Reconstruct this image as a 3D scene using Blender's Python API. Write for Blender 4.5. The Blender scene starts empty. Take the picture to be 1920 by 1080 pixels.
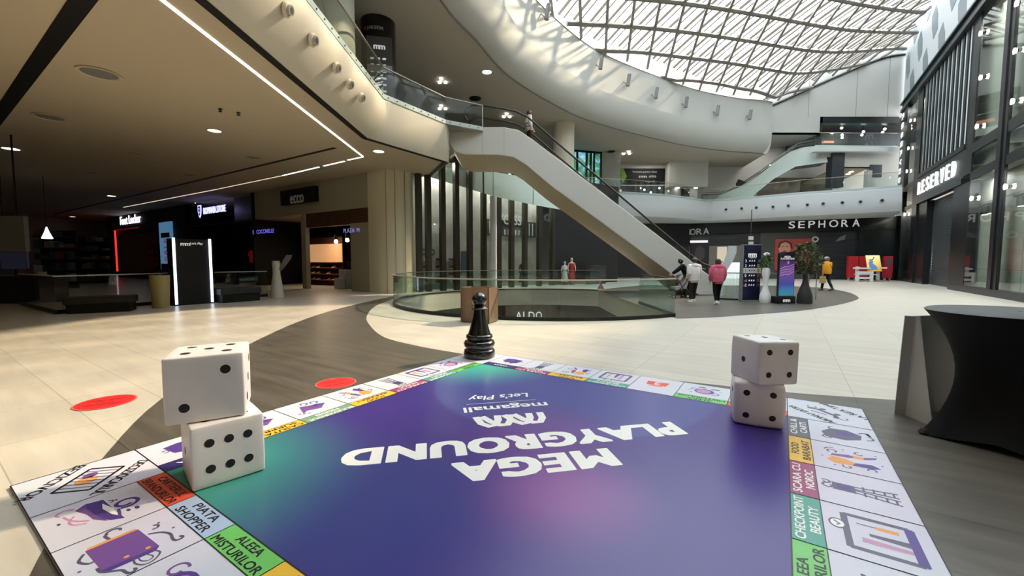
import bpy, bmesh, math, random
import numpy as np
from mathutils import Vector, Matrix

random.seed(7)
S = bpy.context.scene
COL = S.collection

# ------------------------------------------------------------------ camera
F_PX, HORIZON, CAM_H = 775.0, 490.0, 1.6
PITCH = math.atan((540 - HORIZON) / F_PX)
cam_d = bpy.data.cameras.new('camera')
cam_d.sensor_width = 36.0
cam_d.lens = 36.0 * F_PX / 1920.0
cam_d.clip_start = 0.05
cam_d.clip_end = 400
cam = bpy.data.objects.new('camera', cam_d)
cam.location = (0, 0, CAM_H)
cam.rotation_euler = (math.pi / 2 - PITCH, 0, 0)
COL.objects.link(cam)
S.camera = cam

# ------------------------------------------------------------------ daylight
SKY = 3.7
world = bpy.data.worlds.new('sky')
S.world = world
world.use_nodes = True
bg = world.node_tree.nodes['Background']
bg.inputs[0].default_value = (0.90, 0.96, 1.0, 1)
bg.inputs[1].default_value = SKY
sun_d = bpy.data.lights.new('sun', 'SUN')
sun_d.energy = 7.5
sun_d.color = (1.0, 0.78, 0.52)
sun_d.angle = math.radians(3.5)
sun = bpy.data.objects.new('sun', sun_d)
SUN_EL, SUN_AZ = math.radians(40), math.radians(30)      # azimuth from +X towards +Y
sdir = Vector((math.cos(SUN_EL) * math.cos(SUN_AZ), math.cos(SUN_EL) * math.sin(SUN_AZ), math.sin(SUN_EL)))
sun.rotation_euler = sdir.to_track_quat('Z', 'Y').to_euler()
sun.location = sdir * 60
COL.objects.link(sun)

S.view_settings.view_transform = 'Standard'
S.view_settings.look = 'None'
S.view_settings.exposure = 0.95
S.view_settings.gamma = 1.0
S.view_settings.use_curve_mapping = False
S.cycles.max_bounces = 8
S.cycles.diffuse_bounces = 5
S.cycles.glossy_bounces = 4
S.cycles.transparent_max_bounces = 24
S.cycles.sample_clamp_indirect = 4.0
S.cycles.use_denoising = True

# ------------------------------------------------------------------ measuring helpers
_c, _s = math.cos(PITCH), math.sin(PITCH)
EYE = Vector((0, 0, CAM_H))
def ray(px, py):
    x = (px - 960) / F_PX
    y = -(py - 540) / F_PX
    return Vector((x, _c + y * _s, -_s + y * _c))
def G(px, py, z=0.0):                      # point of the photo at a known height
    d = ray(px, py); return EYE + d * ((z - CAM_H) / d.z)
def DP(px, py, y):                         # point of the photo at a known distance
    d = ray(px, py); return EYE + d * (y / d.y)
def ONP(px, py, fr):                       # point of the photo on a frame's plane -> local (x, y)
    d = ray(px, py)
    p = EYE + d * ((fr.o - EYE).dot(fr.n) / d.dot(fr.n))
    q = p - fr.o
    return q.dot(fr.r), q.dot(fr.u)

class Frame:                               # right, up, normal towards the viewer
    def __init__(s, o, r, u=(0, 0, 1)):
        s.o = Vector(o); s.r = Vector(r).normalized(); u = Vector(u)
        s.n = s.r.cross(u).normalized(); s.u = s.n.cross(s.r).normalized()
    def p(s, x, y, z=0.0):
        return s.o + s.r * x + s.u * y + s.n * z
    def sub(s, x, y, z=0.0, rot=0.0):
        r = s.r * math.cos(rot) + s.u * math.sin(rot)
        u = s.u * math.cos(rot) - s.r * math.sin(rot)
        return Frame(s.p(x, y, z), r, u)

# ------------------------------------------------------------------ materials
def lin(c):
    return tuple((x / 12.92 if x <= 0.04045 else ((x + 0.055) / 1.055) ** 2.4) for x in c)
def rgb(r, g, b):
    return lin((r / 255, g / 255, b / 255)) + (1.0,)
MATS = {}
def mat(name, col, rough=0.5, metal=0.0, emit=None, es=1.0, spec=0.5, coat=0.0):
    if name in MATS: return MATS[name]
    m = bpy.data.materials.new(name); m.use_nodes = True
    b = m.node_tree.nodes['Principled BSDF']
    b.inputs['Base Color'].default_value = rgb(*col)
    b.inputs['Roughness'].default_value = rough
    b.inputs['Metallic'].default_value = metal
    b.inputs['Specular IOR Level'].default_value = spec
    b.inputs['Coat Weight'].default_value = coat
    if emit:
        b.inputs['Emission Color'].default_value = rgb(*emit)
        b.inputs['Emission Strength'].default_value = es
    MATS[name] = m
    return m
def nodes(m):
    nt = m.node_tree
    return nt, nt.nodes, nt.links, nt.nodes['Principled BSDF']
def noisy(name, c1, c2, scale=6, rough=0.6, stretch=(1, 1, 1), rot=0.0, detail=4, spec=0.4, metal=0.0, bump=0.0, lo=0.35, hi=0.65):
    if name in MATS: return MATS[name]
    m = mat(name, c1, rough, metal, spec=spec)
    nt, N, L, b = nodes(m)
    tc = N.new('ShaderNodeTexCoord'); mp = N.new('ShaderNodeMapping')
    mp.inputs['Scale'].default_value = stretch; mp.inputs['Rotation'].default_value = (0, 0, rot)
    nz = N.new('ShaderNodeTexNoise'); nz.inputs['Scale'].default_value = scale; nz.inputs['Detail'].default_value = detail
    rp = N.new('ShaderNodeValToRGB')
    rp.color_ramp.elements[0].position = lo; rp.color_ramp.elements[0].color = rgb(*c1)
    rp.color_ramp.elements[1].position = hi; rp.color_ramp.elements[1].color = rgb(*c2)
    L.new(tc.outputs['Object'], mp.inputs[0]); L.new(mp.outputs[0], nz.inputs['Vector'])
    L.new(nz.outputs['Fac'], rp.inputs[0]); L.new(rp.outputs[0], b.inputs['Base Color'])
    if bump:
        bp = N.new('ShaderNodeBump'); bp.inputs['Strength'].default_value = bump; bp.inputs['Distance'].default_value = 0.02
        L.new(nz.outputs['Fac'], bp.inputs['Height']); L.new(bp.outputs[0], b.inputs['Normal'])
    return m
def tile_mat(name, c1, c2, joint, rough, vein=0.5):
    if name in MATS: return MATS[name]
    m = mat(name, c1, rough, spec=0.5)
    nt, N, L, b = nodes(m)
    tc = N.new('ShaderNodeTexCoord')
    mp = N.new('ShaderNodeMapping'); mp.vector_type = 'TEXTURE'
    mp.inputs['Rotation'].default_value = (0, 0, TILE_ANG - math.pi / 2)
    mp.inputs['Location'].default_value = TILE_OFF
    br = N.new('ShaderNodeTexBrick'); br.offset = 0.0
    br.inputs['Scale'].default_value = 1.0; br.inputs['Mortar Size'].default_value = 0.005
    br.inputs['Mortar Smooth'].default_value = 0.2; br.inputs['Bias'].default_value = 0
    br.inputs['Brick Width'].default_value = 1.27; br.inputs['Row Height'].default_value = 0.64
    br.inputs['Color1'].default_value = (1, 1, 1, 1); br.inputs['Color2'].default_value = (0.93, 0.93, 0.93, 1)
    br.inputs['Mortar'].default_value = (joint, joint, joint, 1)
    mp2 = N.new('ShaderNodeMapping'); mp2.inputs['Scale'].default_value = (0.55, 5.0, 1)
    nz = N.new('ShaderNodeTexNoise'); nz.inputs['Scale'].default_value = 1.3; nz.inputs['Detail'].default_value = 7; nz.inputs['Roughness'].default_value = 0.6
    rp = N.new('ShaderNodeValToRGB')
    rp.color_ramp.elements[0].position = 0.3; rp.color_ramp.elements[0].color = rgb(*c2)
    rp.color_ramp.elements[1].position = 0.62; rp.color_ramp.elements[1].color = rgb(*c1)
    mx = N.new('ShaderNodeMix'); mx.data_type = 'RGBA'; mx.blend_type = 'MULTIPLY'; mx.inputs[0].default_value = 1
    L.new(tc.outputs['Object'], mp.inputs[0]); L.new(mp.outputs[0], br.inputs['Vector'])
    L.new(mp.outputs[0], mp2.inputs[0]); L.new(mp2.outputs[0], nz.inputs['Vector'])
    L.new(nz.outputs['Fac'], rp.inputs[0])
    L.new(rp.outputs[0], mx.inputs[6]); L.new(br.outputs['Color'], mx.inputs[7])
    L.new(mx.outputs[2], b.inputs['Base Color'])
    return m
def glass_mat(name, tint, refl=1.0, rough=0.02, haze=0.0, hazecol=(200, 210, 210)):
    if name in MATS: return MATS[name]
    m = bpy.data.materials.new(name); m.use_nodes = True
    nt = m.node_tree; N = nt.nodes; L = nt.links
    for n in list(N):
        if n.type != 'OUTPUT_MATERIAL': N.remove(n)
    out = [n for n in N if n.type == 'OUTPUT_MATERIAL'][0]
    tr = N.new('ShaderNodeBsdfTransparent'); tr.inputs[0].default_value = rgb(*tint)
    gl = N.new('ShaderNodeBsdfGlossy'); gl.inputs['Roughness'].default_value = rough
    fr = N.new('ShaderNodeLayerWeight'); fr.inputs['Blend'].default_value = 0.5
    pw = N.new('ShaderNodeMath'); pw.operation = 'POWER'; pw.inputs[1].default_value = 4.0
    mu = N.new('ShaderNodeMath'); mu.operation = 'MULTIPLY_ADD'; mu.inputs[1].default_value = 0.6 * refl; mu.inputs[2].default_value = 0.035 * refl; mu.use_clamp = True
    L.new(fr.outputs['Facing'], pw.inputs[0])
    mx = N.new('ShaderNodeMixShader')
    L.new(pw.outputs[0], mu.inputs[0]); L.new(mu.outputs[0], mx.inputs[0])
    src = tr.outputs[0]
    if haze:
        df = N.new('ShaderNodeBsdfDiffuse'); df.inputs[0].default_value = rgb(*hazecol)
        m2 = N.new('ShaderNodeMixShader'); m2.inputs[0].default_value = haze
        L.new(tr.outputs[0], m2.inputs[1]); L.new(df.outputs[0], m2.inputs[2]); src = m2.outputs[0]
    L.new(src, mx.inputs[1]); L.new(gl.outputs[0], mx.inputs[2]); L.new(mx.outputs[0], out.inputs[0])
    MATS[name] = m
    return m
def glow(name, col, es):
    return mat(name, (10, 10, 10), 0.5, emit=col, es=es)

# ------------------------------------------------------------------ mesh builder
class MB:
    def __init__(s): s.v = []; s.f = []; s.m = []; s.mi = 0
    def add(s, pts, faces):
        k = len(s.v); s.v += [tuple(p) for p in pts]
        for f in faces: s.f.append([i + k for i in f]); s.m.append(s.mi)
        return s
    def poly(s, pts): return s.add(pts, [list(range(len(pts)))])
    def hexa(s, p):      # 8 points: bottom loop 0-3, top loop 4-7
        return s.add(p, [(3, 2, 1, 0), (4, 5, 6, 7), (0, 1, 5, 4), (1, 2, 6, 5), (2, 3, 7, 6), (3, 0, 4, 7)])
    def box(s, x0, y0, z0, x1, y1, z1, rot=0.0, at=(0, 0, 0)):
        c, k = math.cos(rot), math.sin(rot); a = Vector(at)
        f = lambda x, y, z: (a.x + x * c - y * k, a.y + x * k + y * c, a.z + z)
        return s.hexa([f(x0, y0, z0), f(x1, y0, z0), f(x1, y1, z0), f(x0, y1, z0), f(x0, y0, z1), f(x1, y0, z1), f(x1, y1, z1), f(x0, y1, z1)])
    def fbox(s, fr, x0, y0, x1, y1, z0, z1):      # box in a frame
        return s.hexa([fr.p(x0, y0, z0), fr.p(x1, y0, z0), fr.p(x1, y1, z0), fr.p(x0, y1, z0), fr.p(x0, y0, z1), fr.p(x1, y0, z1), fr.p(x1, y1, z1), fr.p(x0, y1, z1)])
    def prism(s, pts, vec):
        n = len(pts); vec = Vector(vec); a = [Vector(p) for p in pts]; b = [p + vec for p in a]
        fs = [list(range(n))[::-1], list(range(n, 2 * n))] + [(i, (i + 1) % n, (i + 1) % n + n, i + n) for i in range(n)]
        return s.add(a + b, fs)
    def fprism(s, fr, xy, z0, z1):
        return s.prism([fr.p(x, y, z0) for x, y in xy], fr.n * (z1 - z0))
    def fpoly(s, fr, xy, z=0.0): return s.poly([fr.p(x, y, z) for x, y in xy])
    def loft(s, rings, closed=True, cap=True):
        n = len(rings[0]); pts = [p for r in rings for p in r]; fs = []
        for i in range(len(rings) - 1):
            for j in range(n if closed else n - 1):
                a, b = i * n + j, i * n + (j + 1) % n
                fs.append((a, b, b + n, a + n))
        if cap and closed:
            fs.append(list(range(n))[::-1]); fs.append([len(pts) - n + j for j in range(n)])
        return s.add(pts, fs)
    def lathe(s, prof, at=(0, 0, 0), n=24, cap=True, sx=1.0, sy=1.0):
        a = Vector(at)
        return s.loft([[(a.x + sx * r * math.cos(2 * math.pi * j / n), a.y + sy * r * math.sin(2 * math.pi * j / n), a.z + z) for j in range(n)] for r, z in prof], cap=cap)
    def cyl(s, p0, p1, r, n=16, r1=None):
        return s.tube([p0, p1], [r, r if r1 is None else r1], n)
    def tube(s, path, r, n=8, closed=False):
        P = [Vector(p) for p in path]; k = len(P); rr = r if isinstance(r, (list, tuple)) else [r] * k
        rings = []; prev = None
        for i in range(k):
            if closed: t = P[(i + 1) % k] - P[i - 1]
            else: t = P[min(i + 1, k - 1)] - P[max(i - 1, 0)]
            t.normalize()
            if prev is None:
                a = Vector((0, 0, 1)) if abs(t.z) < 0.9 else Vector((1, 0, 0))
                x = t.cross(a).normalized()
            else:
                x = (prev - t * prev.dot(t)).normalized()
            prev = x; y = t.cross(x)
            rings.append([P[i] + (x * math.cos(2 * math.pi * j / n) + y * math.sin(2 * math.pi * j / n)) * rr[i] for j in range(n)])
        if closed: rings.append(rings[0])
        return s.loft(rings, cap=not closed)
    def bar(s, p0, p1, w, h, up=(0, 0, 1)):      # rectangular bar between two points
        p0, p1 = Vector(p0), Vector(p1); t = (p1 - p0).normalized(); x = t.cross(Vector(up))
        if x.length < 1e-4: x = t.cross(Vector((1, 0, 0)))
        x.normalize(); y = x.cross(t); c = [(-1, -1), (1, -1), (1, 1), (-1, 1)]
        return s.hexa([p0 + x * (a * w / 2) + y * (b * h / 2) for a, b in c] + [p1 + x * (a * w / 2) + y * (b * h / 2) for a, b in c])
    def stroke(s, fr, pts, w, z=0.0, z1=None):   # flat ribbon in a frame
        n = len(pts); L = []; R = []
        ws = w if isinstance(w, (list, tuple)) else [w] * n
        for i in range(n):
            a = pts[max(i - 1, 0)]; b = pts[min(i + 1, n - 1)]
            dx, dy = b[0] - a[0], b[1] - a[1]; l = math.hypot(dx, dy) or 1
            nx, ny = -dy / l * ws[i] / 2, dx / l * ws[i] / 2
            L.append((pts[i][0] + nx, pts[i][1] + ny)); R.append((pts[i][0] - nx, pts[i][1] - ny))
        for i in range(n - 1):
            s.fpoly(fr, [R[i], R[i + 1], L[i + 1], L[i]], z)
        return s
    def disc(s, fr, x, y, r, z=0.0, n=24, ry=None, thick=0.0):
        xy = [(x + r * math.cos(2 * math.pi * j / n), y + (ry or r) * math.sin(2 * math.pi * j / n)) for j in range(n)]
        return s.fprism(fr, xy, z, z + thick) if thick else s.fpoly(fr, xy, z)
    def sphere(s, c, r, n=16, m=10, sx=1, sy=1, sz=1):
        c = Vector(c)
        prof = []
        for i in range(1, m):
            a = math.pi * i / m; prof.append((r * math.sin(a), -r * math.cos(a) * sz))
        s.lathe([(r * 0.02, -r * sz)] + prof + [(r * 0.02, r * sz)], c, n, sx=sx, sy=sy); return s
    def text(s, txt, fr, cap=None, width=None, z=0.0, thick=0.0, bold=0.0, spacing=1.0, shear=0.0, align='C', valign='C'):
        cu = bpy.data.curves.new('t', 'FONT'); cu.body = txt; cu.space_character = spacing
        cu.resolution_u = 3; cu.shear = shear; cu.fill_mode = 'FRONT'
        o = bpy.data.objects.new('t', cu); me = o.to_mesh()
        vs = [v.co.copy() for v in me.vertices]; fs = [list(p.vertices) for p in me.polygons]
        o.to_mesh_clear(); bpy.data.objects.remove(o); bpy.data.curves.remove(cu)
        if not vs: return s
        x0 = min(v.x for v in vs); x1 = max(v.x for v in vs); y0 = min(v.y for v in vs); y1 = max(v.y for v in vs)
        if cap is None: sc = width / (x1 - x0); sx = sc
        else:
            sc = cap / 0.73
            sx = width / (x1 - x0) if width else sc
        ox = {'C': (x0 + x1) / 2, 'L': x0, 'R': x1}[align]
        oy = {'C': 0.73 / 2, 'B': 0.0}[valign] if cap is not None else (y0 + y1) / 2
        P = [((v.x - ox) * sx, (v.y - oy) * sc) for v in vs]
        bo = bold * sc * 0.8
        cop = [(0, 0)] if not bold else [(-bo, -bo * 0.6), (bo, -bo * 0.6), (bo, bo * 0.6), (-bo, bo * 0.6), (0, 0)]
        if bold >= 0.05: cop = [(bo * max(-1, min(1, 1.35 * math.cos(2 * math.pi * q / 16))), 0.6 * bo * max(-1, min(1, 1.35 * math.sin(2 * math.pi * q / 16)))) for q in range(16)] + [(0, 0)]
        for ci, (ax, ay) in enumerate(cop):
            s.add([fr.p(x + ax, y + ay, z + thick + ci * (8e-5 if len(cop) < 9 else 3e-5)) for x, y in P], fs)
        if thick:
            cnt = {}
            for f in fs:
                for i in range(len(f)):
                    e = (f[i], f[(i + 1) % len(f)]); cnt[e] = cnt.get(e, 0) + 1
            bd = [e for e in cnt if (e[1], e[0]) not in cnt]
            k = len(s.v)
            s.v += [tuple(fr.p(x, y, z + thick)) for x, y in P] + [tuple(fr.p(x, y, z)) for x, y in P]
            n = len(P)
            for a, b in bd: s.f.append([k + b, k + a, k + a + n, k + b + n]); s.m.append(s.mi)
        return s
def add_mesh(name, mb, smooth):
    me = bpy.data.meshes.new(name)
    me.from_pydata(mb.v, [], mb.f); me.validate(verbose=False)
    return me
def obj(name, mb, mats, parent=None, smooth=None, bevel=0.0, label=None, kind=None):
    me = bpy.data.meshes.new(name)
    me.from_pydata(mb.v, [], mb.f)
    if not isinstance(mats, (list, tuple)): mats = [mats]
    for m in mats: me.materials.append(m)
    if len(mats) > 1: me.polygons.foreach_set('material_index', mb.m)
    o = bpy.data.objects.new(name, me); COL.objects.link(o)
    if smooth is not None:
        me.polygons.foreach_set('use_smooth', [True] * len(me.polygons))
        me.update()
        bmx = bmesh.new(); bmx.from_mesh(me)
        for e in bmx.edges:
            if len(e.link_faces) == 2 and e.calc_face_angle(0) > smooth: e.smooth = False
        bmx.to_mesh(me); bmx.free()
    if bevel:
        bv = o.modifiers.new('bevel', 'BEVEL'); bv.width = bevel; bv.segments = 2; bv.limit_method = 'ANGLE'
    if parent is not None:
        o.parent = parent
        if parent.parent is None: o.matrix_parent_inverse = Matrix.Translation(-Vector(parent.location))
    if label: o['label'] = label
    if kind: o['kind'] = kind
    return o
def thing(name, label, cat, loc=(0, 0, 0), group=None):
    o = bpy.data.objects.new(name, None); o.empty_display_size = 0.1
    o.location = loc; COL.objects.link(o)
    o['label'] = label; o['category'] = cat
    if group: o['group'] = group
    return o
def tag(o, label, cat, group=None, kind=None):
    o['label'] = label; o['category'] = cat
    if group: o['group'] = group
    if kind: o['kind'] = kind
    return o
def structure(name, mb, mats, smooth=None, parent=None):
    o = obj(name, mb, mats, parent, smooth)
    if parent is None: o['kind'] = 'structure'
    return o
def copy_tree(o, loc, label, group=None):
    def rec(a, par):
        c = a.copy(); COL.objects.link(c)
        if par is not None: c.parent = par
        for ch in [x for x in bpy.data.objects if x.parent == a]: rec(ch, c)
        return c
    r = rec(o, None); r.location = loc; r['label'] = label
    if group: r['group'] = group
    return r
ORD = ['first', 'second', 'third', 'fourth', 'fifth', 'sixth', 'seventh', 'eighth', 'ninth', 'tenth', 'eleventh', 'twelfth', 'thirteenth', 'fourteenth', 'fifteenth']
SM = math.radians(40)

# axes of the place: tiles, board and shop front all follow this direction
DX, DY = -0.554, -0.832
FAC = Frame((31.98, 34.01, 0), (DX, DY, 0))          # x runs from the far end towards the camera, normal into the mall
TILE_ANG = math.atan2(-DY, -DX)
_q = Vector((0.831, -0.556)) * (-8.18 + 1.27 * 7) + Vector((0.556, 0.831)) * 1.04
TILE_OFF = (_q.x, _q.y, 0)

M_white = mat('white_plaster', (186, 186, 181), 0.7, spec=0.2)
M_white2 = mat('white_panel', (194, 198, 201), 0.45, spec=0.4)
M_cream = mat('cream_plaster', (202, 194, 176), 0.6, spec=0.3)
M_soffit = mat('soffit_paint', (186, 174, 152), 0.8, spec=0.15)
M_ceil = mat('upper_ceiling_paint', (178, 172, 160), 0.85, spec=0.1)
M_black = mat('black_metal', (18, 20, 22), 0.4, spec=0.4)
M_black2 = mat('black_paint', (10, 11, 12), 0.6, spec=0.3)
M_dark = mat('dark_grey', (48, 50, 52), 0.6)
M_grey = mat('mid_grey', (120, 122, 122), 0.6)
M_lgrey = mat('light_grey', (176, 178, 178), 0.55)
M_steel = mat('brushed_steel', (170, 166, 156), 0.35, metal=0.9)
M_chrome = mat('chrome', (200, 200, 200), 0.15, metal=1.0)
M_rubber = mat('black_rubber', (22, 22, 22), 0.55)
M_glass = glass_mat('clear_glass', (248, 252, 251), 1.0)
M_glassg = glass_mat('green_glass', (240, 249, 247), 1.1)
M_glassd = glass_mat('dim_glass', (244, 246, 243), 1.3)
M_lamp = glow('lamp_glow', (255, 246, 230), 5)
M_lampw = glow('lamp_glow_soft', (255, 240, 220), 2)
M_led = glow('led_white', (255, 244, 228), 2.2)
M_ledc = glow('led_cool', (225, 238, 255), 1.6)
M_ledd = glow('led_dim', (225, 205, 180), 0.55)

# ================================================================== FLOOR AND VOID
M_floor = tile_mat('pale_stone_tile', (210, 203, 189), (197, 189, 175), 0.62, 0.32)
M_floord = tile_mat('dark_stone_tile', (98, 92, 82), (72, 68, 62), 0.55, 0.36)
VC, VR, VX = Vector((1.5, 17.2)), 6.2, 4.72
def void_pts(n=72, r=VR, x1=VX):
    a0 = math.acos((x1 - VC.x) / r)
    return [(VC.x + r * math.cos(a0 + (2 * math.pi - 2 * a0) * i / n), VC.y + r * math.sin(a0 + (2 * math.pi - 2 * a0) * i / n)) for i in range(n + 1)]
VP = void_pts()                                   # runs from the far end of the straight edge, round the left, to the near end
def plate(name, outer, hole, z, m, parent=None):
    bm = bmesh.new()
    def loop(pts):
        vs = [bm.verts.new((x, y, z)) for x, y in pts]
        return [bm.edges.new((vs[i], vs[(i + 1) % len(vs)])) for i in range(len(vs))]
    es = loop(outer) + (loop(hole) if hole else [])
    bmesh.ops.triangle_fill(bm, use_beauty=True, use_dissolve=False, edges=es)
    for f in bm.faces:
        if f.normal.z < 0: f.normal_flip()
    me = bpy.data.meshes.new(name); bm.to_mesh(me); bm.free()
    me.materials.append(m); o = bpy.data.objects.new(name, me); COL.objects.link(o)
    o['kind'] = 'structure'
    return o
plate('floor', [(-48, -12), (48, -12), (48, 48), (-48, 48)], VP, 0.0, M_floor)

def smooth_path(pts, k=6):
    out = []; n = len(pts)
    for i in range(n - 1):
        p0, p1, p2, p3 = [Vector(pts[j]) for j in (max(i - 1, 0), i, i + 1, min(i + 2, n - 1))]
        for j in range(k):
            t = j / k
            out.append(0.5 * ((2 * p1) + (p2 - p0) * t + (2 * p0 - 5 * p1 + 4 * p2 - p3) * t * t + (3 * p1 - p0 - 3 * p2 + p3) * t ** 3))
    out.append(Vector(pts[-1])); return out
outer_l = [G(*p).to_2d() for p in [(752, 552), (650, 575), (560, 603), (430, 665), (300, 750), (190, 862), (122, 960), (76, 1040), (36, 1120)]]
inner_l = [G(*p).to_2d() for p in [(905, 672), (870, 664), (790, 650), (720, 632), (692, 608), (688, 592), (704, 574), (738, 560)]]
right_l = [G(*p).to_2d() for p in [(1920, 768), (1690, 751), (1490, 737), (1373, 725), (1277, 715)]]
band = smooth_path(outer_l, 5) + [Vector((-2.2, -1.0)), Vector((6.5, -6)), Vector((16, 2.0))] + smooth_path(right_l, 4) + [Vector((1.4, 5.6))] + smooth_path(inner_l, 5)
plate('trim_1', band, None, 0.002, M_floord)
ring_r = smooth_path([G(*p).to_2d() for p in [(1269, 597.6), (1340, 595), (1410, 590), (1500, 583), (1570, 572), (1604, 563), (1609, 557), (1590, 548), (1545, 540), (1480, 536)]], 5)
plate('trim_2', ring_r + [Vector((9.0, 28.0)), Vector((VX + 0.02, 23.2))], None, 0.003, M_floord)

# the slab edge round the opening and the storey below
mb = MB()
lp = VP + [VP[0]]
mb.loft([[(x, y, 0) for x, y in lp], [(x, y, -0.85) for x, y in lp]], closed=False)
structure('trim_3', mb, M_cream)
M_low = noisy('lower_shop_wall', (74, 66, 58), (96, 86, 76), 2.5, 0.5)
mb = MB(); mb.loft([[(VC.x + 11.0 * math.cos(a), VC.y + 11.0 * math.sin(a), z) for a in [2 * math.pi * i / 64 for i in range(64)]] for z in (-6.2, -0.86)], cap=False)
structure('wall_lower', mb, M_low)
mb = MB(); mb.poly([(-12, 4, -6.2), (15, 4, -6.2), (15, 31, -6.2), (-12, 31, -6.2)])
structure('floor_lower', mb, noisy('lower_floor_stone', (150, 140, 124), (128, 120, 108), 1.2, 0.3))
mb = MB()
hole2 = VP
bmx = [(VC.x + 11.0 * math.cos(2 * math.pi * i / 64), VC.y + 11.0 * math.sin(2 * math.pi * i / 64)) for i in range(64)]
o = plate('ceiling_lower', bmx, hole2, -0.86, M_white)
# lower-storey shop sign
_p = DP(990, 594, 27.4)
fr = Frame((_p.x, 27.35, _p.z + 0.12), (0.995, 0.03, 0))
t = thing('shop_sign', 'pale letters of the shoe shop sign on the storey below, seen through the railing glass', 'sign', _p)
M_sl = mat('sign_white', (225, 225, 222), 0.5, emit=(230, 228, 220), es=0.5)
for ch, x in (('A', -0.62), ('L', -0.18), ('D', 0.24), ('O', 0.72)):
    mb = MB(); mb.text(ch, fr.sub(x, 0), cap=0.52, width=0.4 if ch != 'L' else 0.28, thick=0.04); obj('letter', mb, M_sl, t)

# ================================================================== OUTER SHELL
M_shell = mat('shell_paint', (120, 116, 108), 0.8)
for nm, pts in (('wall_left', [(-46, -11, -0.1), (-46, 47, -0.1), (-46, 47, 15.1), (-46, -11, 15.1)]),
                ('wall_behind', [(-46, -11, -0.1), (20, -11, -0.1), (20, -11, 22), (-46, -11, 22)]),
                ('wall_back', [(-46, 47, -0.1), (46, 47, -0.1), (46, 47, 21), (-46, 47, 21)])):
    mb = MB(); mb.poly(pts); structure(nm, mb, M_shell)

# ================================================================== LEFT STOREY (low ceiling, balcony over it)
ZS, ZF = 6.1, 7.55                    # underside of the first storey slab, its floor
e1 = G(690, 260, ZS); e2 = G(838, 303, ZS); e3 = G(808, 330, ZS)
t1 = G(718, 185, ZF); t2 = G(835, 232, ZF); t3 = G(905, 245, ZF)
under = [(-46, -11), (e1.x + 0.15, -11), (e1.x, e1.y), (e2.x, e2.y), (e3.x, e3.y), (-6.0, 23.0), (-38, 46.9), (-46, 46.9)]
plate('ceiling_left', under, None, ZS, M_soffit)
# bulging face of the balcony slab
def bulge(pb, pt, out, amt, n=10):
    r = []
    for i in range(n + 1):
        u = i / n
        a = math.sin(u * math.pi * 0.5)
        p = pb.lerp(pt, u) + out * (amt * math.sin(u * math.pi) ** 0.8)
        r.append(p)
    return r
b0 = Vector((e1.x + 0.12, -11, ZS)); tt0 = Vector((t1.x + 0.12, -11, ZF))
rings = []
for k in range(13):
    u = k / 12
    rings.append(bulge(b0.lerp(e1, u), tt0.lerp(t1, u), Vector((1, 0, 0.1)), 0.34 * (1 if k < 12 else 1)))
mb = MB(); mb.loft(rings, closed=False)
structure('trim_4', mb, M_cream, SM)
mb = MB()
out = Vector((0.82, -0.57, 0))
rA = rings[-1]
rB = bulge(e2, t2, out, 0.05)
mb.loft([rA, [a.lerp(b, 0.12) + out * 0.01 for a, b in zip(bulge(e1, t1, out, 0.12), rB)], rB], closed=False)
rC = bulge(e3, t3 + Vector((-1.5, 3, 0)), Vector((1, 0, 0)), 0.0)
mb.loft([rB, [p + Vector((0.05, 0.25, 0)) for p in rB], rC], closed=False)
structure('trim_5', mb, M_cream, SM)
# floor of the upper storey
plate('floor_upper', [(-46, -11), (t1.x - 0.02, -11), (t1.x - 0.02, t1.y), (t2.x, t2.y), (t3.x, t3.y), (t3.x, 24.5), (7.5, 35.9), (7.5, 46.9), (-46, 46.9)], None, ZF - 0.03, mat('upper_floor', (150, 145, 136), 0.4))

def strip(name, pts, w, z, m, label=None, cat=None):
    mb = MB()
    P = [Vector(p) for p in pts]
    fr = Frame((0, 0, z), (1, 0, 0), (0, 1, 0))
    mb.stroke(fr, [(p.x, p.y) for p in P], w)
    return mb
# dark shadow-gap slots in the low ceiling
def on_soffit(px, py): return G(px, py, ZS)
def slot(name, pts, w):
    mb = MB()
    for a, b in zip(pts[:-1], pts[1:]):
        mb.bar(Vector(a) + Vector((0, 0, -0.006)), Vector(b) + Vector((0, 0, -0.006)), w, 0.012)
    o = structure(name, mb, M_black2); return o
slot('trim_6', [(e1.x - 0.02, -11, ZS), e1 + Vector((-0.1, -0.05, 0)), e2 + Vector((-0.12, 0.02, 0)), e3 + Vector((-0.05, -0.1, 0))], 0.2)
a = on_soffit(155, 0); b = on_soffit(0, 215); d = (b - a)
slot('trim_7', [a - d * 0.6, a + d * 3.2], 0.3)
slot('trim_8', [on_soffit(628, 277), on_soffit(280, 360), on_soffit(100, 402)], 0.16)
# light lines
t = thing('light_strip', 'long white light line along the low ceiling, turning a corner beside the balcony', 'light', on_soffit(680, 293))
for p, q, w, m in (((305, 0), (680, 293), 0.075, M_led), ((680, 294), (652, 300), 0.07, M_led), ((646, 302), (607, 311), 0.07, M_led), ((598, 313), (530, 329), 0.07, M_led), ((528, 329.5), (410, 354), 0.08, M_ledd), ((408, 354.5), (232, 388.5), 0.1, M_ledd)):
    A = on_soffit(*p); B = on_soffit(*q)
    if p == (305, 0): A = A - (B - A) * 1.1
    mb = MB(); mb.bar(A + Vector((0, 0, -0.008)), B + Vector((0, 0, -0.008)), w, 0.016)
    obj('tube', mb, m, t)
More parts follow.
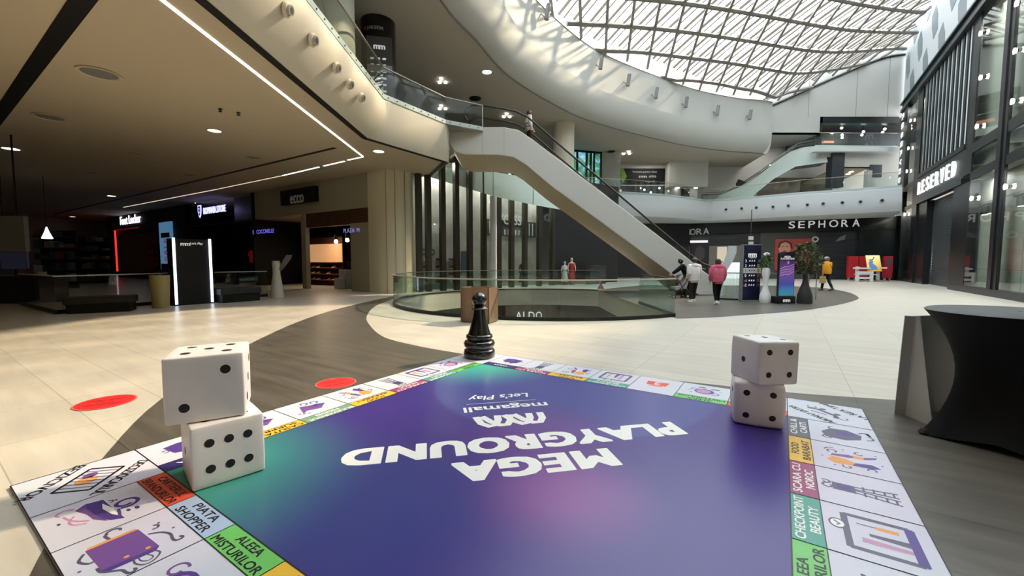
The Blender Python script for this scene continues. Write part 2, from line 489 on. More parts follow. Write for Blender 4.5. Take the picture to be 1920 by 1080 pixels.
# round downlights
def downlight(px, py, r, lit, label, z=ZS, par='ceiling'):
    c = G(px, py, z)
    t = thing('downlight', label, 'ceiling light', c)
    mb = MB(); mb.lathe([(r, 0.0), (r * 1.16, -0.012), (r * 1.16, -0.03), (r, -0.034), (r * 0.94, -0.02), (r * 0.92, -0.002)], c, 28, cap=False)
    obj('trim_ring', mb, M_white2 if lit else M_soffit, t, SM)
    mb = MB(); mb.lathe([(r * 0.93, -0.012), (0.01, -0.014)], c, 28, cap=False)
    obj('lens', mb, lit if lit else M_grey, t)
    return t
for px, py, r, lit, lb in (
    (402, 244, 0.2, M_lamp, 'lit downlight in the low ceiling below the two small dark sprinklers'),
    (20, 278, 0.26, M_lamp, 'lit downlight at the left edge of the photo in the low ceiling'),
    (710, 283, 0.22, M_lamp, 'lit downlight in the low ceiling nearest the balcony corner'),
    (209, 367, 0.24, M_lamp, 'lit downlight above the shoe shop sign on the left'),
    (136, 406, 0.26, M_lampw, 'lit downlight farthest left at the back of the low ceiling'),
    (186, 137, 0.36, None, 'unlit downlight, the largest and nearest in the low ceiling'),
    (93, 219, 0.34, None, 'unlit downlight left of centre beside the thick dark ceiling slot'),
    (256, 288, 0.2, None, 'small unlit downlight in the middle of the low ceiling'),
    (474, 295, 0.26, None, 'unlit downlight between the lit downlight and the dark thin slot'),
    (357, 328, 0.26, None, 'unlit downlight near the thin dark slot of the low ceiling'),
    (172, 323, 0.24, None, 'unlit downlight in the dark left part of the low ceiling')):
    downlight(px, py, r, lit, lb)
for i, (px, py) in enumerate(((413, 204), (447, 211))):
    c = on_soffit(px, py)
    mb = MB(); mb.lathe([(0.06, 0), (0.06, -0.015), (0.025, -0.02), (0.02, -0.06), (0.055, -0.075), (0.05, -0.085)], c, 14)
    tag(obj('sprinkler', mb, M_black, smooth=SM), ('left' if i == 0 else 'right') + ' one of the pair of small dark sprinklers in the low ceiling', 'sprinkler', 'ceiling sprinklers')
# exit sign hanging at the light line
c = DP(603, 312, 20.5)
t = thing('exit_sign', 'small green exit sign hanging from the low ceiling by the light line', 'sign', c)
fr = Frame(c, (0.9, -0.43, 0))
mb = MB(); mb.fbox(fr, -0.24, -0.13, 0.24, 0.13, -0.04, 0.04); obj('case', mb, mat('exit_green', (24, 84, 58), 0.5, emit=(20, 120, 80), es=0.12), t)
mb = MB()
mb.disc(fr, -0.12, 0.07, 0.025, 0.045, 10); mb.stroke(fr, [(-0.12, 0.04), (-0.13, -0.02), (-0.08, -0.09)], 0.03, 0.045); mb.stroke(fr, [(-0.13, -0.02), (-0.18, -0.08)], 0.03, 0.045); mb.stroke(fr, [(-0.19, 0.02), (-0.07, 0.01)], 0.02, 0.045)
mb.fpoly(fr, [(0.02, -0.02), (0.12, -0.02), (0.12, -0.06), (0.19, 0.0), (0.12, 0.06), (0.12, 0.02), (0.02, 0.02)], 0.045)
obj('pictogram', mb, mat('exit_white', (170, 200, 180), 0.5), t)
mb = MB(); mb.cyl(fr.p(-0.15, 0.13), fr.p(-0.15, 0.13) + Vector((0, 0, ZS - c.z - 0.13)), 0.008, 6); mb.cyl(fr.p(0.15, 0.13), fr.p(0.15, 0.13) + Vector((0, 0, ZS - c.z - 0.13)), 0.008, 6); obj('hanger', mb, M_black, t)

# fascia spotlights on the balcony face
def fascia_spot(c, out, r, label, group):
    t = thing('fascia_spotlight', label, 'spotlight', c, group)
    out = Vector(out).normalized(); a = Vector((0, 0, 1)).cross(out).normalized(); b = out.cross(a)
    ring = lambda rr, d: [c + out * d + a * rr * math.cos(2 * math.pi * j / 20) + b * rr * math.sin(2 * math.pi * j / 20) for j in range(20)]
    mb = MB(); mb.loft([ring(r * 1.15, -0.02), ring(r * 1.15, 0.02), ring(r, 0.05), ring(r * 0.8, 0.05)], cap=False); obj('flange', mb, M_cream, t, SM)
    mb = MB(); mb.loft([ring(r * 0.8, 0.0), ring(r * 0.78, 0.1), ring(r * 0.5, 0.1), ring(r * 0.45, 0.03)], cap=True); obj('barrel', mb, M_steel, t, SM)
    mb = MB(); mb.poly(ring(r * 0.47, 0.101)); obj('lens', mb, M_dark, t)
    return t
sp = [(538, 18), (586, 75), (630, 127), (655, 158), (677, 183)]
for i, (px, py) in enumerate(sp):
    d = ray(px, py); X = t1.x + 0.12
    for _ in range(3):
        p = EYE + d * (X / d.x); u = (p.z - ZS) / (ZF - ZS)
        X = e1.x + (t1.x - e1.x) * u + 0.34 * max(0, math.sin(u * math.pi)) ** 0.8 + 0.06
    fascia_spot(p, (1, 0, -0.25), 0.13, f'{ORD[i]} round cream spotlight from the camera along the balcony face above the low ceiling', 'spotlights along the balcony face')

# ------------------------------------------------------------------ glass balustrades
def balustrade(name, label, path, z0, h, base=0.16, panels=None, glass=None, railr=0.025, base_mat=None, rail_mat=None, group=None, loc=None, flatrail=False, baseth=0.05):
    """panels: list of (i0, i1) index ranges along the path, each one pane"""
    P = [Vector((p[0], p[1], z0)) for p in path]
    t = thing(name, label, 'railing', loc or P[len(P) // 2], group)
    glass = glass or M_glass
    if panels is None: panels = [(i, i + 1) for i in range(len(P) - 1)]
    up = Vector((0, 0, 1))
    for a, b in panels:
        seg = [p.copy() for p in P[a:b + 1]]
        d0 = (seg[1] - seg[0]).normalized(); d1 = (seg[-1] - seg[-2]).normalized()
        seg[0] += d0 * 0.008; seg[-1] -= d1 * 0.008
        ringsg = []
        for i, p in enumerate(seg):
            tdir = (seg[min(i + 1, len(seg) - 1)] - seg[max(i - 1, 0)]).normalized(); n = tdir.cross(up) * 0.006
            ringsg.append([p + n, p - n, p - n + up * h, p + n + up * h])
        mb = MB(); mb.loft(ringsg); obj('glass_panel', mb, glass, t)
    mb = MB()
    if flatrail:
        for i in range(len(P) - 1): mb.bar(P[i] + up * h, P[i + 1] + up * h, 0.06, 0.035)
    else: mb.tube([p + up * h for p in P], railr, 8)
    obj('handrail', mb, rail_mat or M_steel, t, SM)
    mb = MB()
    for i in range(len(P) - 1): mb.bar(P[i] + up * base / 2, P[i + 1] + up * base / 2, baseth, base)
    obj('base_channel', mb, base_mat or M_black, t)
    return t
# near rim of the void: arc from the left end round to the straight edge
near = [p for p in VP if True]
k0 = next(i for i, p in enumerate(VP) if p[1] < 18.6 and p[0] < VC.x)
arc = near[k0:]
n = len(arc) - 1
cuts = [0, 5, 9, 14, 19, 24, 29, n] if n > 30 else [0, n // 4, n // 2, 3 * n // 4, n]
pn = list(zip(cuts[:-1], cuts[1:]))
balustrade('glass_railing', 'curved glass railing with pale handrail round the near rim of the floor opening', arc, 0, 1.1, 0.1, pn, M_glassg, rail_mat=mat('handrail_satin', (206, 198, 182), 0.35, metal=0.5), flatrail=True)
far = VP[:k0 + 1][::-1]
n = len(far) - 1
balustrade('glass_railing', 'curved glass railing along the far rim of the floor opening, behind the near one', far, 0, 1.1, 0.06, [(a, min(a + 5, n)) for a in range(0, n, 5)], M_glassg, rail_mat=M_steel, flatrail=True)
ret = [(VX, VP[-1][1] + 0.02), (VX + 0.06, 13.6), (VX + 0.1, 15.6)]
balustrade('glass_railing', 'straight glass railing running back from the right end of the curved one', ret, 0, 1.1, 0.1, None, M_glassg, rail_mat=M_black, flatrail=True)
# warning sticker on the near glass
c = G(1128, 602); c = DP(1128, 536, 23.2)
d = ray(1128, 536)
# railing to the right, behind the people
rb = [G(1354, 563), G(1388, 564.5), G(1440, 565.5), G(1473, 566)]
balustrade('glass_railing', 'glass railing with two steel rails behind the directory stand and the white vase', [(p.x, p.y + 0.4) for p in rb], 0, 1.12, 0.06, None, M_glassg, flatrail=True)

# upper balcony balustrade on the left
M_clamp = mat('glass_edge_strip', (176, 190, 184), 0.4, metal=0.2)
bp = [(t1.x + 0.02, -9.0), (t1.x + 0.02, -3), (t1.x + 0.02, 2.5), (t1.x + 0.02, 8.0), (t1.x + 0.02, t1.y), (t2.x, t2.y), (t3.x, t3.y)]
tb = balustrade('glass_railing', 'glass balustrade of the upper left balcony with a bolted pale base strip', bp, ZF, 1.12, 0.17, None, M_glassd, base_mat=M_clamp, loc=t1, flatrail=True)
mb = MB()
up = Vector((0, 0, 1))
for i in range(3, len(bp) - 1):
    A = Vector((*bp[i], ZF)); B = Vector((*bp[i + 1], ZF)); L = (B - A).length; nn = (B - A).normalized().cross(up)
    for k in range(int(L / 0.4)):
        p = A.lerp(B, (k + 0.5) / int(L / 0.4)) + up * 0.085
        mb.cyl(p + nn * 0.02, p + nn * 0.045, 0.022, 8)
obj('bolt', mb, M_dark, tb)
p3 = Vector((*bp[-1], ZF)); mb = MB(); mb.bar(p3, p3 + up * 1.13, 0.04, 0.04); obj('end_post', mb, M_lgrey, tb)

# ================================================================== UPPER STOREY CEILING AND THE CURVED BULKHEAD
ZC, ZB, ZK = 11.0, 12.7, 15.0
ring1 = smooth_path([(-3.3, -11), (-3.6, -2), (-3.6, 5), (-3.3, 10.5)] + [tuple(G(*p, ZC).to_2d()) for p in [(827, 0), (893, 75), (960, 147), (1060, 207), (1127, 233), (1213, 256), (1288, 273), (1363, 283), (1410, 286)]] + [(22.2, 37.0)], 5)
def offset(path, d):
    out = []
    for i, p in enumerate(path):
        t = (path[min(i + 1, len(path) - 1)] - path[max(i - 1, 0)]).normalized()
        out.append(p + Vector((t.y, -t.x)) * d)
    return out
ring2 = offset(ring1, 0.95)
ring2[-1] = Vector((23.0, 37.4)); ring2[-2] = Vector((22.0, 37.15))
ceil_pts = [(p.x, p.y) for p in ring1] + [(24, 46.9), (-46, 46.9), (-46, -11)]
plate('ceiling_upper', ceil_pts, None, ZC, M_ceil)
plate('ceiling_roof', [(p.x - 0.02, p.y + 0.02) for p in ring2] + [(24, 46.9), (-46, 46.9), (-46, -11)], None, ZK + 0.05, M_shell)
mb = MB(); rows = []
for k in range(9):
    u = k / 8; a = u * math.pi / 2
    z = ZC + (ZB - ZC) * (1 - math.cos(a)); w = math.sin(a)
    rows.append([(a_.x + (b_.x - a_.x) * w * 1.0 + 0, a_.y + (b_.y - a_.y) * w, z) for a_, b_ in zip(ring1, ring2)])
mb.loft(rows, closed=False); structure('trim_9', mb, M_white, SM)
ring3 = offset(ring2, -0.06)
mb = MB(); mb.loft([[(p.x, p.y, ZB) for p in ring2], [(p.x, p.y, ZB + 0.02) for p in ring3], [(p.x, p.y, ZK + 0.1) for p in ring3]], closed=False)
structure('trim_10', mb, M_white, SM)
mb = MB(); mb.tube([(p.x, p.y, ZC - 0.02) for p in ring1], 0.045, 5); structure('trim_11', mb, M_grey)

# bracket lights on the wall under the roof glass
def on_ring(px, py):
    best = None
    for i in range(len(ring3) - 1):
        for k in range(6):
            p = ring3[i].lerp(ring3[i + 1], k / 6)
            if p.y < 3: continue
            q = 960 + F_PX * p.x / (p.y * _c - (13.8 - CAM_H) * _s)
            if best is None or abs(q - px) < best[0]: best = (abs(q - px), p, (ring3[i + 1] - ring3[i]).normalized())
    p, tg = best[1], best[2]; d = ray(px, py)
    z = CAM_H + d.z * (p.y / d.y)
    return Vector((p.x, p.y, z)), Vector((tg.y, -tg.x, 0))
for i, (px, py) in enumerate([(1014, 26), (1117, 121), (1169, 153), (1223, 177), (1279, 194), (1338, 209), (1400, 217)]):
    c, nn = on_ring(px, py)
    t = thing('bracket_light', f'{ORD[i]} from the left of the small grey uplights on brackets just under the glass roof', 'wall light', c, 'bracket lights under the glass roof')
    mb = MB(); mb.bar(c, c + nn * 0.35 + Vector((0, 0, -0.35)), 0.05, 0.05); obj('bracket', mb, M_grey, t)
    mb = MB(); k = c + nn * 0.35; mb.cyl(k + Vector((0, 0, -0.4)), k + Vector((0.1, 0, 0.35)), 0.13, 12); obj('housing', mb, M_grey, t, SM)
    mb = MB(); mb.cyl(k + Vector((0.1, 0, 0.35)), k + Vector((0.11, 0, 0.37)), 0.1, 12); obj('lens', mb, M_lgrey, t)

# ================================================================== GLASS ROOF
YB = 37.5
def d_ring(x, y):
    p = Vector((x, y)); best = 1e9; sg = 1
    for i in range(len(ring3) - 1):
        a, b = ring3[i], ring3[i + 1]; ab = b - a
        t = max(0, min(1, (p - a).dot(ab) / ab.length_squared)); q = a + ab * t; d = (p - q).length
        if d < best: best = d; sg = 1 if (ab.x * (p.y - a.y) - ab.y * (p.x - a.x)) < 0 else -1
    return best * sg
def d_fac(x, y): return (Vector((x, y, 0)) - FAC.o).dot(FAC.n)
def roof_z(x, y):
    fx = (x - RX0) / RST; fy = (y - RY0) / RST; i = max(0, min(RZ.shape[0] - 2, int(fx))); j = max(0, min(RZ.shape[1] - 2, int(fy)))
    u = fx - i; v = fy - j
    return float(RZ[i, j] * (1 - u) * (1 - v) + RZ[i + 1, j] * u * (1 - v) + RZ[i, j + 1] * (1 - u) * v + RZ[i + 1, j + 1] * u * v)
RY1 = 1.5
def inside(x, y, m=0.0): return RY1 < y < YB - 0.05 and d_fac(x, y) > 0.1 - m and d_ring(x, y) > -m
RX0, RY0, RST = -8.0, -13.0, 1.0
def _roof():
    nx, ny = 52, 54; Z = np.zeros((nx, ny)); free = np.zeros((nx, ny), bool)
    for i in range(nx):
        for j in range(ny):
            x, y = RX0 + i * RST, RY0 + j * RST
            a = d_ring(x, y); b = d_fac(x, y); s = max(0, a) / (max(0, a) + max(0, b) + 1e-6)
            if y >= YB: Z[i, j] = 15.1 + max(0, min(x - 23, 13)) * 0.47
            elif b <= 0: Z[i, j] = 19.6
            elif a <= 0: Z[i, j] = ZK + 0.1
            else: Z[i, j] = ZK + 0.1 + 4.6 * s; free[i, j] = y > RY1
    for _ in range(1500):
        A = Z.copy(); A[1:-1, 1:-1] = 0.25 * (Z[2:, 1:-1] + Z[:-2, 1:-1] + Z[1:-1, 2:] + Z[1:-1, :-2]) + 0.006
        Z = np.where(free, A, Z)
    return Z
RZ = _roof()
M_beam = mat('roof_beam', (120, 114, 106), 0.5)
M_rib = mat('roof_rib', (138, 132, 124), 0.5)
sky = bpy.data.objects.new('window_1', None); COL.objects.link(sky); sky.location = (12, 22, 18); sky['kind'] = 'structure'
def roof_lines(name, ang, spacing, off, r, lift, m, n=4, sag=0.0):
    dx, dy = math.cos(math.radians(ang)), math.sin(math.radians(ang)); c0 = Vector((10, 15))
    k = -40
    while k <= 40:
        o = c0 + Vector((-dy, dx)) * (k * spacing + off); run = []; runs = []
        for j in range(-60, 61):
            p = o + Vector((dx, dy)) * (j * 0.75)
            if inside(p.x, p.y, 0.25): run.append((p.x, p.y, roof_z(p.x, p.y) + lift))
            elif run: runs.append(run); run = []
        if run: runs.append(run)
        for rn in runs:
            if len(rn) > 2:
                mb = MB(); mb.tube(rn, r, n); obj(name, mb, m, sky)
        k += 1
roof_lines('main_beam', 21, 1.8, 0.6, 0.14, -0.05, M_beam, 6)
roof_lines('cross_rib', 79, 1.5, 0.3, 0.1, -0.02, M_rib, 5)
roof_lines('purlin', -57, 1.15, 0.2, 0.11, 0.5, M_rib, 4)
roof_lines('glazing_bar', -57, 1.15, 0.57, 0.05, 0.42, M_beam, 4)
mb = MB(); cells = {}
st = 1.5
for i in range(-6, 28):
    for j in range(-9, 27):
        x, y = i * st, j * st
        if any(inside(x + a * st, y + b * st, 0.0) for a in (0, 1) for b in (0, 1)):
            q = [(x, y), (x + st, y), (x + st, y + st), (x, y + st)]
            mb.poly([(a, b, roof_z(a, b) + 0.7) for a, b in q])
obj('glazing', mb, glass_mat('roof_glass', (246, 250, 252), 0.4), sky)

# unseen ceiling, added over the camera's end to cut daylight from behind
plate('ceiling_daylight_cut', [(-4.2, -11), (26.5 - 0.0, -11), (10.4, RY1 + 0.3), (-4.2, RY1 + 0.3)], None, ZK + 0.2, M_ceil)
# ================================================================== FAR WALLS
def rect_wall(name, y, x0, x1, z0, z1, m=None):
    mb = MB(); mb.poly([(x0, y, z0), (x1, y, z0), (x1, y, z1), (x0, y, z1)]); return structure(name, mb, m or M_white)
L2 = 11.8
opx0, opx1, opz0, opz1 = 27.3, 34.2, L2, 14.35
mb = MB()
for x0, x1, z0, z1 in ((22.0, opx0, 12.9, 22.0), (opx0, 40, opz1, 22.0), (31.9, 40, 7.3, L2), (28.9, 31.9, 9.9, L2), (opx0, 28.9, L2 - 0.9, L2)):
    mb.box(x0, YB, z0, x1, YB + 0.3, z1)
structure('wall_far', mb, M_white)
mb = MB()
for x in (26.2, 30.4, 33.2):
    mb.box(x, YB - 0.012, opz1, x + 0.03, YB, 20)
structure('trim_12', mb, M_grey)
mb = MB(); mb.box(22.0, YB, 12.9, opx0, 42, 13.0); structure('ceiling_recess_left', mb, M_white)
rect_wall('wall_back_1', 42.0, 2, 40, 0, 22, mat('far_wall', (206, 205, 200), 0.7))
# dark edge where the roof meets the far wall
mb = MB(); pts = [(x, YB - 0.06, roof_z(x, YB - 0.3) - 0.1) for x in np.linspace(22.8, 34.4, 20)]
mb.tube(pts, 0.1, 5); structure('trim_13', mb, M_black)
# the opening of the second storey: dark frame, shop with lit counter
mb = MB()
mb.box(opx0, YB - 0.1, opz1 - 0.55, opx1, YB + 0.5, opz1); mb.box(opx0, YB - 0.1, opz0, opx0 + 0.15, YB + 0.5, opz1)
structure('trim_14', mb, M_black)
mb = MB(); mb.box(27, YB + 0.3, L2 - 0.25, 40, 42, L2); structure('floor_second', mb, M_grey)
mb = MB(); mb.box(27, YB + 0.5, opz1 - 0.1, 40, 42, opz1 + 0.2); structure('ceiling_second', mb, M_dark)
mb = MB(); mb.box(27, 41.5, L2, 40, 41.6, opz1); structure('wall_second', mb, mat('cafe_wall', (66, 66, 70), 0.6))
t = thing('cafe_counter', 'counter with glowing turquoise panels in the dark opening high on the far wall', 'counter', (31, 40.4, L2))
mb = MB(); mb.box(28, 40.2, L2, 34.6, 40.7, L2 + 1.05); obj('body', mb, M_dark, t)
gl = glow('turquoise_glow', (90, 230, 225), 1.6)
for k in range(7):
    x = 28.2 + k * 0.93
    mb = MB(); mb.box(x, 40.15, L2 + 0.15, x + 0.75, 40.2, L2 + 0.6); obj('light_panel', mb, gl, t)
mb = MB(); mb.box(29.8, 41.4, L2 + 1.2, 31.6, 41.48, L2 + 1.6)
tag(obj('menu_board', mb, glow('menu_glow', (230, 150, 120), 0.7)), 'orange lit menu board behind the turquoise counter at the top right', 'menu board')
for i, (px, py) in enumerate([(1578, 240), (1651, 230), (1619, 247), (1616, 253), (1659, 242), (1655, 248), (1579, 253), (1579, 258)]):
    c = DP(px, py, 38.6 + 0.35 * (i % 4)); mb = MB(); mb.sphere(c, 0.11, 10, 6); sp_ = tag(obj('spotlight', mb, M_lamp), 'small lit spotlight hanging over the turquoise counter on the second storey', 'spotlight', 'spotlights over the turquoise counter')
    mb = MB(); mb.cyl(c + Vector((0, 0, 0.1)), (c.x, c.y, max(c.z + 0.12, opz1 - 0.1)), 0.02, 6); obj('rod', mb, M_black, sp_)
# glass rail of the second storey
balustrade('glass_railing', 'glass railing of the second storey in front of the turquoise counter', [(26.6, YB - 0.5), (30.5, YB - 0.35), (34.0, YB - 0.25)], L2 - 0.2, 1.25, 0.18, None, M_glass, base_mat=M_clamp, flatrail=True)
mb = MB(); mb.box(26.5, YB - 0.6, L2 - 0.6, 34.2, YB, L2 - 0.2); structure('trim_15', mb, M_white2)
# recess below it: dark column, grey soffit, dark sign
mb = MB(); mb.box(28.4, YB - 0.2, 8.2, 29.5, YB + 0.5, L2 - 0.6); structure('column_dark', mb, mat('slate_cladding', (40, 48, 54), 0.5))
mb = MB(); mb.hexa([(28.9, YB, 9.9), (31.9, YB, 9.9), (31.9, 41.9, 9.2), (28.9, 41.9, 9.2), (28.9, YB, 10.0), (31.9, YB, 10.0), (31.9, 41.9, 9.3), (28.9, 41.9, 9.3)]); structure('ceiling_recess', mb, M_soffit)
mb = MB(); mb.box(31.9, YB - 0.03, 9.1, 33.0, YB, 10.2); structure('trim_16', mb, mat('slate_cladding', (40, 48, 54), 0.5))
mb = MB(); mb.box(24.5, 41.7, 7.3, 31.9, 41.8, 9.9); structure('wall_recess', mb, noisy('shop_inside_far', (84, 76, 68), (120, 110, 100), 1.2, 0.5))
for i, (px, py) in enumerate([(1596, 314), (1590, 325)]):
    c = DP(px, py, 38.4 + i * 0.5); c.z = 9.9 - 0.7 * (c.y - YB) / 4.4; mb = MB(); mb.lathe([(0.17, 0.02), (0.17, -0.03), (0.02, -0.04)], c, 14)
    tag(obj('downlight', mb, M_lamp), ('nearer' if i == 0 else 'farther') + ' of two lit downlights under the grey soffit below the second storey', 'ceiling light')
mb = MB(); mb.box(31.35, YB - 0.5, 7.3, 31.75, YB - 0.1, 9.6); structure('column_slim', mb, M_lgrey)

# first-storey far walls: column, window, banner, projecting box
mb = MB(); mb.lathe([(0.72, 7.3), (0.72, ZC)], (3.55, 29.0, 0), 32); mb.lathe([(0.76, ZC - 0.16), (0.76, ZC)], (3.55, 29.0, 0), 32)
structure('column_round', mb, M_cream, SM)
W0 = DP(1048, 283, 35.2); W1 = DP(1128, 292, 36.4)
fr = Frame((W0.x, 35.2, 7.3), (W1.x - W0.x, 1.2, 0)); wl = (Vector((W1.x, 36.4, 0)) - Vector((W0.x, 35.2, 0))).length
win = bpy.data.objects.new('window_2', None); win.location = fr.o; COL.objects.link(win); win['kind'] = 'structure'
mv = mat('garden_view', (60, 110, 70), 0.3)
nt, N, L, b = nodes(mv)
tc = N.new('ShaderNodeTexCoord'); nz = N.new('ShaderNodeTexNoise'); nz.inputs['Scale'].default_value = 1.6; nz.inputs['Detail'].default_value = 8
rp = N.new('ShaderNodeValToRGB'); els = rp.color_ramp.elements
els[0].position = 0.35; els[0].color = rgb(40, 92, 70); els[1].position = 0.62; els[1].color = rgb(176, 214, 236)
e = els.new(0.5); e.color = rgb(84, 150, 112); e = els.new(0.55); e.color = rgb(120, 180, 210)
L.new(tc.outputs['Object'], nz.inputs['Vector']); L.new(nz.outputs['Fac'], rp.inputs[0]); L.new(rp.outputs[0], b.inputs['Emission Color']); b.inputs['Emission Strength'].default_value = 0.55
mb = MB(); mb.fbox(fr, 0, 0, wl, 3.65, -0.1, -0.05); obj('pane', mb, mv, win)
for x in (0, wl * 0.4, wl * 0.62, wl * 0.72, wl * 0.8, wl - 0.14):
    mb = MB(); mb.fbox(fr, x, 0, x + 0.13, 3.7, -0.06, 0.12); obj('mullion', mb, M_black, win)
mb = MB(); mb.fbox(fr, 0, 3.55, wl, 3.7, -0.06, 0.1); obj('head', mb, M_black, win)
mb = MB(); mb.box(W1.x, 36.4, 7.3, 9.4, 42, ZC); structure('wall_pier', mb, M_white)
fr = Frame((9.4, 40.6, 7.3), (1, 0, 0))
mb = MB(); mb.fbox(fr, 0, 0, 8.6, 3.7, -0.3, 0); structure('wall_banner', mb, M_white)
# banner
p0 = ONP(1155, 323, fr); p1 = ONP(1246, 352, fr)
t = thing('banner', 'black banner with a green shape and white lines of text on the far upper wall', 'banner', fr.p(p0[0], 2.3))
x0, x1 = p0[0], p1[0]; y0, y1 = ONP(1200, 346, fr)[1], ONP(1200, 316, fr)[1]
mb = MB(); mb.fbox(fr, x0, y0, x1, y1, 0.01, 0.06); obj('sheet', mb, M_black2, t)
mb = MB(); mb.fpoly(fr, [(x0, y0), (x0 + 0.55, y0), (x0 + 1.05, (y0 + y1) / 2), (x0 + 0.7, y1), (x0, y1)], 0.065); obj('green_shape', mb, mat('banner_green', (110, 150, 50), 0.6), t)
mb = MB(); mb.disc(fr, x0 + 0.35, (y0 + y1) / 2 + 0.05, 0.13, 0.07, 14, 0.17); mb.fpoly(fr, [(x0 + 0.05, y0), (x0 + 0.65, y0), (x0 + 0.55, y0 + 0.45), (x0 + 0.12, y0 + 0.45)], 0.07); obj('portrait', mb, M_dark, t)
mt = mat('banner_text', (190, 190, 190), 0.6)
mb = MB(); mb.text('Vorbeste pentru viitor', fr.sub((x0 + x1) / 2 + 0.4, y1 - 0.35), width=2.4, z=0.07); obj('headline', mb, mt, t)
mb = MB(); mb.text('m', fr.sub((x0 + x1) / 2 + 0.05, y1 - 0.75), cap=0.3, width=0.4, z=0.07, bold=0.03); mb.text('m', fr.sub((x0 + x1) / 2 + 0.38, y1 - 0.75), cap=0.3, width=0.4, z=0.07, bold=0.03); obj('logo', mb, mt, t)
mb = MB(); mb.text('skillab', fr.sub((x0 + x1) / 2 + 1.15, y1 - 0.75), width=0.7, z=0.07); mb.text('megamall', fr.sub((x0 + x1) / 2 + 0.9, y1 - 1.25), width=0.9, z=0.07); obj('small_text', mb, mt, t)
# dark panelled strip under the banner, white projecting box and its lights
mb = MB(); mb.fbox(fr, x0, 0.0, x1, y0 - 0.15, 0.005, 0.05); structure('trim_17', mb, noisy('dark_slats', (52, 58, 60), (34, 38, 40), 3, 0.4, stretch=(8, 1, 0.2)))
bx0, bx1 = ONP(1247, 320, fr)[0], ONP(1318, 320, fr)[0]
mb = MB(); mb.fbox(fr, bx0, 1.35, bx1, 3.7, 0, 1.1); structure('wall_box', mb, M_white)
mb = MB(); mb.lathe([(0.9, 7.3), (0.9, 9.0)], (fr.p(bx0 + 0.9, 0)[0], 41.2, 0), 24); structure('column_box', mb, M_lgrey, SM)
mb = MB(); mb.fbox(fr, bx0 + 1.6, 0, bx0 + 2.4, 1.3, 0.0, 0.06); structure('door_1', mb, M_dark)
for i, (px, py) in enumerate([(1267, 341), (1301, 338)]):
    q = ONP(px, py, fr); c = fr.p(q[0], 1.34, 0.5); mb = MB(); mb.lathe([(0.17, 0.0), (0.17, -0.05), (0.02, -0.06)], c, 14)
    tag(obj('downlight', mb, M_lamp), ('left' if i == 0 else 'right') + ' of two lit downlights under the white projecting box right of the banner', 'ceiling light')
for i, (px, py) in enumerate([(1208, 356), (1236, 353), (1220, 361), (1201, 353), (1284, 352)]):
    q = ONP(px, py, fr); c = fr.p(q[0], q[1], 0.02); mb = MB(); mb.sphere(c, 0.1 if i < 3 else 0.07, 10, 6); mb.cyl(c, c - fr.n * 0.1, 0.05, 6)
    tag(obj('reflected_spot', mb, M_lamp), 'small glowing spot imitating a reflection in the far upper glass railing below the banner', 'wall light', 'reflected spots below the banner')  # glowing balls added in place of reflections in the railing glass

# ceiling fittings of the upper storey
c = G(913, 134, ZC)
t = thing('downlight', 'single bright round downlight in the upper ceiling beside the curved bulkhead', 'ceiling light', c)
mb = MB(); mb.lathe([(0.24, 0), (0.28, -0.02), (0.26, -0.05), (0.22, -0.03)], c, 24, cap=False); obj('trim_ring', mb, M_white2, t, SM)
mb = MB(); mb.lathe([(0.23, -0.02), (0.01, -0.025)], c, 24, cap=False); obj('lens', mb, M_lamp, t)
for i, (px, py, lb) in enumerate(((829, 151, 'cluster of three lit spots in the upper ceiling, above the balcony glass'), (829, 201, 'cluster of three lit spots seen low through the balcony glass'), (950, 216, 'cluster of three lit spots above the escalator handrail'), (1176, 286, 'farthest cluster of three lit spots, near the banner'))):
    c = G(px, py, ZC)
    t = thing('spot_cluster', lb, 'ceiling light', c)
    for k in range(3):
        a = k * 2.1 + 0.5; r = c.y * 0.008
        q = c + Vector((math.cos(a) * r, math.sin(a) * r * 1.6, -0.05)); rr = c.y * 0.003
        mb = MB(); mb.lathe([(rr * 1.2, 0.05), (rr * 1.2, -0.03), (rr, -0.04), (0.01, -0.04)], q, 12); obj('spot', mb, M_lamp, t)
for i, (px, py, lb) in enumerate(((891, 184, 'dark round ceiling speaker above the escalator newel'), (1068, 273, 'dark round ceiling speaker left of the garden window top'), (1146, 284, 'dark round ceiling speaker right of the garden window'))):
    c = G(px, py, ZC); mb = MB(); mb.lathe([(0.34, 0), (0.34, -0.04), (0.3, -0.06), (0.02, -0.06)], c, 18)
    tag(obj('ceiling_speaker', mb, M_black, smooth=SM), lb, 'ceiling speaker')

# ------------------------------------------------------------------ far balcony of the first storey
ZL = 7.3
fb = [G(*p, ZL) for p in [(1095, 352), (1140, 361), (1190, 363.5), (1247, 367), (1290, 372), (1318, 376.5), (1335, 377), (1360, 375), (1420, 370.5), (1500, 363.5), (1600, 357), (1691, 350)]]
fb[0] = Vector((5.2, 34.0, ZL))
nb = []
for i in range(len(fb)):
    tg = (fb[min(i + 1, len(fb) - 1)] - fb[max(i - 1, 0)]).normalized(); nb.append(Vector((tg.y, -tg.x, 0)))
def rowf(o, z): return [p + n_ * o + Vector((0, 0, z - ZL)) for p, n_ in zip(fb, nb)]
mb = MB(); mb.loft([rowf(0.0, ZL), rowf(0.0, ZL - 0.05), rowf(0.28, ZL - 0.12), rowf(0.3, 6.3), rowf(0.22, 5.8), rowf(0.0, 5.45), rowf(-0.5, 5.3), rowf(-6.0, 5.3)], closed=False)
structure('trim_18', mb, M_white2, SM)
plate('floor_first', [(p.x, p.y) for p in fb] + [(35, 33.9), (35, 46.9), (5.2, 46.9)], None, ZL - 0.02, mat('upper_floor', (150, 145, 136), 0.4))
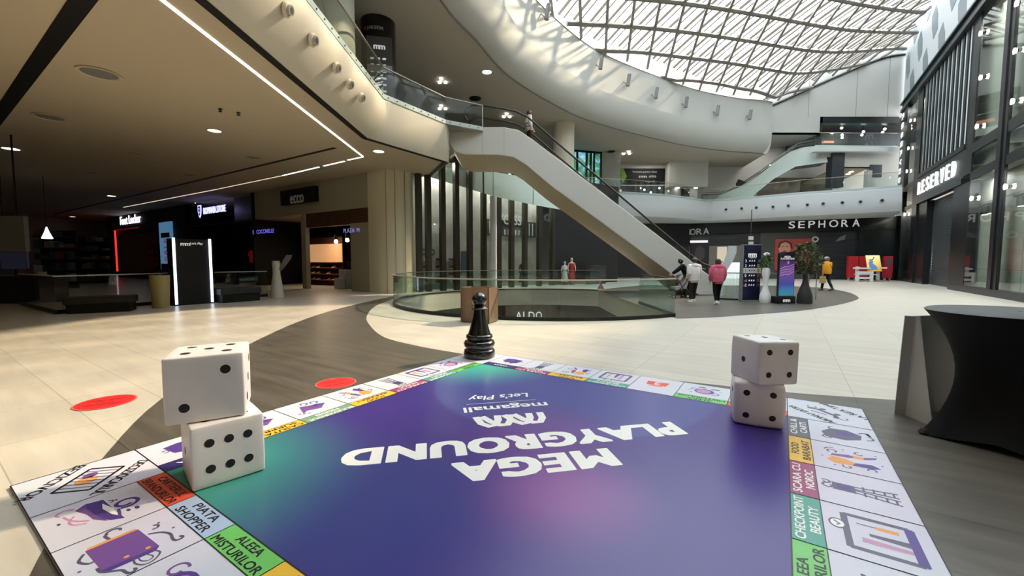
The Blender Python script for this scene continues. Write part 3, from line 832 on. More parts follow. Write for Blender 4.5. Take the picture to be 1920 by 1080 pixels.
balustrade('glass_railing', 'long glass railing of the far first-storey balcony under the upper escalator', [(p.x, p.y) for p in fb], ZL, 1.15, 0.14, None, M_glass, base_mat=M_clamp, loc=fb[6], flatrail=True)
for i, (px, py) in enumerate([(1362, 393), (1390, 391), (1419, 389.5), (1449, 388), (1480, 386), (1512, 384), (1545, 382), (1580, 380), (1615, 378.5), (1654, 376)]):
    # meet the fascia plane
    d = ray(px, py); best = None
    for a in range(5, len(fb) - 1):
        A = fb[a] + nb[a] * 0.3; B = fb[a + 1] + nb[a + 1] * 0.3
        for k in range(20):
            q = A.lerp(B, k / 20); e = abs(q.x / q.y - d.x / d.y)
            if best is None or e < best[0]: best = (e, q, nb[a])
    q = best[1]; c = Vector((q.x, q.y, CAM_H + d.z * q.y / d.y)); nn = best[2]
    t = thing('fascia_spotlight', f'{ORD[i]} from the left of the small dark spots in the far white balcony face', 'spotlight', c, 'spots in the far balcony face')
    fr = Frame(c, nn.cross(Vector((0, 0, -1))))
    mb = MB(); mb.disc(fr, 0, 0, 0.16, 0.0, 16, thick=0.05); obj('flange', mb, M_lgrey, t)
    mb = MB(); mb.disc(fr, 0, 0, 0.1, 0.05, 14, thick=0.06); obj('lens', mb, M_black, t)
# slab band over the far rim of the opening (seen under the escalator)
M_pale = mat('pale_glass_panel', (206, 226, 222), 0.3)
pp = [DP(775, 322, 22.5), DP(815, 335, 23.0), DP(870, 351, 23.6), DP(925, 368, 24.2), DP(1000, 384, 25.0), DP(1080, 398, 26)]
pq = [DP(775, 305, 22.5), DP(830, 316, 23.0), DP(870, 317, 23.6), DP(925, 322, 24.2), DP(1000, 335, 25.0), DP(1080, 352, 26)]
mb = MB(); mb.loft([pp, pq], closed=False); structure('trim_19', mb, M_pale)
mb = MB()
for a, b in zip(pp[1:-1], pq[1:-1]):
    for u in (0,):
        mb.bar(a + Vector((0, -0.02, 0)), b + Vector((0, -0.02, 0)), 0.02, 0.02)
structure('trim_20', mb, M_grey)
c = DP(925, 368, 24.0); mb = MB(); mb.lathe([(0.2, 0.0), (0.2, c.z)], (c.x, 24.0, 0), 20); structure('column_white', mb, M_white2, SM)

# ================================================================== ESCALATOR FROM THE GROUND FLOOR
M_esc = mat('escalator_panel', (186, 186, 181), 0.4, spec=0.4)
M_under = mat('escalator_underside', (196, 180, 150), 0.5, spec=0.4)
YE = 19.4
FE = Frame((0, YE, 0), (1, 0, 0))
E_top = [ONP(*p, FE) for p in [(838, 238), (905, 238), (945, 238), (972, 243), (1000, 262), (1290, 484), (1312, 503), (1336, 520)]]
E_bot = [ONP(*p, FE) for p in [(1338, 556), (1310, 554), (1240, 500), (1120, 412), (1037, 352), (985, 309), (962, 295), (935, 291), (870, 290), (852, 284), (842, 270)]]
E_bot = [(x, max(z, 0.01)) for x, z in E_bot]
t = thing('escalator', 'long white escalator rising left from the floor to the upper balcony', 'escalator', (4.5, 21, 0))
WE = 3.6
mb = MB(); mb.fprism(FE, E_top + E_bot, -0.12, 0.0); obj('side_panel', mb, M_esc, t, bevel=0.04)
mb = MB(); mb.fprism(FE, E_top + E_bot, -WE, -WE + 0.12); obj('side_panel', mb, M_esc, t)
mb = MB(); lo = E_bot
mb.loft([[FE.p(x, z, -0.02) for x, z in lo], [FE.p(x, z - 0.01, -WE + 0.02) for x, z in lo]], closed=False); obj('underside', mb, M_under, t)
# seams on the side panel
for a, b in (((945, 238), (945, 291)), ((905, 240), (905, 290))):
    A, B = ONP(*a, FE), ONP(*b, FE); mb = MB(); mb.bar(FE.p(*A, 0.002), FE.p(*B, 0.002), 0.012, 0.012); obj('panel_seam', mb, M_grey, t)
# step bands: two flights side by side
sx0, sz0 = E_top[4]; sx1, sz1 = E_top[6]
slope = (sz0 - sz1) / (sx1 - sx0)
def flight(w0, w1):
    mb = MB(); prof = []; x = sx0; z = sz0 - 0.22; n = 30; dx = (sx1 + 0.4 - sx0) / n
    for i in range(n):
        prof += [(x + i * dx, z - i * dx * slope), (x + (i + 1) * dx, z - i * dx * slope)]
    prof = [(E_top[0][0] + 0.6, z)] + prof + [(sx1 + 0.4, max(0.02, z - n * dx * slope)), (sx1 + 0.4, max(0.0, z - n * dx * slope - 0.2)), (sx0, z - 0.3), (E_top[0][0] + 0.6, z - 0.12)]
    mb.fprism(FE, prof, -w1, -w0); return mb
for a, b in ((0.3, 1.5), (2.1, 3.3)):
    obj('step_band', flight(a, b), mat('step_metal', (70, 72, 74), 0.45, metal=0.6), t)
def handrail_path(w):
    P = [ONP(*p, FE) for p in [(870, 216), (873, 204), (884, 197), (905, 197), (940, 202), (968, 208), (990, 219), (1010, 236), (1060, 280), (1160, 364), (1240, 432), (1290, 474), (1318, 494), (1345, 505)]]
    e = P[-1]
    P += [(e[0] + 0.25, e[1] - 0.05), (e[0] + 0.32, e[1] - 0.25), (e[0] + 0.2, e[1] - 0.42), (e[0] - 0.1, e[1] - 0.46)]
    return [FE.p(x, z, -w) for x, z in P], P
M_hr = mat('black_handrail', (24, 26, 26), 0.4)
for w in (0.06, 1.75, WE - 0.06):
    P3, P2 = handrail_path(w)
    mb = MB(); mb.tube([P3[0] + Vector((0.15, 0, -0.22))] + P3, 0.045, 8); obj('handrail', mb, M_hr, t, SM)
    top = [p for p in P2[2:14]]
    mb = MB()
    lowr = [(-1.3, E_top[0][1])] + [(x, np.interp(x, [q[0] for q in E_top], [q[1] for q in E_top])) for x, z in top[1:]]
    mb.loft([[FE.p(x, z, -w) for x, z in top], [FE.p(x, z - 0.02, -w) for x, z in lowr]], closed=False)
    obj('glass_side', mb, M_glassd if w < 1 else M_glass, t)
mb = MB(); mb.box(E_top[-1][0] - 0.1, YE, 0.0, E_top[-1][0] + 0.7, YE + WE, 0.02); obj('landing_plate', mb, M_steel, t)

# ================================================================== ESCALATOR FROM THE FIRST TO THE SECOND STOREY
FU = Frame((19, 40.3, 0), (9, -2.7, 0))
M_pal2 = mat('pale_green_panel', (204, 216, 210), 0.4)
t = thing('escalator', 'far white escalator climbing right from the first-storey balcony to the turquoise counter', 'escalator', FU.p(3, ZL))
U_top = [ONP(*p, FU) for p in [(1400, 345), (1430, 324), (1450, 306), (1482, 284), (1506, 276), (1545, 272)]]
U_bot = [ONP(*p, FU) for p in [(1552, 304), (1513, 309), (1492, 312), (1450, 336), (1419, 361), (1406, 374), (1340, 374), (1350, 366)]]
for z0, z1 in ((-0.1, 0.0), (-1.7, -1.6)):
    mb = MB(); mb.fprism(FU, U_top + U_bot, z0, z1); obj('side_panel', mb, M_pal2, t)
mb = MB(); mb.loft([[FU.p(x, z + 0.01, -0.02) for x, z in U_bot[:6]], [FU.p(x, z, -1.68) for x, z in U_bot[:6]]], closed=False); obj('underside', mb, M_grey, t)
hp = [(1318, 372), (1316, 364), (1322, 361), (1350, 360), (1368, 356), (1385, 347), (1430, 318), (1447, 305), (1481, 279), (1496, 269), (1513, 265), (1541, 261), (1545, 266)]
for w, dz in ((0.05, 0), (0.2, -0.18), (1.65, 0)):
    P = [ONP(*p, FU) for p in hp]
    mb = MB(); mb.tube([FU.p(x, z + dz, -w) for x, z in P], 0.05, 6); obj('handrail', mb, M_grey, t, SM)
    if dz == 0:
        top = P[3:-1]; mb = MB(); mb.loft([[FU.p(x, z, -w) for x, z in top], [FU.p(x, z - 0.75, -w) for x, z in top]], closed=False); obj('glass_side', mb, M_glassg, t)
mb = MB(); q0 = ONP(1380, 346, FU)
n = 16; prof = []
a0 = ONP(1400, 352, FU); a1 = ONP(1482, 292, FU)
for i in range(n):
    xx = a0[0] + (a1[0] - a0[0]) * i / n; zz = a0[1] + (a1[1] - a0[1]) * i / n; zn = a0[1] + (a1[1] - a0[1]) * (i + 1) / n
    prof += [(xx, zz), (xx, zn)]
prof += [(a1[0], a1[1] - 0.4), (a0[0], a0[1] - 0.4)]
mb.fprism(FU, prof, -1.5, -0.2); obj('step_band', mb, mat('step_metal', (70, 72, 74), 0.45, metal=0.6), t)
tri = [ONP(*p, FU) for p in [(1379, 345), (1384, 336), (1399, 342), (1381, 353)]]
mb = MB(); mb.fprism(FU, tri, 0.06, 0.12); obj('guard_plate', mb, M_black, t)

# ================================================================== FASHION STORE FRONT ON THE RIGHT
M_pier = mat('store_black', (22, 25, 28), 0.35, spec=0.4)
M_band = mat('store_band', (40, 50, 54), 0.4)
store = FAC
FAC2 = Frame(FAC.o, FAC.r)
mb = MB(); mb.fbox(FAC, -3.5, 0, 44, 20, -6.3, -6.0); structure('wall_right_back', mb, mat('store_inside', (176, 176, 168), 0.7))
mb = MB(); mb.fbox(FAC, -3.5, -0.02, 44, 0.02, -6.0, -0.4); structure('floor_store', mb, mat('store_floor', (200, 198, 192), 0.4))
for z in (5.95, 7.3, 14.3):
    mb = MB(); mb.fbox(FAC, -3.5, z, 44, z + 0.12, -6.0, -0.35); structure('ceiling_store', mb, M_lgrey)
def piece(name, x0, y0, x1, y1, d0=-0.1, d1=0.0, m=M_pier):
    mb = MB(); mb.fbox(FAC, x0, y0, x1, y1, d0, d1); return structure(name, mb, m)
TOPZ = 14.25
piece('trim_21', -2.6, 0, -0.35, TOPZ + 0.5, -0.5, 0.1)
piece('trim_22', 2.35, 0, 3.75, TOPZ)
piece('trim_23', 3.75, 0, 6.1, 5.8, -0.5, -0.1); piece('trim_24', 11.8, 0, 12.4, 5.8, -0.5, -0.05); piece('trim_25', 12.4, 0, 14.5, 5.8, -0.4, -0.02)
piece('trim_26', 13.4, 6.2, 14.55, TOPZ)
for i, x in enumerate((17.72, 22.6, 27.5, 32.4, 37.3)):
    piece(f'trim_{27 + i}', x, 0, x + 1.0, TOPZ, -0.1, 0.02)
    piece('trim_40', x + 0.38, 0.3, x + 0.62, TOPZ, 0.02, 0.07)
piece('trim_32', 14.5, 7.22, 44, 7.72); piece('trim_33', 14.5, 5.82, 44, 6.25); piece('trim_34', -0.35, 7.4, 2.4, 7.75); piece('trim_35', -0.35, 5.7, 2.4, 6.0)
piece('trim_36', -0.35, 0, 2.4, 0.25); piece('trim_37', 12.4, 0, 44, 0.32, -0.35, 0.08)
piece('trim_38', -2.6, TOPZ, 44, TOPZ + 0.22, -0.4, 0.22); piece('trim_39', -2.6, TOPZ + 0.22, 44, TOPZ + 0.62, -0.4, 0.1, M_band)
piece('trim_41', -2.6, TOPZ + 0.62, 44, TOPZ + 0.74, -0.4, 0.25)
piece('trim_42', 3.75, 7.68, 13.4, 7.95, -0.3, 0.05)
# panes
M_shop = glass_mat('store_glass', (242, 246, 243), 1.1)
def panes(name, x0, x1, zs):
    for a, b in zs:
        mb = MB(); mb.fbox(FAC, x0, a, x1, b, -0.04, -0.03); structure(name, mb, M_shop)
panes('window_3', -0.35, 2.35, ((0.25, 5.7), (6.0, 7.4), (7.75, TOPZ)))
xs = (14.55, 18.77, 23.65, 28.55, 33.45)
for i, x in enumerate(xs):
    panes(f'window_{4 + i}', x, (17.72, 22.6, 27.5, 32.4, 37.3)[i], ((0.32, 5.82), (6.25, 7.22), (7.72, TOPZ)))
# pale display walls behind the panes
M_disp = noisy('display_wall', (196, 196, 186), (184, 186, 178), 1.0, 0.6, stretch=(0.3, 0.3, 3))
for i, (x0, x1) in enumerate(((-3.4, 2.3), (11.9, 17.75), (17.75, 22.6), (22.6, 27.5), (27.5, 40))):
    mb = MB(); mb.fbox(FAC, x0, 0.05, x1, 5.8, -0.6, -0.5); mb.fbox(FAC, x0, 6.0, x1, TOPZ, -0.6, -0.5)
    structure('wall_display', mb, M_disp)
    mb = MB()
    for z in (1.2, 4.6): mb.fbox(FAC, x0, z, x1, z + 0.02, -0.5, -0.49)
    for u in (0.35, 0.7): mb.fbox(FAC, x0 + (x1 - x0) * u, 0, x0 + (x1 - x0) * u + 0.02, 5.6, -0.5, -0.49)
    structure('trim_43', mb, M_grey)
# vertical fins over the entrance
mb = MB(); mb.fbox(FAC, 3.75, 7.9, 13.42, TOPZ, -0.25, -0.11); structure('wall_fins', mb, M_black2)
ft = thing('slat_screen', 'screen of tall pale grey vertical slats above the store sign on the right', 'screen', FAC.p(8.5, 7.9))
M_fin = mat('fin_grey', (196, 206, 208), 0.45)
for k in range(12):
    x = 4.25 + k * 0.79
    mb = MB(); mb.fbox(FAC, x, 7.95, x + 0.46, TOPZ, -0.1, -0.06); obj('slat', mb, M_fin, ft)
    mb = MB(); mb.fbox(FAC, x + 0.46, 7.95, x + 0.79, TOPZ, -0.1, 0.0); obj('divider', mb, M_black, ft)
# sign band with the store name
piece('trim_44', 3.75, 5.8, 13.4, 6.1, -0.3, 0.06); 
mb = MB(); mb.fbox(FAC, 3.75, 6.1, 13.4, 7.68, -0.3, 0.0); structure('trim_45', mb, M_band)
t = thing('store_sign', 'white letters of the clothing store name over the shuttered entrance on the right', 'sign', FAC.p(8.2, 6.9))
M_let = mat('letter_white', (240, 240, 240), 0.5, emit=(250, 250, 250), es=0.35)
word = 'RESERVED'; x = 4.35
for k, ch in enumerate(word):
    mb = MB(); mb.text(ch, FAC.sub(4.55 + k * 1.07, 6.9, 0.02), cap=0.95, width=0.6, thick=0.08, bold=0.015); obj('letter', mb, M_let, t)
# vertical signs on the end pier
M_let2 = mat('letter_white_dim', (235, 235, 235), 0.5, emit=(240, 240, 240), es=0.35)
FP = FAC.sub(-1.85, 0, 0.1)
for lb, zt, zb in (('upper', 13.75, 8.45), ('lower', 5.1, 0.7)):
    t = thing('vertical_sign', f'{lb} of the two vertical white store names on the black end pier', 'sign', FP.p(0, (zt + zb) / 2), 'vertical store names')
    for k, ch in enumerate(word):
        z = zt + (zb - zt) * k / 7
        mb = MB(); mb.text(ch, FP.sub(0, z, 0.01, -math.pi / 2), cap=0.62, width=0.46, thick=0.05, bold=0.01); obj('letter', mb, M_let2, t)
# roller shutter
mb = MB()
for k in range(38):
    z = k * 0.152; mb.fbox(FAC, 6.1, z, 11.8, z + 0.14, -0.55, -0.47 + 0.03)
o = structure('door_2', mb, mat('shutter_grey', (66, 72, 76), 0.45, metal=0.3))
mb = MB(); mb.fbox(FAC, 6.1, 0, 11.8, 5.8, -0.62, -0.52); structure('door_2', mb, M_dark)
# star-like bulbs at the pane edges
for i, (px, py) in enumerate([(1840, 62), (1840, 145), (1833, 237), (1823, 372), (1908, 6), (1905, 95), (1900, 190), (1887, 350), (1708, 226), (1704, 278), (1701, 321), (1697, 402)]):
    x, z = ONP(px, py, FAC); c = FAC.p(x, z, -0.4)
    c = EYE + ray(px, py) * ((FAC.o + FAC.n * 0.06 - EYE).dot(FAC.n) / ray(px, py).dot(FAC.n))
    t = thing('window_spotlight', f'{ORD[i % 4]} bright spot from the top in the ' + ('tall pane right of the slats' if i < 4 else 'rightmost store pane' if i < 8 else 'narrow far pane of the store'), 'spotlight', c, 'bright spots in the store panes')
    r = 0.1
    mb = MB(); mb.cyl(c + FAC.n * -0.02, c + FAC.n * 0.06, r, 14, r * 1.3); obj('reflector', mb, glow('spot_glow', (255, 244, 225), 6), t)
    mb = MB(); mb.cyl(c + FAC.n * -0.07, c + FAC.n * -0.02, r * 0.8, 12); obj('housing', mb, M_black, t, SM)
# track lights inside
for i, (pxs, y) in enumerate((((1826, 1837, 1847, 1853), 408), ((1889, 1903, 1915), 400))):
    xs_ = [ONP(px, y, FAC)[0] for px in pxs]; z = 4.0
    t = thing('track_light', ('left' if i == 0 else 'right') + ' rail of black track spotlights hanging behind the store panes', 'track light', FAC.p(xs_[0], z, -0.25))
    mb = MB(); mb.fbox(FAC, xs_[0] - 0.3, 4.35, xs_[-1] + 0.6, 4.42, -0.28, -0.22); obj('rail', mb, M_black, t)
    for x in xs_:
        a = FAC.p(x + 0.35, 4.3, -0.25); mb = MB(); mb.cyl(a, a + FAC.r * 0.1 + Vector((0, 0, -0.4)), 0.13, 12, 0.15); obj('spot', mb, M_black, t, SM)
        mb = MB(); b = a + FAC.r * 0.1 + Vector((0, 0, -0.4)); mb.cyl(b, b + Vector((0, 0, -0.02)), 0.12, 12); obj('lens', mb, M_lampw, t)
# patterned wall above the store: white panels with grey hexagons
mb = MB(); mb.fbox(FAC, -4.2, TOPZ + 0.74, 44, 21.5, -0.6, -0.2); structure('wall_right', mb, M_white2)
mb = MB()
for r in range(3):
    for k in range(-2, 14):
        x = k * 3.9 + (1.95 if r % 2 else 0) - 1.2; z = 16.2 + r * 2.1; q = 1.5
        mb.fprism(FAC, [(x + a * q, z + b_ * q) for a, b_ in ((-0.45, -0.1), (-0.1, -0.75), (0.55, -0.55), (0.45, 0.15), (0.1, 0.75), (-0.55, 0.5))], -0.2, -0.185)
structure('trim_46', mb, mat('hex_grey', (118, 128, 132), 0.5))

# ================================================================== PERFUME STORE AT THE FAR END
p0 = Vector((17.6, 41.0, 0)); p1 = Vector((32.9, 34.9, 0))
FS = Frame(p0, p1 - p0); LS = (p1 - p0).length
M_sep = mat('perfume_black', (20, 21, 24), 0.35, spec=0.3)
mb = MB(); mb.fbox(FS, 0, 0, LS, 5.4, -0.4, -0.2); structure('wall_perfume', mb, noisy('shutter_black', (26, 28, 32), (44, 46, 50), 1.6, 0.4, stretch=(0.4, 0.4, 6)))
mb = MB(); y = ONP(1545, 433, FS)[1]; mb.fbox(FS, -0.2, y, LS, 5.4, -0.2, 0.1); structure('trim_47', mb, M_sep)
xa = ONP(1612, 430, FS)[0]
mb = MB(); mb.fbox(FS, xa, 0, LS, y, -0.2, 0.0); structure('trim_48', mb, noisy('black_panel', (16, 20, 24), (26, 32, 38), 0.8, 0.3))
t = thing('store_sign', 'spaced silver letters of the perfume store name on the black far wall', 'sign', FS.p(ONP(1545, 420, FS)[0], 4.4))
M_sep_l = mat('perfume_silver', (190, 190, 190), 0.4, emit=(200, 200, 200), es=0.28)
for ch, px, py in zip('SEPHORA', (1484, 1502, 1521, 1540, 1562, 1583, 1604), (421.5, 421, 420.5, 420, 419, 418.5, 417.5)):
    x, z = ONP(px, py, FS); mb = MB(); mb.text(ch, FS.sub(x, z, 0.11), cap=0.66, thick=0.06, width=0.48 if ch != 'O' else 0.64, bold=0.012); obj('letter', mb, M_sep_l, t)
# open part of the store with the red poster
xb0, xb1 = ONP(1425, 470, FS)[0], ONP(1529, 470, FS)[0]
mb = MB(); mb.fbox(FS, xb0, 0.02, xb1, y, -0.2, -0.12); structure('trim_49', mb, mat('store_dim', (64, 62, 60), 0.6))
x0, z0 = ONP(1452, 506, FS); x1, z1 = ONP(1528, 447, FS)
t = thing('poster', 'large red beauty poster with a face behind the plants at the far store', 'poster', FS.p((x0 + x1) / 2, z0))
mb = MB(); mb.fbox(FS, x0, z0, x1, z1, -0.1, -0.04); obj('sheet', mb, mat('poster_red', (160, 56, 52), 0.5), t)
mb = MB(); mb.disc(FS, x0 + 0.75, z1 - 0.8, 0.48, -0.03, 24, 0.62); obj('face', mb, mat('poster_skin', (196, 140, 120), 0.6), t)
mb = MB(); mb.stroke(FS, [(x0 + 0.25, z1 - 0.8), (x0 + 0.4, z1 - 0.35), (x0 + 0.8, z1 - 0.2), (x0 + 1.2, z1 - 0.4), (x0 + 1.3, z1 - 0.9)], 0.16, -0.02)
for q in (0.58, 0.92): mb.stroke(FS, [(x0 + q - 0.1, z1 - 0.72), (x0 + q, z1 - 0.68), (x0 + q + 0.1, z1 - 0.72)], 0.05, -0.02)
obj('hair', mb, mat('poster_dark', (60, 30, 28), 0.6), t)
mb = MB(); mb.disc(FS, x0 + 0.75, z1 - 1.12, 0.15, -0.02, 14, 0.06); mb.stroke(FS, [(x0 + 1.9, z1 - 1.0), (x0 + 2.4, z1 - 0.85), (x0 + 2.9, z1 - 1.05), (x0 + 2.4, z1 - 1.2), (x0 + 1.9, z1 - 1.0)], 0.12, -0.02); obj('lips', mb, mat('poster_lip', (120, 20, 28), 0.5), t)
# wall-mounted white ring
x, z = ONP(1527, 449, FS)
fr = FS.sub(x, z, 0.25); mb = MB(); mb.tube([fr.p(0.2 * math.cos(a), 0.2 * math.sin(a)) for a in np.linspace(0, 2 * math.pi, 20, endpoint=False)], 0.07, 8, closed=True)
mb.cyl(fr.p(0, 0.1, -0.26), fr.p(0, 0.2, 0), 0.03, 6)
tag(obj('ring_sign', mb, mat('ring_grey', (180, 180, 180), 0.5), smooth=SM), 'small white ring sign standing out from the far wall above the green plant', 'sign')
x, z = ONP(1577, 447, FS); mb = MB(); mb.fprism(FS, [(x - 0.4, z - 0.3), (x - 0.1, z + 0.1), (x + 0.35, z + 0.35), (x + 0.3, z - 0.1)], -0.15, -0.08)
tag(obj('wall_emblem', mb, mat('emblem_grey', (96, 104, 106), 0.5)), 'grey slanted emblem on the dark shutter right of the white ring sign', 'sign')
# second face of the perfume store, to the left
p2 = Vector((5.0, 40.4, 0)); FS2 = Frame(p2, Vector((17.6, 41.0, 0)) - p2)
mb = MB(); mb.fbox(FS2, 0, 0, 12.6, 5.4, -0.5, -0.2); structure('wall_perfume_left', mb, mat('dim_store', (44, 42, 42), 0.6))
mb = MB(); mb.fbox(FS2, 4.0, 3.1, 12.6, 5.3, -0.2, 0.1); structure('trim_50', mb, M_sep)
t = thing('store_sign', 'partly hidden silver store letters just above the heads of the people', 'sign', FS.p(ONP(1310, 434, FS)[0], 4))
for ch, px, py in zip('HORA', (1289, 1299, 1311, 1324), (435, 434.5, 434, 433.3)):
    x, z = ONP(px, py, FS); mb = MB(); mb.text(ch, FS.sub(x, z, 0.11), cap=0.62, thick=0.05, width=0.5, bold=0.01); obj('letter', mb, mat('perfume_dim', (140, 140, 140), 0.5, emit=(150, 150, 150), es=0.12), t)
x0 = ONP(1294, 453, FS)[0]; x1 = ONP(1327, 453, FS)[0]; z = ONP(1310, 453, FS)[1]
mb = MB(); mb.fbox(FS, x0, z - 0.1, x1, z + 0.1, 0.02, 0.12)
tag(obj('lightbox', mb, glow('lightbox_glow', (235, 235, 235), 0.9)), 'white light bar above the dark portrait panel behind the person in the white hoodie', 'light')
mb = MB(); mb.fbox(FS, x0 + 0.1, 0.01, x1, z - 0.15, -0.18, 0.1)
tt = tag(obj('portrait_panel', mb, mat('portrait_dark', (22, 22, 28), 0.4)), 'dark panel with a faint portrait under the white light bar', 'poster')
mb = MB(); mb.disc(FS, x0 + 0.9, 2.4, 0.45, 0.105, 20, 0.7); obj('face', mb, mat('portrait_face', (62, 54, 52), 0.6), tt)
x0 = ONP(1330, 465, FS)[0]; x1 = ONP(1392, 465, FS)[0]
mb = MB(); mb.fbox(FS, x0, 0.0, x1 + 0.6, 3.1, -0.2, -0.1); structure('trim_51', mb, mat('warm_grey_panel', (112, 106, 98), 0.4))
x0 = ONP(1345, 465, FS)[0]; x1 = ONP(1363, 465, FS)[0]
mb = MB(); mb.fbox(FS, x0, 1.6, x1, 3.0, -0.1, 0.0); tag(obj('lit_display', mb, mat('lit_display', (170, 160, 140), 0.5, emit=(230, 215, 190), es=0.25)), 'pale lit display panel on the far wall between the hooded people', 'display')
x0 = ONP(1352, 492, FS)[0]; x1 = ONP(1388, 492, FS)[0]; z = ONP(1370, 492, FS)[1]
mb = MB(); mb.fbox(FS, x0, 0.0, x1, z, 0.5, 1.4); tag(obj('shop_counter', mb, mat('counter_white', (220, 225, 225), 0.4, emit=(235, 240, 240), es=0.3), bevel=0.05), 'white counter behind the person in the pink hoodie', 'counter')
# small ceiling plates above the directory
mb = MB()
for k, (py0, py1) in enumerate(((443, 450), (453, 460))):
    A = DP(1403, py0, 30); B = DP(1411, py1, 30); mb.box(A.x, 29.9, B.z, B.x, 30.0, A.z)
tt = tag(obj('info_plate', mb, M_lgrey), 'pair of small pale plates hanging above the dark directory stand', 'sign')
mb = MB(); A = DP(1407, 443, 30); mb.cyl((A.x, 29.95, 5.3), (A.x, 29.95, A.z), 0.03, 6); obj('rod', mb, M_dark, tt)
# added fill lights for clothing store, boutique, recess and gallery
def area_lamp(name, c, e, size, col=(1, 0.96, 0.9), rot=(0, 0, 0)):
    l = bpy.data.lights.new(name, 'AREA'); l.energy = e; l.size = size; l.color = col
    o = bpy.data.objects.new(name, l); o.location = c; o.rotation_euler = rot; COL.objects.link(o); return o
for x in (1.0, 16.2, 20.7, 25.5):
    area_lamp('store_fill', FAC.p(x, 5.7, -0.27), 75, 0.2); area_lamp('store_fill', FAC.p(x, 14.1, -0.27), 100, 0.2)  # area lights added to brighten the displays behind the panes
area_lamp('recess_fill', (24.6, 39.4, 12.85), 45, 2.0)  # added fill so the recess does not stay dark
area_lamp('gallery_fill', (13.0, 38.6, 10.9), 60, 2.0)  # added fill that brightens the far walls round the banner

# ================================================================== SHOP FRONTS UNDER THE LOW CEILING (LEFT)
FL = Frame((-6.36, 20.65, 0), (0.843, -0.537, 0))     # x is negative going left
M_ecco = mat('olive_cream_wall', (150, 144, 122), 0.5)
def fl(px, py): return ONP(px, py, FL)
def lbox(name, px0, py0, px1, py1, d0, d1, m, struct=True):
    x0, za = fl(px0, py0); x1, zb = fl(px1, py1)
    mb = MB(); mb.fbox(FL, x0, min(za, zb), x1, max(za, zb), d0, d1)
    return structure(name, mb, m) if struct else mb
xe0 = fl(478, 400)[0]; xe1 = fl(690, 400)[0]; ze = 4.35
mb = MB(); mb.fbox(FL, xe0, ze, xe1, ZS + 0.6, -0.3, 0.0); structure('wall_shoe_shop', mb, M_ecco)
mb = MB(); mb.fbox(FL, fl(570, 500)[0], 3.55, xe1, ze, -0.3, -0.02); structure('trim_52', mb, noisy('brown_header', (78, 48, 26), (58, 36, 20), 2, 0.5))
mb = MB(); mb.fbox(FL, fl(568, 500)[0], 0, fl(576, 500)[0], ze, -0.2, 0.05); structure('trim_53', mb, M_ecco)
mb = MB(); mb.fbox(FL, fl(658, 500)[0], 0, xe1, 3.6, -0.3, -0.01); structure('wall_shoe_pier', mb, M_ecco)
# shop interiors
mb = MB(); mb.fbox(FL, -46, 0.0, xe1, ZS + 0.4, -5.2, -5.0); structure('wall_shops_back', mb, mat('shop_back', (44, 38, 34), 0.7))
mb = MB(); mb.fbox(FL, xe1 - 0.1, 0.0, xe1, ZS, -5.0, -0.3); structure('wall_shops_side', mb, mat('shop_back', (44, 38, 34), 0.7))
mb = MB(); mb.fbox(FL, fl(478, 500)[0] - 0.1, 0.0, fl(478, 500)[0] + 0.1, ZS, -5.0, 0.05); structure('wall_shops_divider', mb, M_black2)
mb = MB(); mb.fbox(FL, -46, 0.0, xe0 + 0.1, 0.02, -5, 0.0); structure('floor_shops', mb, M_dark)
# rounded cream corner column
mb = MB(); prof = []
cor = [fl(690, 548)]
pts = [FL.p(xe1, 0, 0.0), Vector((-6.75, 20.75, 0)), Vector((-6.2, 20.55, 0)), Vector((-5.75, 20.55, 0)), Vector((-5.35, 20.85, 0)), Vector((-5.12, 21.3, 0)), Vector((-5.1, 22.4, 0)), Vector((-7.4, 22.4, 0))]
mb.prism(pts, (0, 0, ZS + 0.9)); structure('column_corner', mb, mat('pale_column', (196, 188, 160), 0.35), SM)
mb = MB()
for p in (Vector((-6.2, 20.54, 0)), Vector((-5.75, 20.54, 0)), Vector((-5.34, 20.84, 0))): mb.bar(p, p + Vector((0, 0, ZS)), 0.02, 0.02)
structure('trim_54', mb, M_grey)
# narrow lit niche beside the column
# shoe shop sign
t = thing('shop_sign', 'black box sign with the dim lower-case shoe brand name on the olive wall', 'sign', FL.p(*fl(565, 367)))
x0, z0 = fl(533, 386); x1, z1 = fl(597, 349)
mb = MB(); mb.fbox(FL, x0, z0, x1, z1, 0.0, 0.22); obj('box', mb, M_black2, t)
mb = MB(); mb.text('ecco', FL.sub((x0 + x1) / 2, (z0 + z1) / 2 - 0.05, 0.22), cap=0.72, width=1.35, thick=0.03, bold=0.02); obj('lettering', mb, mat('sign_dim', (120, 118, 112), 0.5, emit=(120, 118, 110), es=0.08), t)
mb = MB(); mb.fbox(FL, xe0, ze, xe1, ze + 0.1, -5.0, -0.3); structure('ceiling_shoe_shop', mb, M_ecco)
# warm shelves inside the shoe shop
M_shelf = mat('warm_shelf', (150, 84, 50), 0.5)
t = thing('shoe_display', 'warm lit wall of shoe shelves inside the shoe shop', 'shelves', FL.p(fl(605, 500)[0], 0, -2.4))
FD_ = Frame(FL.p(0, 0, -2.6), FL.r); x0, z0 = ONP(580, 541, FD_); x1, _ = ONP(640, 541, FD_)
mb = MB(); mb.fbox(FL, x0, 1.55, x1, 2.75, -2.75, -2.7); obj('lit_panel', mb, mat('lit_panel', (190, 150, 110), 0.6, emit=(225, 170, 120), es=0.3), t)
mb = MB(); mb.fbox(FL, x0 - 0.2, 0, x1, 3.2, -2.85, -2.75); obj('back', mb, mat('shelf_back', (80, 42, 26), 0.6), t)
for z in (0.35, 0.75, 1.15, 1.5): mb = MB(); mb.fbox(FL, x0 - 0.1, z, x1, z + 0.04, -2.75, -2.35); obj('shelf', mb, M_shelf, t)
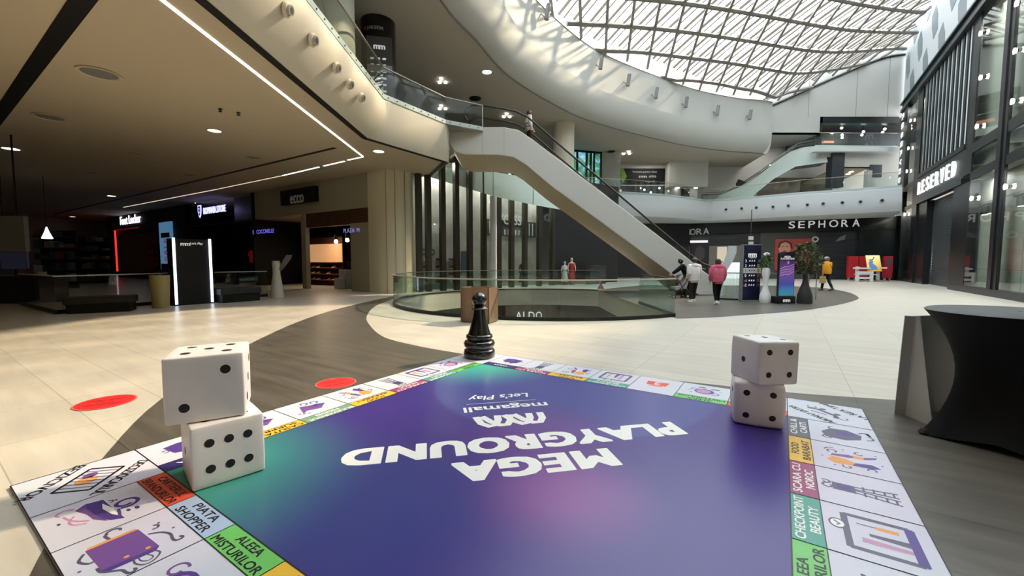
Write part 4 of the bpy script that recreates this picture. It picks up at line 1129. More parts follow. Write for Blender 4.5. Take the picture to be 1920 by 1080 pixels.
random.seed(3); g = 0
for z in (0.39, 0.79, 1.19):
    for k in range(6):
        x = x0 + 0.15 + k * (x1 - x0 - 0.2) / 6
        mb = MB(); c = FL.p(x, z, -2.45)
        mb.loft([[FL.p(x + a * w, z + b * h, -2.5 + d) for a, b in ((-1, 0), (1, 0), (0.8, 1), (-0.8, 1))] for d, w, h in ((-0.12, 0.04, 0.13), (-0.04, 0.05, 0.11), (0.06, 0.055, 0.06), (0.14, 0.035, 0.03))])
        tag(obj('shoe', mb, random.choice([M_rubber, mat('shoe_tan', (180, 140, 100), 0.5), mat('shoe_white', (215, 205, 190), 0.5)]), smooth=SM), 'shoe on the warm lit shelves of the shoe shop', 'shoe', 'shoes on the warm shelves')
for k, (px0, px1, h, lb) in enumerate(((632, 641, 0.62, 'low white display cube inside the shoe shop'), (641, 656, 1.12, 'tall white display cube beside the low one inside the shoe shop'))):
    FD1 = Frame(FL.p(0, 0, -0.9 - 0.5 * k), FL.r); mb = MB(); mb.fbox(FD1, ONP(px0, 540, FD1)[0] + 0.03, 0.02, ONP(px1, 540, FD1)[0] - 0.03, h, -0.25, 0.2)
    tag(obj('display_cube', mb, mat('cube_white', (170, 172, 172), 0.5)), lb, 'display block')
for k, px in enumerate((600, 621, 632)):
    x, z = fl(px, 446 if k != 1 else 443); c = FL.p(x, z - 0.1, -1.0)
    t = thing('spotlight', f'{ORD[k]} from the left of three lit spotlights inside the shoe shop', 'spotlight', c, 'spotlights inside the shoe shop')
    mb = MB(); mb.cyl(c, c + Vector((0.05, -0.1, -0.1)), 0.09, 12, 0.11); obj('lens', mb, M_lamp, t)
    mb = MB(); mb.cyl(c + Vector((0, 0, 0.35)), c + Vector((0, 0, 0.01)), 0.09, 10); mb.cyl(c + Vector((0, 0, 0.35)), (c.x, c.y, ze), 0.02, 6); obj('housing', mb, M_black, t)
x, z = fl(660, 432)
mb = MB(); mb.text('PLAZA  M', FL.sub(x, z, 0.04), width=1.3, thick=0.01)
tag(obj('sign_reflection', mb, mat('violet_dim', (40, 36, 80), 0.5, emit=(150, 150, 235), es=0.35)), 'small violet-white lettering imitating a reflection on the brown header of the shoe shop', 'sign')  # reflected sign built as glowing letters
# football shirt store
xr0 = fl(352, 500)[0]; xr1 = fl(478, 500)[0]
mb = MB(); mb.fbox(FL, fl(425, 400)[0], 4.3, xr1, ZS, -0.6, -0.5); structure('wall_shirt_shop', mb, mat('dim_metal', (86, 88, 88), 0.5, metal=0.3))
mb = MB(); mb.fbox(FL, xr0, 4.25, xr1, 4.4, -0.5, 0.0); structure('trim_55', mb, M_black)
t = thing('shop_sign', 'glowing violet-white football store name with a shield emblem', 'sign', FL.p(*fl(397, 393)))
M_vio = glow('violet_glow', (168, 168, 255), 1.15)
x0, z = fl(382, 396); x1, z_ = fl(424, 389)
mb = MB(); mb.text('ROMANIA.STORE', FL.sub((x0 + x1) / 2, (z + z_) / 2, 0.0), cap=0.5, width=(x1 - x0) * 0.98, thick=0.05, bold=0.01); obj('lettering', mb, M_vio, t)
xs_, zs_ = fl(375, 395); fr = FL.sub(xs_, zs_)
sh = [(-0.26, 0.4), (0.26, 0.4), (0.27, -0.05), (0.15, -0.38), (0, -0.55), (-0.15, -0.38), (-0.27, -0.05)]
mb = MB(); mb.fprism(fr, sh, 0, 0.05); obj('shield', mb, M_vio, t)
mb = MB(); mb.fprism(fr, [(x * 0.72, y * 0.76) for x, y in sh], 0.05, 0.06); obj('shield_field', mb, mat('shield_navy', (16, 16, 60), 0.5), t)
mb = MB(); mb.text('FRF', fr.sub(0, 0.12, 0.06), width=0.3, z=0.005); mb.fpoly(fr, [(-0.1, -0.2), (0.1, -0.2), (0, 0.02)], 0.065); obj('shield_mark', mb, M_vio, t)
mb = MB(); mb.bar(FL.p(*fl(360, 377), -0.2), FL.p(*fl(468, 354), -0.2), 0.06, 0.06); rail = mb
t = thing('track_light', 'row of eight lit spots on a rail above the football store sign', 'track light', FL.p(*fl(430, 366)))
obj('rail', rail, M_black, t)
for px, py in ((364, 377), (369, 374.5), (381, 372), (404, 368), (418, 365), (432, 362.5), (446, 359.5), (460, 357)):
    x, z = fl(px, py); c = FL.p(x, z, 0.0); mb = MB(); mb.cyl(c + FL.n * -0.2 + Vector((0, 0, 0.1)), c, 0.13, 12, 0.17); obj('spot', mb, M_lamp, t)
x0 = fl(440, 500)[0]; x1 = fl(475, 500)[0]
for k in range(5):
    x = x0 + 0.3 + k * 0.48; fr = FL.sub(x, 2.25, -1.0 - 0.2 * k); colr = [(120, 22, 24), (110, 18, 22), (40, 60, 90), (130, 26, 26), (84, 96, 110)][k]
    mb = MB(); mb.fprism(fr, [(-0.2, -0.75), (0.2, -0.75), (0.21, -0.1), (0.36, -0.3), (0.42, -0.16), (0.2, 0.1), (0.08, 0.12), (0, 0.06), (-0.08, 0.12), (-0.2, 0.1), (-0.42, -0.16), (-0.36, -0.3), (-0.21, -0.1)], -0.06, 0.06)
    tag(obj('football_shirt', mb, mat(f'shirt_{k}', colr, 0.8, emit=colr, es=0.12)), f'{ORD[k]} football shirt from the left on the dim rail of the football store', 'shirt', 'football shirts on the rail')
x0 = fl(397, 500)[0]; x1 = fl(413, 500)[0]
t = thing('standee', 'yellow promotional standee beside the black lit stand', 'poster', FL.p((x0 + x1) / 2, 0, 0.4))
mb = MB(); mb.fbox(FL, x0, 0.1, x1, 3.1, 0.4, 0.45); obj('panel', mb, mat('yellow_dim', (128, 122, 44), 0.6), t)
mb = MB(); mb.fbox(FL, x0 + 0.15, 2.1, x1 - 0.15, 2.7, 0.45, 0.46); mb.fbox(FL, x0 + 0.1, 0.5, x1 - 0.3, 1.7, 0.45, 0.46); obj('print', mb, mat('standee_print', (46, 44, 60), 0.6), t)
mb = MB(); mb.fbox(FL, x0 - 0.1, 0.0, x1 + 0.1, 0.1, 0.2, 0.65); obj('foot', mb, M_black, t)
# violet sign reflection next to the shirts, built as glowing letters
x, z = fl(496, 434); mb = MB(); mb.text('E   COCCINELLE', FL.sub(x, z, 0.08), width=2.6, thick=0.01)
tag(obj('reflected_lettering', mb, mat('violet_dim2', (20, 18, 60), 0.5, emit=(120, 112, 240), es=0.45)), 'dim violet lettering imitating a reflection between the football store and the shoe shop', 'sign')
# sports shoe store, far left
xf0 = fl(205, 500)[0]; xf1 = fl(352, 500)[0]
mb = MB(); mb.fbox(FL, xf0, 4.3, xf1, ZS + 0.3, -0.4, 0); structure('wall_sports_shop', mb, M_black2)
mb = MB(); mb.fbox(FL, fl(305, 500)[0], 0, xf1, ZS, -0.5, -0.05); structure('wall_sports_pier', mb, M_black2)
t = thing('shop_sign', 'white lit sports shoe store name above the red light tube', 'sign', FL.p(*fl(245, 411)))
x, z = fl(245, 411)
mb = MB(); mb.text('Foot Locker', FL.sub(x, z, 0.02), cap=0.85, width=fl(264, 411)[0] - fl(226, 411)[0], thick=0.06, bold=0.015); obj('lettering', mb, glow('white_violet', (225, 225, 250), 0.95), t)
M_red = glow('red_tube', (255, 46, 46), 0.8)
A = FL.p(fl(218, 432)[0], fl(218, 432)[1], 0.1); B = FL.p(fl(222, 521)[0], max(0.1, fl(222, 521)[1]), 0.1)
mb = MB(); mb.cyl((A.x, A.y, 0.6), A, 0.07, 8)
tag(obj('light_tube', mb, M_red), 'vertical red light tube at the edge of the sports shoe store', 'light')
mb = MB(); mb.cyl(A + FL.r * 0.1, A + FL.r * 6.5, 0.04, 6); tag(obj('light_tube', mb, mat('red_faint', (60, 8, 8), 0.5, emit=(200, 20, 20), es=0.12)), 'faint horizontal red tube under the sports store sign', 'light')
x0 = fl(305, 500)[0]; x1 = fl(328, 500)[0]; zt = fl(316, 416)[1]
t = thing('lightbox', 'blue lit poster with pink lettering between the sports store and the black stand', 'poster', FL.p((x0 + x1) / 2, 2))
mb = MB(); mb.fbox(FL, x0, 0.9, x1, zt, 0.0, 0.12); obj('panel', mb, mat('lightbox_blue', (70, 100, 130), 0.5, emit=(92, 140, 180), es=0.3), t)
mb = MB(); mb.fbox(FL, x0 + 0.4, zt - 1.3, x1 - 0.4, zt - 0.9, 0.12, 0.13); obj('logo', mb, mat('lightbox_dark', (30, 46, 66), 0.6), t)
mb = MB(); mb.fbox(FL, x0 + 0.1, 0.9, x1 - 0.1, 1.4, 0.12, 0.13); obj('picture', mb, mat('lightbox_dark', (30, 46, 66), 0.6), t)
mb = MB(); mb.text('SALE', FL.sub((x0 + x1) / 2, 2.6, 0.13, math.pi / 2), cap=0.7, width=1.9, bold=0.03); obj('lettering', mb, mat('lightbox_pink', (120, 60, 100), 0.6, emit=(150, 70, 120), es=0.2), t)
# shadowy shop contents: shelving, mannequins
def mannequin(name, label, c, h, m, m2=None, yaw=0.0, group=None):
    c = Vector(c); t = thing(name, label, 'mannequin', c, group); s = h / 1.8
    mb = MB(); mb.lathe([(0.02, 0.0), (0.22, 0.0), (0.22, 0.02), (0.03, 0.03), (0.02, 0.5)], c, 16); obj('stand', mb, M_black, t)
    fig = MB()
    fig.loft([[c + Vector((rx * s * math.cos(a), ry * s * math.sin(a), z * s)) for a in [2 * math.pi * k / 14 for k in range(14)]] for z, rx, ry in ((0.5, 0.24, 0.16), (0.75, 0.2, 0.14), (0.95, 0.17, 0.12), (1.08, 0.13, 0.1), (1.3, 0.18, 0.12), (1.45, 0.19, 0.09), (1.52, 0.07, 0.06), (1.58, 0.05, 0.05), (1.62, 0.08, 0.09), (1.72, 0.09, 0.1), (1.8, 0.05, 0.06))])
    obj('figure', fig, m2 or m, t, SM)
    d = MB()
    d.loft([[c + Vector((rx * s * math.cos(a), ry * s * math.sin(a), z * s)) for a in [2 * math.pi * k / 14 for k in range(14)]] for z, rx, ry in ((0.25, 0.3, 0.24), (0.6, 0.25, 0.19), (0.95, 0.185, 0.135), (1.08, 0.145, 0.115), (1.3, 0.195, 0.135), (1.42, 0.2, 0.105))], cap=False)
    obj('dress', d, m, t, SM)
    for sx in (-1, 1):
        a = MB(); a.tube([c + Vector((sx * 0.18 * s, 0, 1.43 * s)), c + Vector((sx * 0.25 * s, -0.02, 1.15 * s)), c + Vector((sx * 0.24 * s, -0.1, 0.88 * s))], [0.05 * s, 0.042 * s, 0.03 * s], 8); obj('arm', a, m2 or m, t, SM)
    return t
mannequin('mannequin', 'dim mannequin with a red outfit inside the sports store at the far left', FL.p(fl(188, 500)[0], 0, -0.8), 2.0, mat('man_red', (120, 40, 44), 0.7), M_grey)
mannequin('mannequin', 'dark mannequin inside the shoe shop behind the tall white cube', FL.p(ONP(652, 500, Frame(FL.p(0, 0, -3.2), FL.r))[0], 0.02, -3.2), 1.9, M_rubber, M_dark)
random.seed(5)
M_item = [mat('item_%d' % i, c, 0.7) for i, c in enumerate(((96, 92, 86), (120, 60, 54), (70, 78, 92), (130, 126, 118), (60, 52, 44)))]
for s_i, (px0, px1, d) in enumerate(((232, 300, -2.0), (62, 130, -0.5), (130, 200, -2.2))):
    if s_i == 0: FQ = FL; x0, x1 = fl(px0, 500)[0], fl(px1, 500)[0]
    else: FQ = Frame((0, 30.0 if s_i == 2 else 24.0, 0), (1, 0, 0)); x0, x1 = ONP(px0, 500, FQ)[0], ONP(px1, 500, FQ)[0]; d = 0
    t = thing('shelf_unit', 'dark shelf unit full of small goods, ' + ('behind the red light tube' if s_i == 0 else 'nearest the left edge of the photo' if s_i == 1 else 'left of the red light tube'), 'shelves', FQ.p((x0 + x1) / 2, 0, d))
    mb = MB(); mb.fbox(FQ, x0, 0, x1, 3.4, d - 0.5, d - 0.42); obj('back', mb, M_black2, t)
    for k in range(5):
        z = 0.4 + k * 0.65
        mb = MB(); mb.fbox(FQ, x0, z, x1, z + 0.05, d - 0.45, d); obj('shelf', mb, M_dark, t)
        n = 7
        for j in range(n):
            if random.random() < 0.8:
                w = (x1 - x0) / n; xx = x0 + j * w + 0.1 * w; h = random.uniform(0.15, 0.45)
                mb = MB(); mb.fbox(FQ, xx, z + 0.05, xx + w * random.uniform(0.5, 0.8), z + 0.05 + h, d - 0.4, d - 0.08)
                obj('goods', mb, random.choice(M_item), t)
mb = MB(); c = DP(88, 438, 22); mb.lathe([(0.02, 0.36), (0.09, 0.1), (0.22, -0.25), (0.2, -0.27), (0.02, -0.27)], c, 14); mb2 = MB(); mb2.cyl(c + Vector((0, 0, 0.3)), (c.x, c.y, ZS), 0.012, 5)
pl_ = tag(obj('pendant_lamp', mb, glow('pendant_glow', (215, 240, 245), 1.6), smooth=SM), 'small glowing cone-shaped pendant lamp in the dark shop at the far left', 'lamp')
obj('cord', mb2, M_black, pl_)

# ------------------------------------------------------------------ tall glazed shop front behind the opening
c0 = Vector((-5.0, 21.4, 0)); c1 = Vector((5.3, 29.6, 0)); FG = Frame(c0, c1 - c0); LG = (c1 - c0).length
def gx(px): return ONP(px, 480, FG)[0]
HG = 7.3
mb = MB(); mb.fbox(FG, 0.3, 0, gx(1040), HG, -1.5, -1.4); structure('wall_boutique', mb, noisy('boutique_wall', (168, 166, 158), (140, 138, 132), 0.8, 0.6))
mb = MB(); mb.fbox(FG, gx(1037), 0, LG + 4, HG, -0.4, -0.3); structure('wall_boutique_dark', mb, mat('dark_shop', (14, 15, 16), 0.6))
M_mul = mat('bronze_mullion', (52, 50, 42), 0.4, metal=0.3)
for px in (787, 804.5, 831.5, 857, 882, 908, 936, 960, 985, 1012, 1037):
    x = gx(px); mb = MB(); mb.fbox(FG, x - 0.13, 0, x + 0.13, HG, -0.2, 0.08); structure('trim_56', mb, M_mul)
for a, b in zip((775, 804.5, 831.5, 857, 882, 908, 936, 960, 985, 1012), (804.5, 831.5, 857, 882, 908, 936, 960, 985, 1012, 1037)):
    mb = MB(); mb.fbox(FG, gx(a), 0.05, gx(b), HG, -0.1, -0.08); structure('window_9', mb, M_shop)
# goods in the boutique window
x, z = ONP(820, 468, FG); mb = MB(); mb.text('ecco', FG.sub(x, z, -1.38), cap=0.55, width=1.15, bold=0.02)  # reflected brand name built as dark letters on the back wall
tag(obj('reflected_brand', mb, M_dark), 'dark lower-case shoe brand name imitating a reflection in the tall glass', 'sign')
t = thing('boutique_sign', 'ornate pale letters and bars on a dark strip behind the tall glass', 'sign', FG.p(gx(975), 4))
x0, x1 = gx(938), gx(1030); z0 = ONP(975, 440, FG)[1]; z1 = ONP(975, 410, FG)[1]
mb = MB(); mb.fbox(FG, x0, z0, x1, z1, -1.39, -1.34); obj('strip', mb, M_dark, t)
for k in range(13):
    xx = x0 + 0.15 + k * (x1 - x0 - 0.2) / 13; mb = MB(); mb.fbox(FG, xx, z0 + 0.05, xx + 0.08, z1 - (0.1 if k in (0, 1, 2, 11, 12) else (z1 - z0) * 0.6), -1.34, -1.32); obj('bar', mb, M_lgrey, t)
mb = MB(); mb.text('YC ISSI', FG.sub(gx(981), z1 + 0.05, -1.3), cap=0.62, width=(x1 - x0) * 0.5, thick=0.03, bold=0.02); obj('lettering', mb, M_white2, t)
for k, (px0, px1, py0, py1, col) in enumerate(((846, 853, 424, 462, (70, 66, 62)), (846, 853, 463, 486, (150, 120, 110)), (888, 901, 470, 512, (60, 74, 92)), (788, 801, 462, 480, (90, 84, 70)))):
    x0, z1 = ONP(px0, py0, FG); x1, z0 = ONP(px1, py1, FG); mb = MB(); mb.fbox(FG, x0, z0, x1, z1, -1.38, -1.3)
    tag(obj('window_poster', mb, mat(f'win_poster_{k}', col, 0.6)), ('dark grey', 'dusty pink', 'slate blue', 'olive')[k] + ' poster hanging behind the tall shop glass', 'poster')
random.seed(11)
for s_i, (pa, pb_) in enumerate(((812, 828), (839, 853), (863, 879))):
    x0, x1 = gx(pa), gx(pb_); t = thing('shelf_rack', ('left', 'middle', 'right')[s_i] + ' of three shoe racks low behind the tall shop glass', 'shelves', FG.p(x0, 0, -1))
    for k in range(4):
        z = 0.35 + k * 0.42; mb = MB(); mb.fbox(FG, x0, z, x1, z + 0.03, -1.4, -1.1); obj('shelf', mb, M_lgrey, t)
        for j in range(3):
            xx = x0 + (j + 0.2) * (x1 - x0) / 3; mb = MB(); mb.fbox(FG, xx, z + 0.03, xx + (x1 - x0) * 0.2, z + 0.17, -1.38, -1.12); obj('goods', mb, random.choice([M_dark, M_white2, M_item[1]]), t)
mannequin('mannequin', 'mannequin in a red dress with pale hair in the dark shop left of the escalator', FG.p(gx(1070), 0, 0.1), 1.85, mat('dress_red', (150, 30, 32), 0.7), mat('mannequin_cream', (190, 170, 150), 0.6))
mannequin('mannequin', 'small pale mannequin left of the one in the red dress', FG.p(gx(1057), 0, 0.1), 1.6, M_lgrey, M_lgrey)
mannequin('mannequin', 'black mannequin in front of the pale boutique wall', FG.p(gx(992), 0, -0.6), 1.75, M_rubber, M_dark)
mb = MB(); mb.fbox(FG, gx(1088), 0.0, gx(1118), 1.25, 0.5, 0.9); mb.fbox(FG, gx(1088), 1.25, gx(1118), 1.3, 0.4, 1.0)
tag(obj('shop_table', mb, M_dark), 'dark display table under the escalator behind the far railing', 'table')

# ================================================================== FLOOR-LEVEL THINGS ON THE LEFT
c = G(364, 571.5); fr = Frame((c.x, c.y, 0), (0.66 / 0.7, -0.33, 0))
t = thing('light_stand', 'tall black stand with two vertical white light tubes and small white logos', 'display stand', c)
A = G(331, 573.5); B = G(398, 568.5); fr = Frame(A, B - A); w = (B - A).length
mb = MB(); mb.fbox(fr, -0.05, 0, w + 0.05, 2.42, -0.45, 0.0); obj('body', mb, M_black2, t, bevel=0.01)
for x in (0.0, w):
    mb = MB(); mb.fbox(fr, x - 0.035, 0.05, x + 0.035, 2.44, 0.0, 0.05); obj('light_tube', mb, M_ledc, t)
mb = MB(); mb.fbox(fr, -0.03, 0.05, 0.0, 1.32, -0.43, -0.4); obj('side_tube', mb, mat('tube_dim', (60, 60, 70), 0.4, emit=(200, 200, 255), es=0.6), t)
mt = mat('stand_logo', (200, 200, 196), 0.5, emit=(220, 220, 215), es=0.3)
for k in range(2): mb = MB(); mb.text('m', fr.sub(0.29 + k * 0.14, 2.24, 0.002), cap=0.14, width=0.15, bold=0.04); obj('logo', mb, mt, t)
mb = MB(); mb.text("Let's Play", fr.sub(w - 0.42, 2.25, 0.002), width=0.42, bold=0.02, shear=0.3); obj('lettering', mb, mt, t)
c = G(302, 577); t = thing('planter', 'tall plain beige tapered planter left of the black light stand', 'planter', c)
mb = MB(); mb.lathe([(0.02, 0.0), (0.23, 0.0), (0.28, 1.12), (0.25, 1.12), (0.24, 1.0), (0.02, 1.0)], c, 28); obj('pot', mb, mat('planter_beige', (150, 138, 92), 0.6), t, SM)
mb = MB(); mb.lathe([(0.24, 0.98), (0.01, 1.02)], c, 24, cap=False); obj('soil', mb, M_dark, t)
def bench(name, label, A, B, d, h):
    fr = Frame(A, B - A); w = (B - A).length; t = thing(name, label, 'bench', A.lerp(B, 0.5))
    mb = MB(); mb.fbox(fr, 0, h * 0.55, w, h, -d, 0); obj('seat', mb, M_rubber, t, bevel=0.04)
    mb = MB(); mb.fbox(fr, 0.06, 0, w - 0.06, h * 0.55, -d + 0.06, -0.06); obj('plinth', mb, M_black2, t)
    mb = MB(); mb.fbox(fr, w * 0.5 - 0.01, h * 0.55, w * 0.5 + 0.01, h + 0.004, -d, 0.004); obj('seam', mb, M_dark, t)
bench('bench', 'long low black bench in front of the left glass railing', G(117, 590), G(248, 584), 0.8, 0.5)
bench('bench', 'low black bench to the right of the black light stand', G(416, 569), G(492, 563), 0.8, 0.55)
t0 = [G(108, 588), G(180, 581), G(258, 572)]
pts = [(p.x, p.y) for p in (G(40, 572), G(106, 589))] + [(p.x + 0.2, p.y + 1.7) for p in (G(175, 583), G(262, 576))]
balustrade('glass_railing', 'dim glass railing with a steel top behind the long black bench at the left', pts, 0, 1.15, 0.12, None, M_glassd, rail_mat=M_lgrey, flatrail=True)
pts = [(p.x, p.y) for p in (G(404, 563), G(450, 559), G(502, 556))]
balustrade('glass_railing', 'short dim glass railing between the black light stand and the white vase', pts, 0, 1.15, 0.12, None, M_glassd, rail_mat=M_lgrey, flatrail=True)
pts = [(p.x, p.y) for p in (G(290, 570), G(326, 568))]
balustrade('glass_railing', 'short piece of dim railing behind the beige planter', pts, 0, 1.15, 0.12, None, M_glassd, rail_mat=M_lgrey, flatrail=True)
c = G(520, 558); t = thing('floor_vase', 'tall white twisted floor vase in front of the shoe shop', 'vase', c)
mb = MB(); mb.lathe([(0.02, 0), (0.27, 0.0), (0.25, 0.3), (0.2, 0.7), (0.15, 1.05), (0.15, 1.3), (0.17, 1.5), (0.14, 1.62), (0.02, 1.6)], c, 24); obj('body', mb, mat('vase_white', (190, 186, 178), 0.5), t, SM)
mb = MB(); a = c + Vector((0.18, 0, 1.2))
mb.loft([[a + Vector((x + dx, dy, z)) for dx, dy in ((-w_, -0.03), (w_, -0.03), (w_, 0.03), (-w_, 0.03))] for x, z, w_ in ((0, 0, 0.05), (0.12, 0.2, 0.1), (0.3, 0.48, 0.14), (0.42, 0.68, 0.12))]); obj('leaf', mb, mat('leaf_grey', (120, 118, 112), 0.6), t, SM)
# dim furniture at the left edge
A = DP(0, 410, 15); B = DP(48, 470, 15)
mb = MB(); mb.box(A.x - 3, 15, 1.95, B.x, 15.15, A.z + 0.1); tag(obj('hanging_sign', mb, mat('panel_dim', (110, 110, 106), 0.6)), 'large dim grey panel hanging at the left edge of the photo', 'sign')
mb = MB(); mb.cyl((A.x, 15.07, A.z), (A.x, 15.07, ZS), 0.03, 6); mb.cyl((B.x - 0.3, 15.07, A.z), (B.x - 0.3, 15.07, ZS), 0.03, 6)
structure('trim_57', mb, M_black)
t = thing('kiosk', 'dark sales kiosk with a dim screen and boxes at the left edge', 'kiosk', G(40, 582))
c = G(20, 572); c.y += 0.5; c.x -= 0.4
mb = MB(); mb.box(c.x - 1.6, c.y, 0, c.x + 0.75, c.y + 1.2, 1.0); obj('counter', mb, mat('kiosk_dark', (34, 34, 34), 0.5), t, bevel=0.02)
mb = MB(); mb.box(c.x - 1.7, c.y - 0.05, 1.0, c.x + 0.8, c.y + 1.25, 1.05); obj('countertop', mb, M_dark, t)
mb = MB(); mb.box(c.x - 1.2, c.y + 0.6, 1.3, c.x - 0.15, c.y + 0.66, 1.95); obj('screen', mb, mat('screen_dim', (70, 70, 84), 0.4, emit=(90, 92, 130), es=0.03), t)
mb = MB(); mb.box(c.x - 0.7, c.y + 0.6, 1.05, c.x - 0.6, c.y + 0.65, 1.3); obj('screen_post', mb, M_black, t)
for k in range(4):
    mb = MB(); mb.box(c.x + 0.05 + 0.17 * k, c.y + 0.2, 1.05, c.x + 0.19 + 0.17 * k, c.y + 0.5, 1.2 + 0.13 * (k % 3)); tag(obj('box', mb, M_item[k]), f'{ORD[k]} small box from the left on the dark kiosk counter', 'box', 'boxes on the dark kiosk')
for u in (2.0, 5.5, 9.0): area_lamp('boutique_fill', FG.p(u, 7.0, -0.8), 110, 0.6)  # area lights added to brighten the boutique behind the tall glass
area_lamp('shoe_shop_lamp', FL.p(ONP(605, 500, Frame(FL.p(0, 0, -1.6), FL.r))[0], 3.3, -1.6), 30, 0.5, (1, 0.75, 0.5))

# ================================================================== GIANT GAME BOARD
gL = G(15.5, 915); gT = G(890.3, 659.8); gR = G(1620.6, 769.8)
cen = (gL + gR) / 2
u_ax = (gT - gL).normalized(); v_ax = (gR - gT).normalized()
ang = (math.atan2(u_ax.y, u_ax.x) + math.atan2(v_ax.y, v_ax.x) + math.pi / 2) / 2
u_ax = Vector((math.cos(ang), math.sin(ang), 0)); v_ax = Vector((math.sin(ang), -math.cos(ang), 0))
SB = ((gT - gL).length + (gR - gT).length) / 2
O_B = cen - u_ax * SB / 2 - v_ax * SB / 2
ZBD = 0.014
def BP(u, v, z=0.0): return O_B + u_ax * (u * SB) + v_ax * (v * SB) + Vector((0, 0, ZBD + z))
board = thing('game_board', 'giant square game board mat lying on the floor with a purple centre and coloured spaces', 'game board', Vector((cen.x, cen.y, 0)))
M_print = noisy('board_space_print', (216, 210, 226), (206, 214, 222), 0.5, 0.32, detail=1)
M_sheet = mat('board_edge', (150, 146, 150), 0.4)
mb = MB(); mb.hexa([BP(0, 0, -ZBD + 0.003), BP(1, 0, -ZBD + 0.003), BP(1, 1, -ZBD + 0.003), BP(0, 1, -ZBD + 0.003), BP(0, 0), BP(1, 0), BP(1, 1), BP(0, 1)]); obj('base_sheet', mb, M_sheet, board)
# centre print
CB, CW, WD = 0.128, 0.1063, 0.097
mc = mat('board_centre_print', (58, 48, 126), 0.3)
nt, N, L, b = nodes(mc)
geo = N.new('ShaderNodeNewGeometry')
cur = None
def colnode(c):
    n = N.new('ShaderNodeRGB'); n.outputs[0].default_value = rgb(*c); return n.outputs[0]
def blend(prev, col, center, r0, r1, strength=1.0):
    d = N.new('ShaderNodeVectorMath'); d.operation = 'DISTANCE'; d.inputs[1].default_value = center
    L.new(geo.outputs['Position'], d.inputs[0])
    mr = N.new('ShaderNodeMapRange'); mr.interpolation_type = 'SMOOTHSTEP'
    mr.inputs[1].default_value = r0; mr.inputs[2].default_value = r1; mr.inputs[3].default_value = strength; mr.inputs[4].default_value = 0.0
    L.new(d.outputs['Value'], mr.inputs[0])
    mx = N.new('ShaderNodeMix'); mx.data_type = 'RGBA'
    L.new(mr.outputs[0], mx.inputs[0]); L.new(prev, mx.inputs[6]); L.new(col, mx.inputs[7])
    return mx.outputs[2]
cur = colnode((60, 42, 128))
cur = blend(cur, colnode((44, 60, 132)), G(640, 960), 0.2, 1.3, 0.8)
cur = blend(cur, colnode((58, 150, 132)), BP(0.10, 0.14), 0.35, 1.7)
cB = Vector((0.75, 5.35, 0))
cur = blend(cur, colnode((76, 82, 150)), cB, 1.70, 1.78, 0.75)
cur = blend(cur, colnode((72, 176, 158)), BP(0.9, 0.10), 0.35, 1.45, 1.0)
cur = blend(cur, colnode((112, 66, 140)), G(1010, 815), 0.1, 1.0, 0.75)
cur = blend(cur, colnode((138, 78, 150)), G(1060, 925), 0.05, 0.78, 0.95)
cur = blend(cur, colnode((50, 34, 110)), G(1460, 835), 0.05, 0.55, 0.7)
L.new(cur, b.inputs['Base Color'])
mb = MB(); mb.poly([BP(CB, CB, 0.0015), BP(1 - CB, CB, 0.0015), BP(1 - CB, 1 - CB, 0.0015), BP(CB, 1 - CB, 0.0015)]); obj('centre_print', mb, mc, board)
M_line = mat('print_black', (26, 24, 30), 0.4)
M_wht = mat('print_white', (244, 242, 236), 0.35)
def side_frame(side):      # origin at the side's reading start on the outer edge; x along, y towards the centre
    if side == 'BL': o, r, u = BP(0, 0), v_ax, u_ax
    if side == 'TR': o, r, u = BP(1, 1), -v_ax, -u_ax
    if side == 'LT': o, r, u = BP(1, 0), -u_ax, v_ax
    if side == 'RB': o, r, u = BP(0, 1), u_ax, -v_ax
    return Frame(o, r, u)
Cc = {'red': (226, 84, 58), 'sky': (172, 192, 220), 'green': (112, 200, 100), 'yellow': (240, 190, 60), 'teal': (78, 160, 144), 'magenta': (160, 62, 112), 'slate': (96, 94, 112), 'navy': (52, 44, 110), 'sage': (120, 158, 136)}
M_bar = {k: mat('print_' + k, c, 0.35) for k, c in Cc.items()}
M_pur = mat('print_purple', (84, 60, 140), 0.35); M_pur2 = mat('print_violet', (120, 80, 150), 0.35)
M_org = mat('print_orange', (236, 160, 80), 0.35); M_pnk = mat('print_pink', (196, 140, 180), 0.35); M_gry = mat('print_grey', (92, 86, 112), 0.35); M_redp = mat('print_red', (206, 60, 60), 0.35)
ICM = [M_pur, M_pur2, M_org, M_pnk, M_gry, M_redp, M_line, M_wht]
PU, VI, OR, PK, GY, RE, BK, WH = range(8)
def curl(cx, cy, r, a0, turns, n=16, dr=0.5):
    return [(cx + r * (1 - dr * k / n) * math.cos(a0 + turns * 2 * math.pi * k / n), cy + r * (1 - dr * k / n) * math.sin(a0 + turns * 2 * math.pi * k / n)) for k in range(n + 1)]
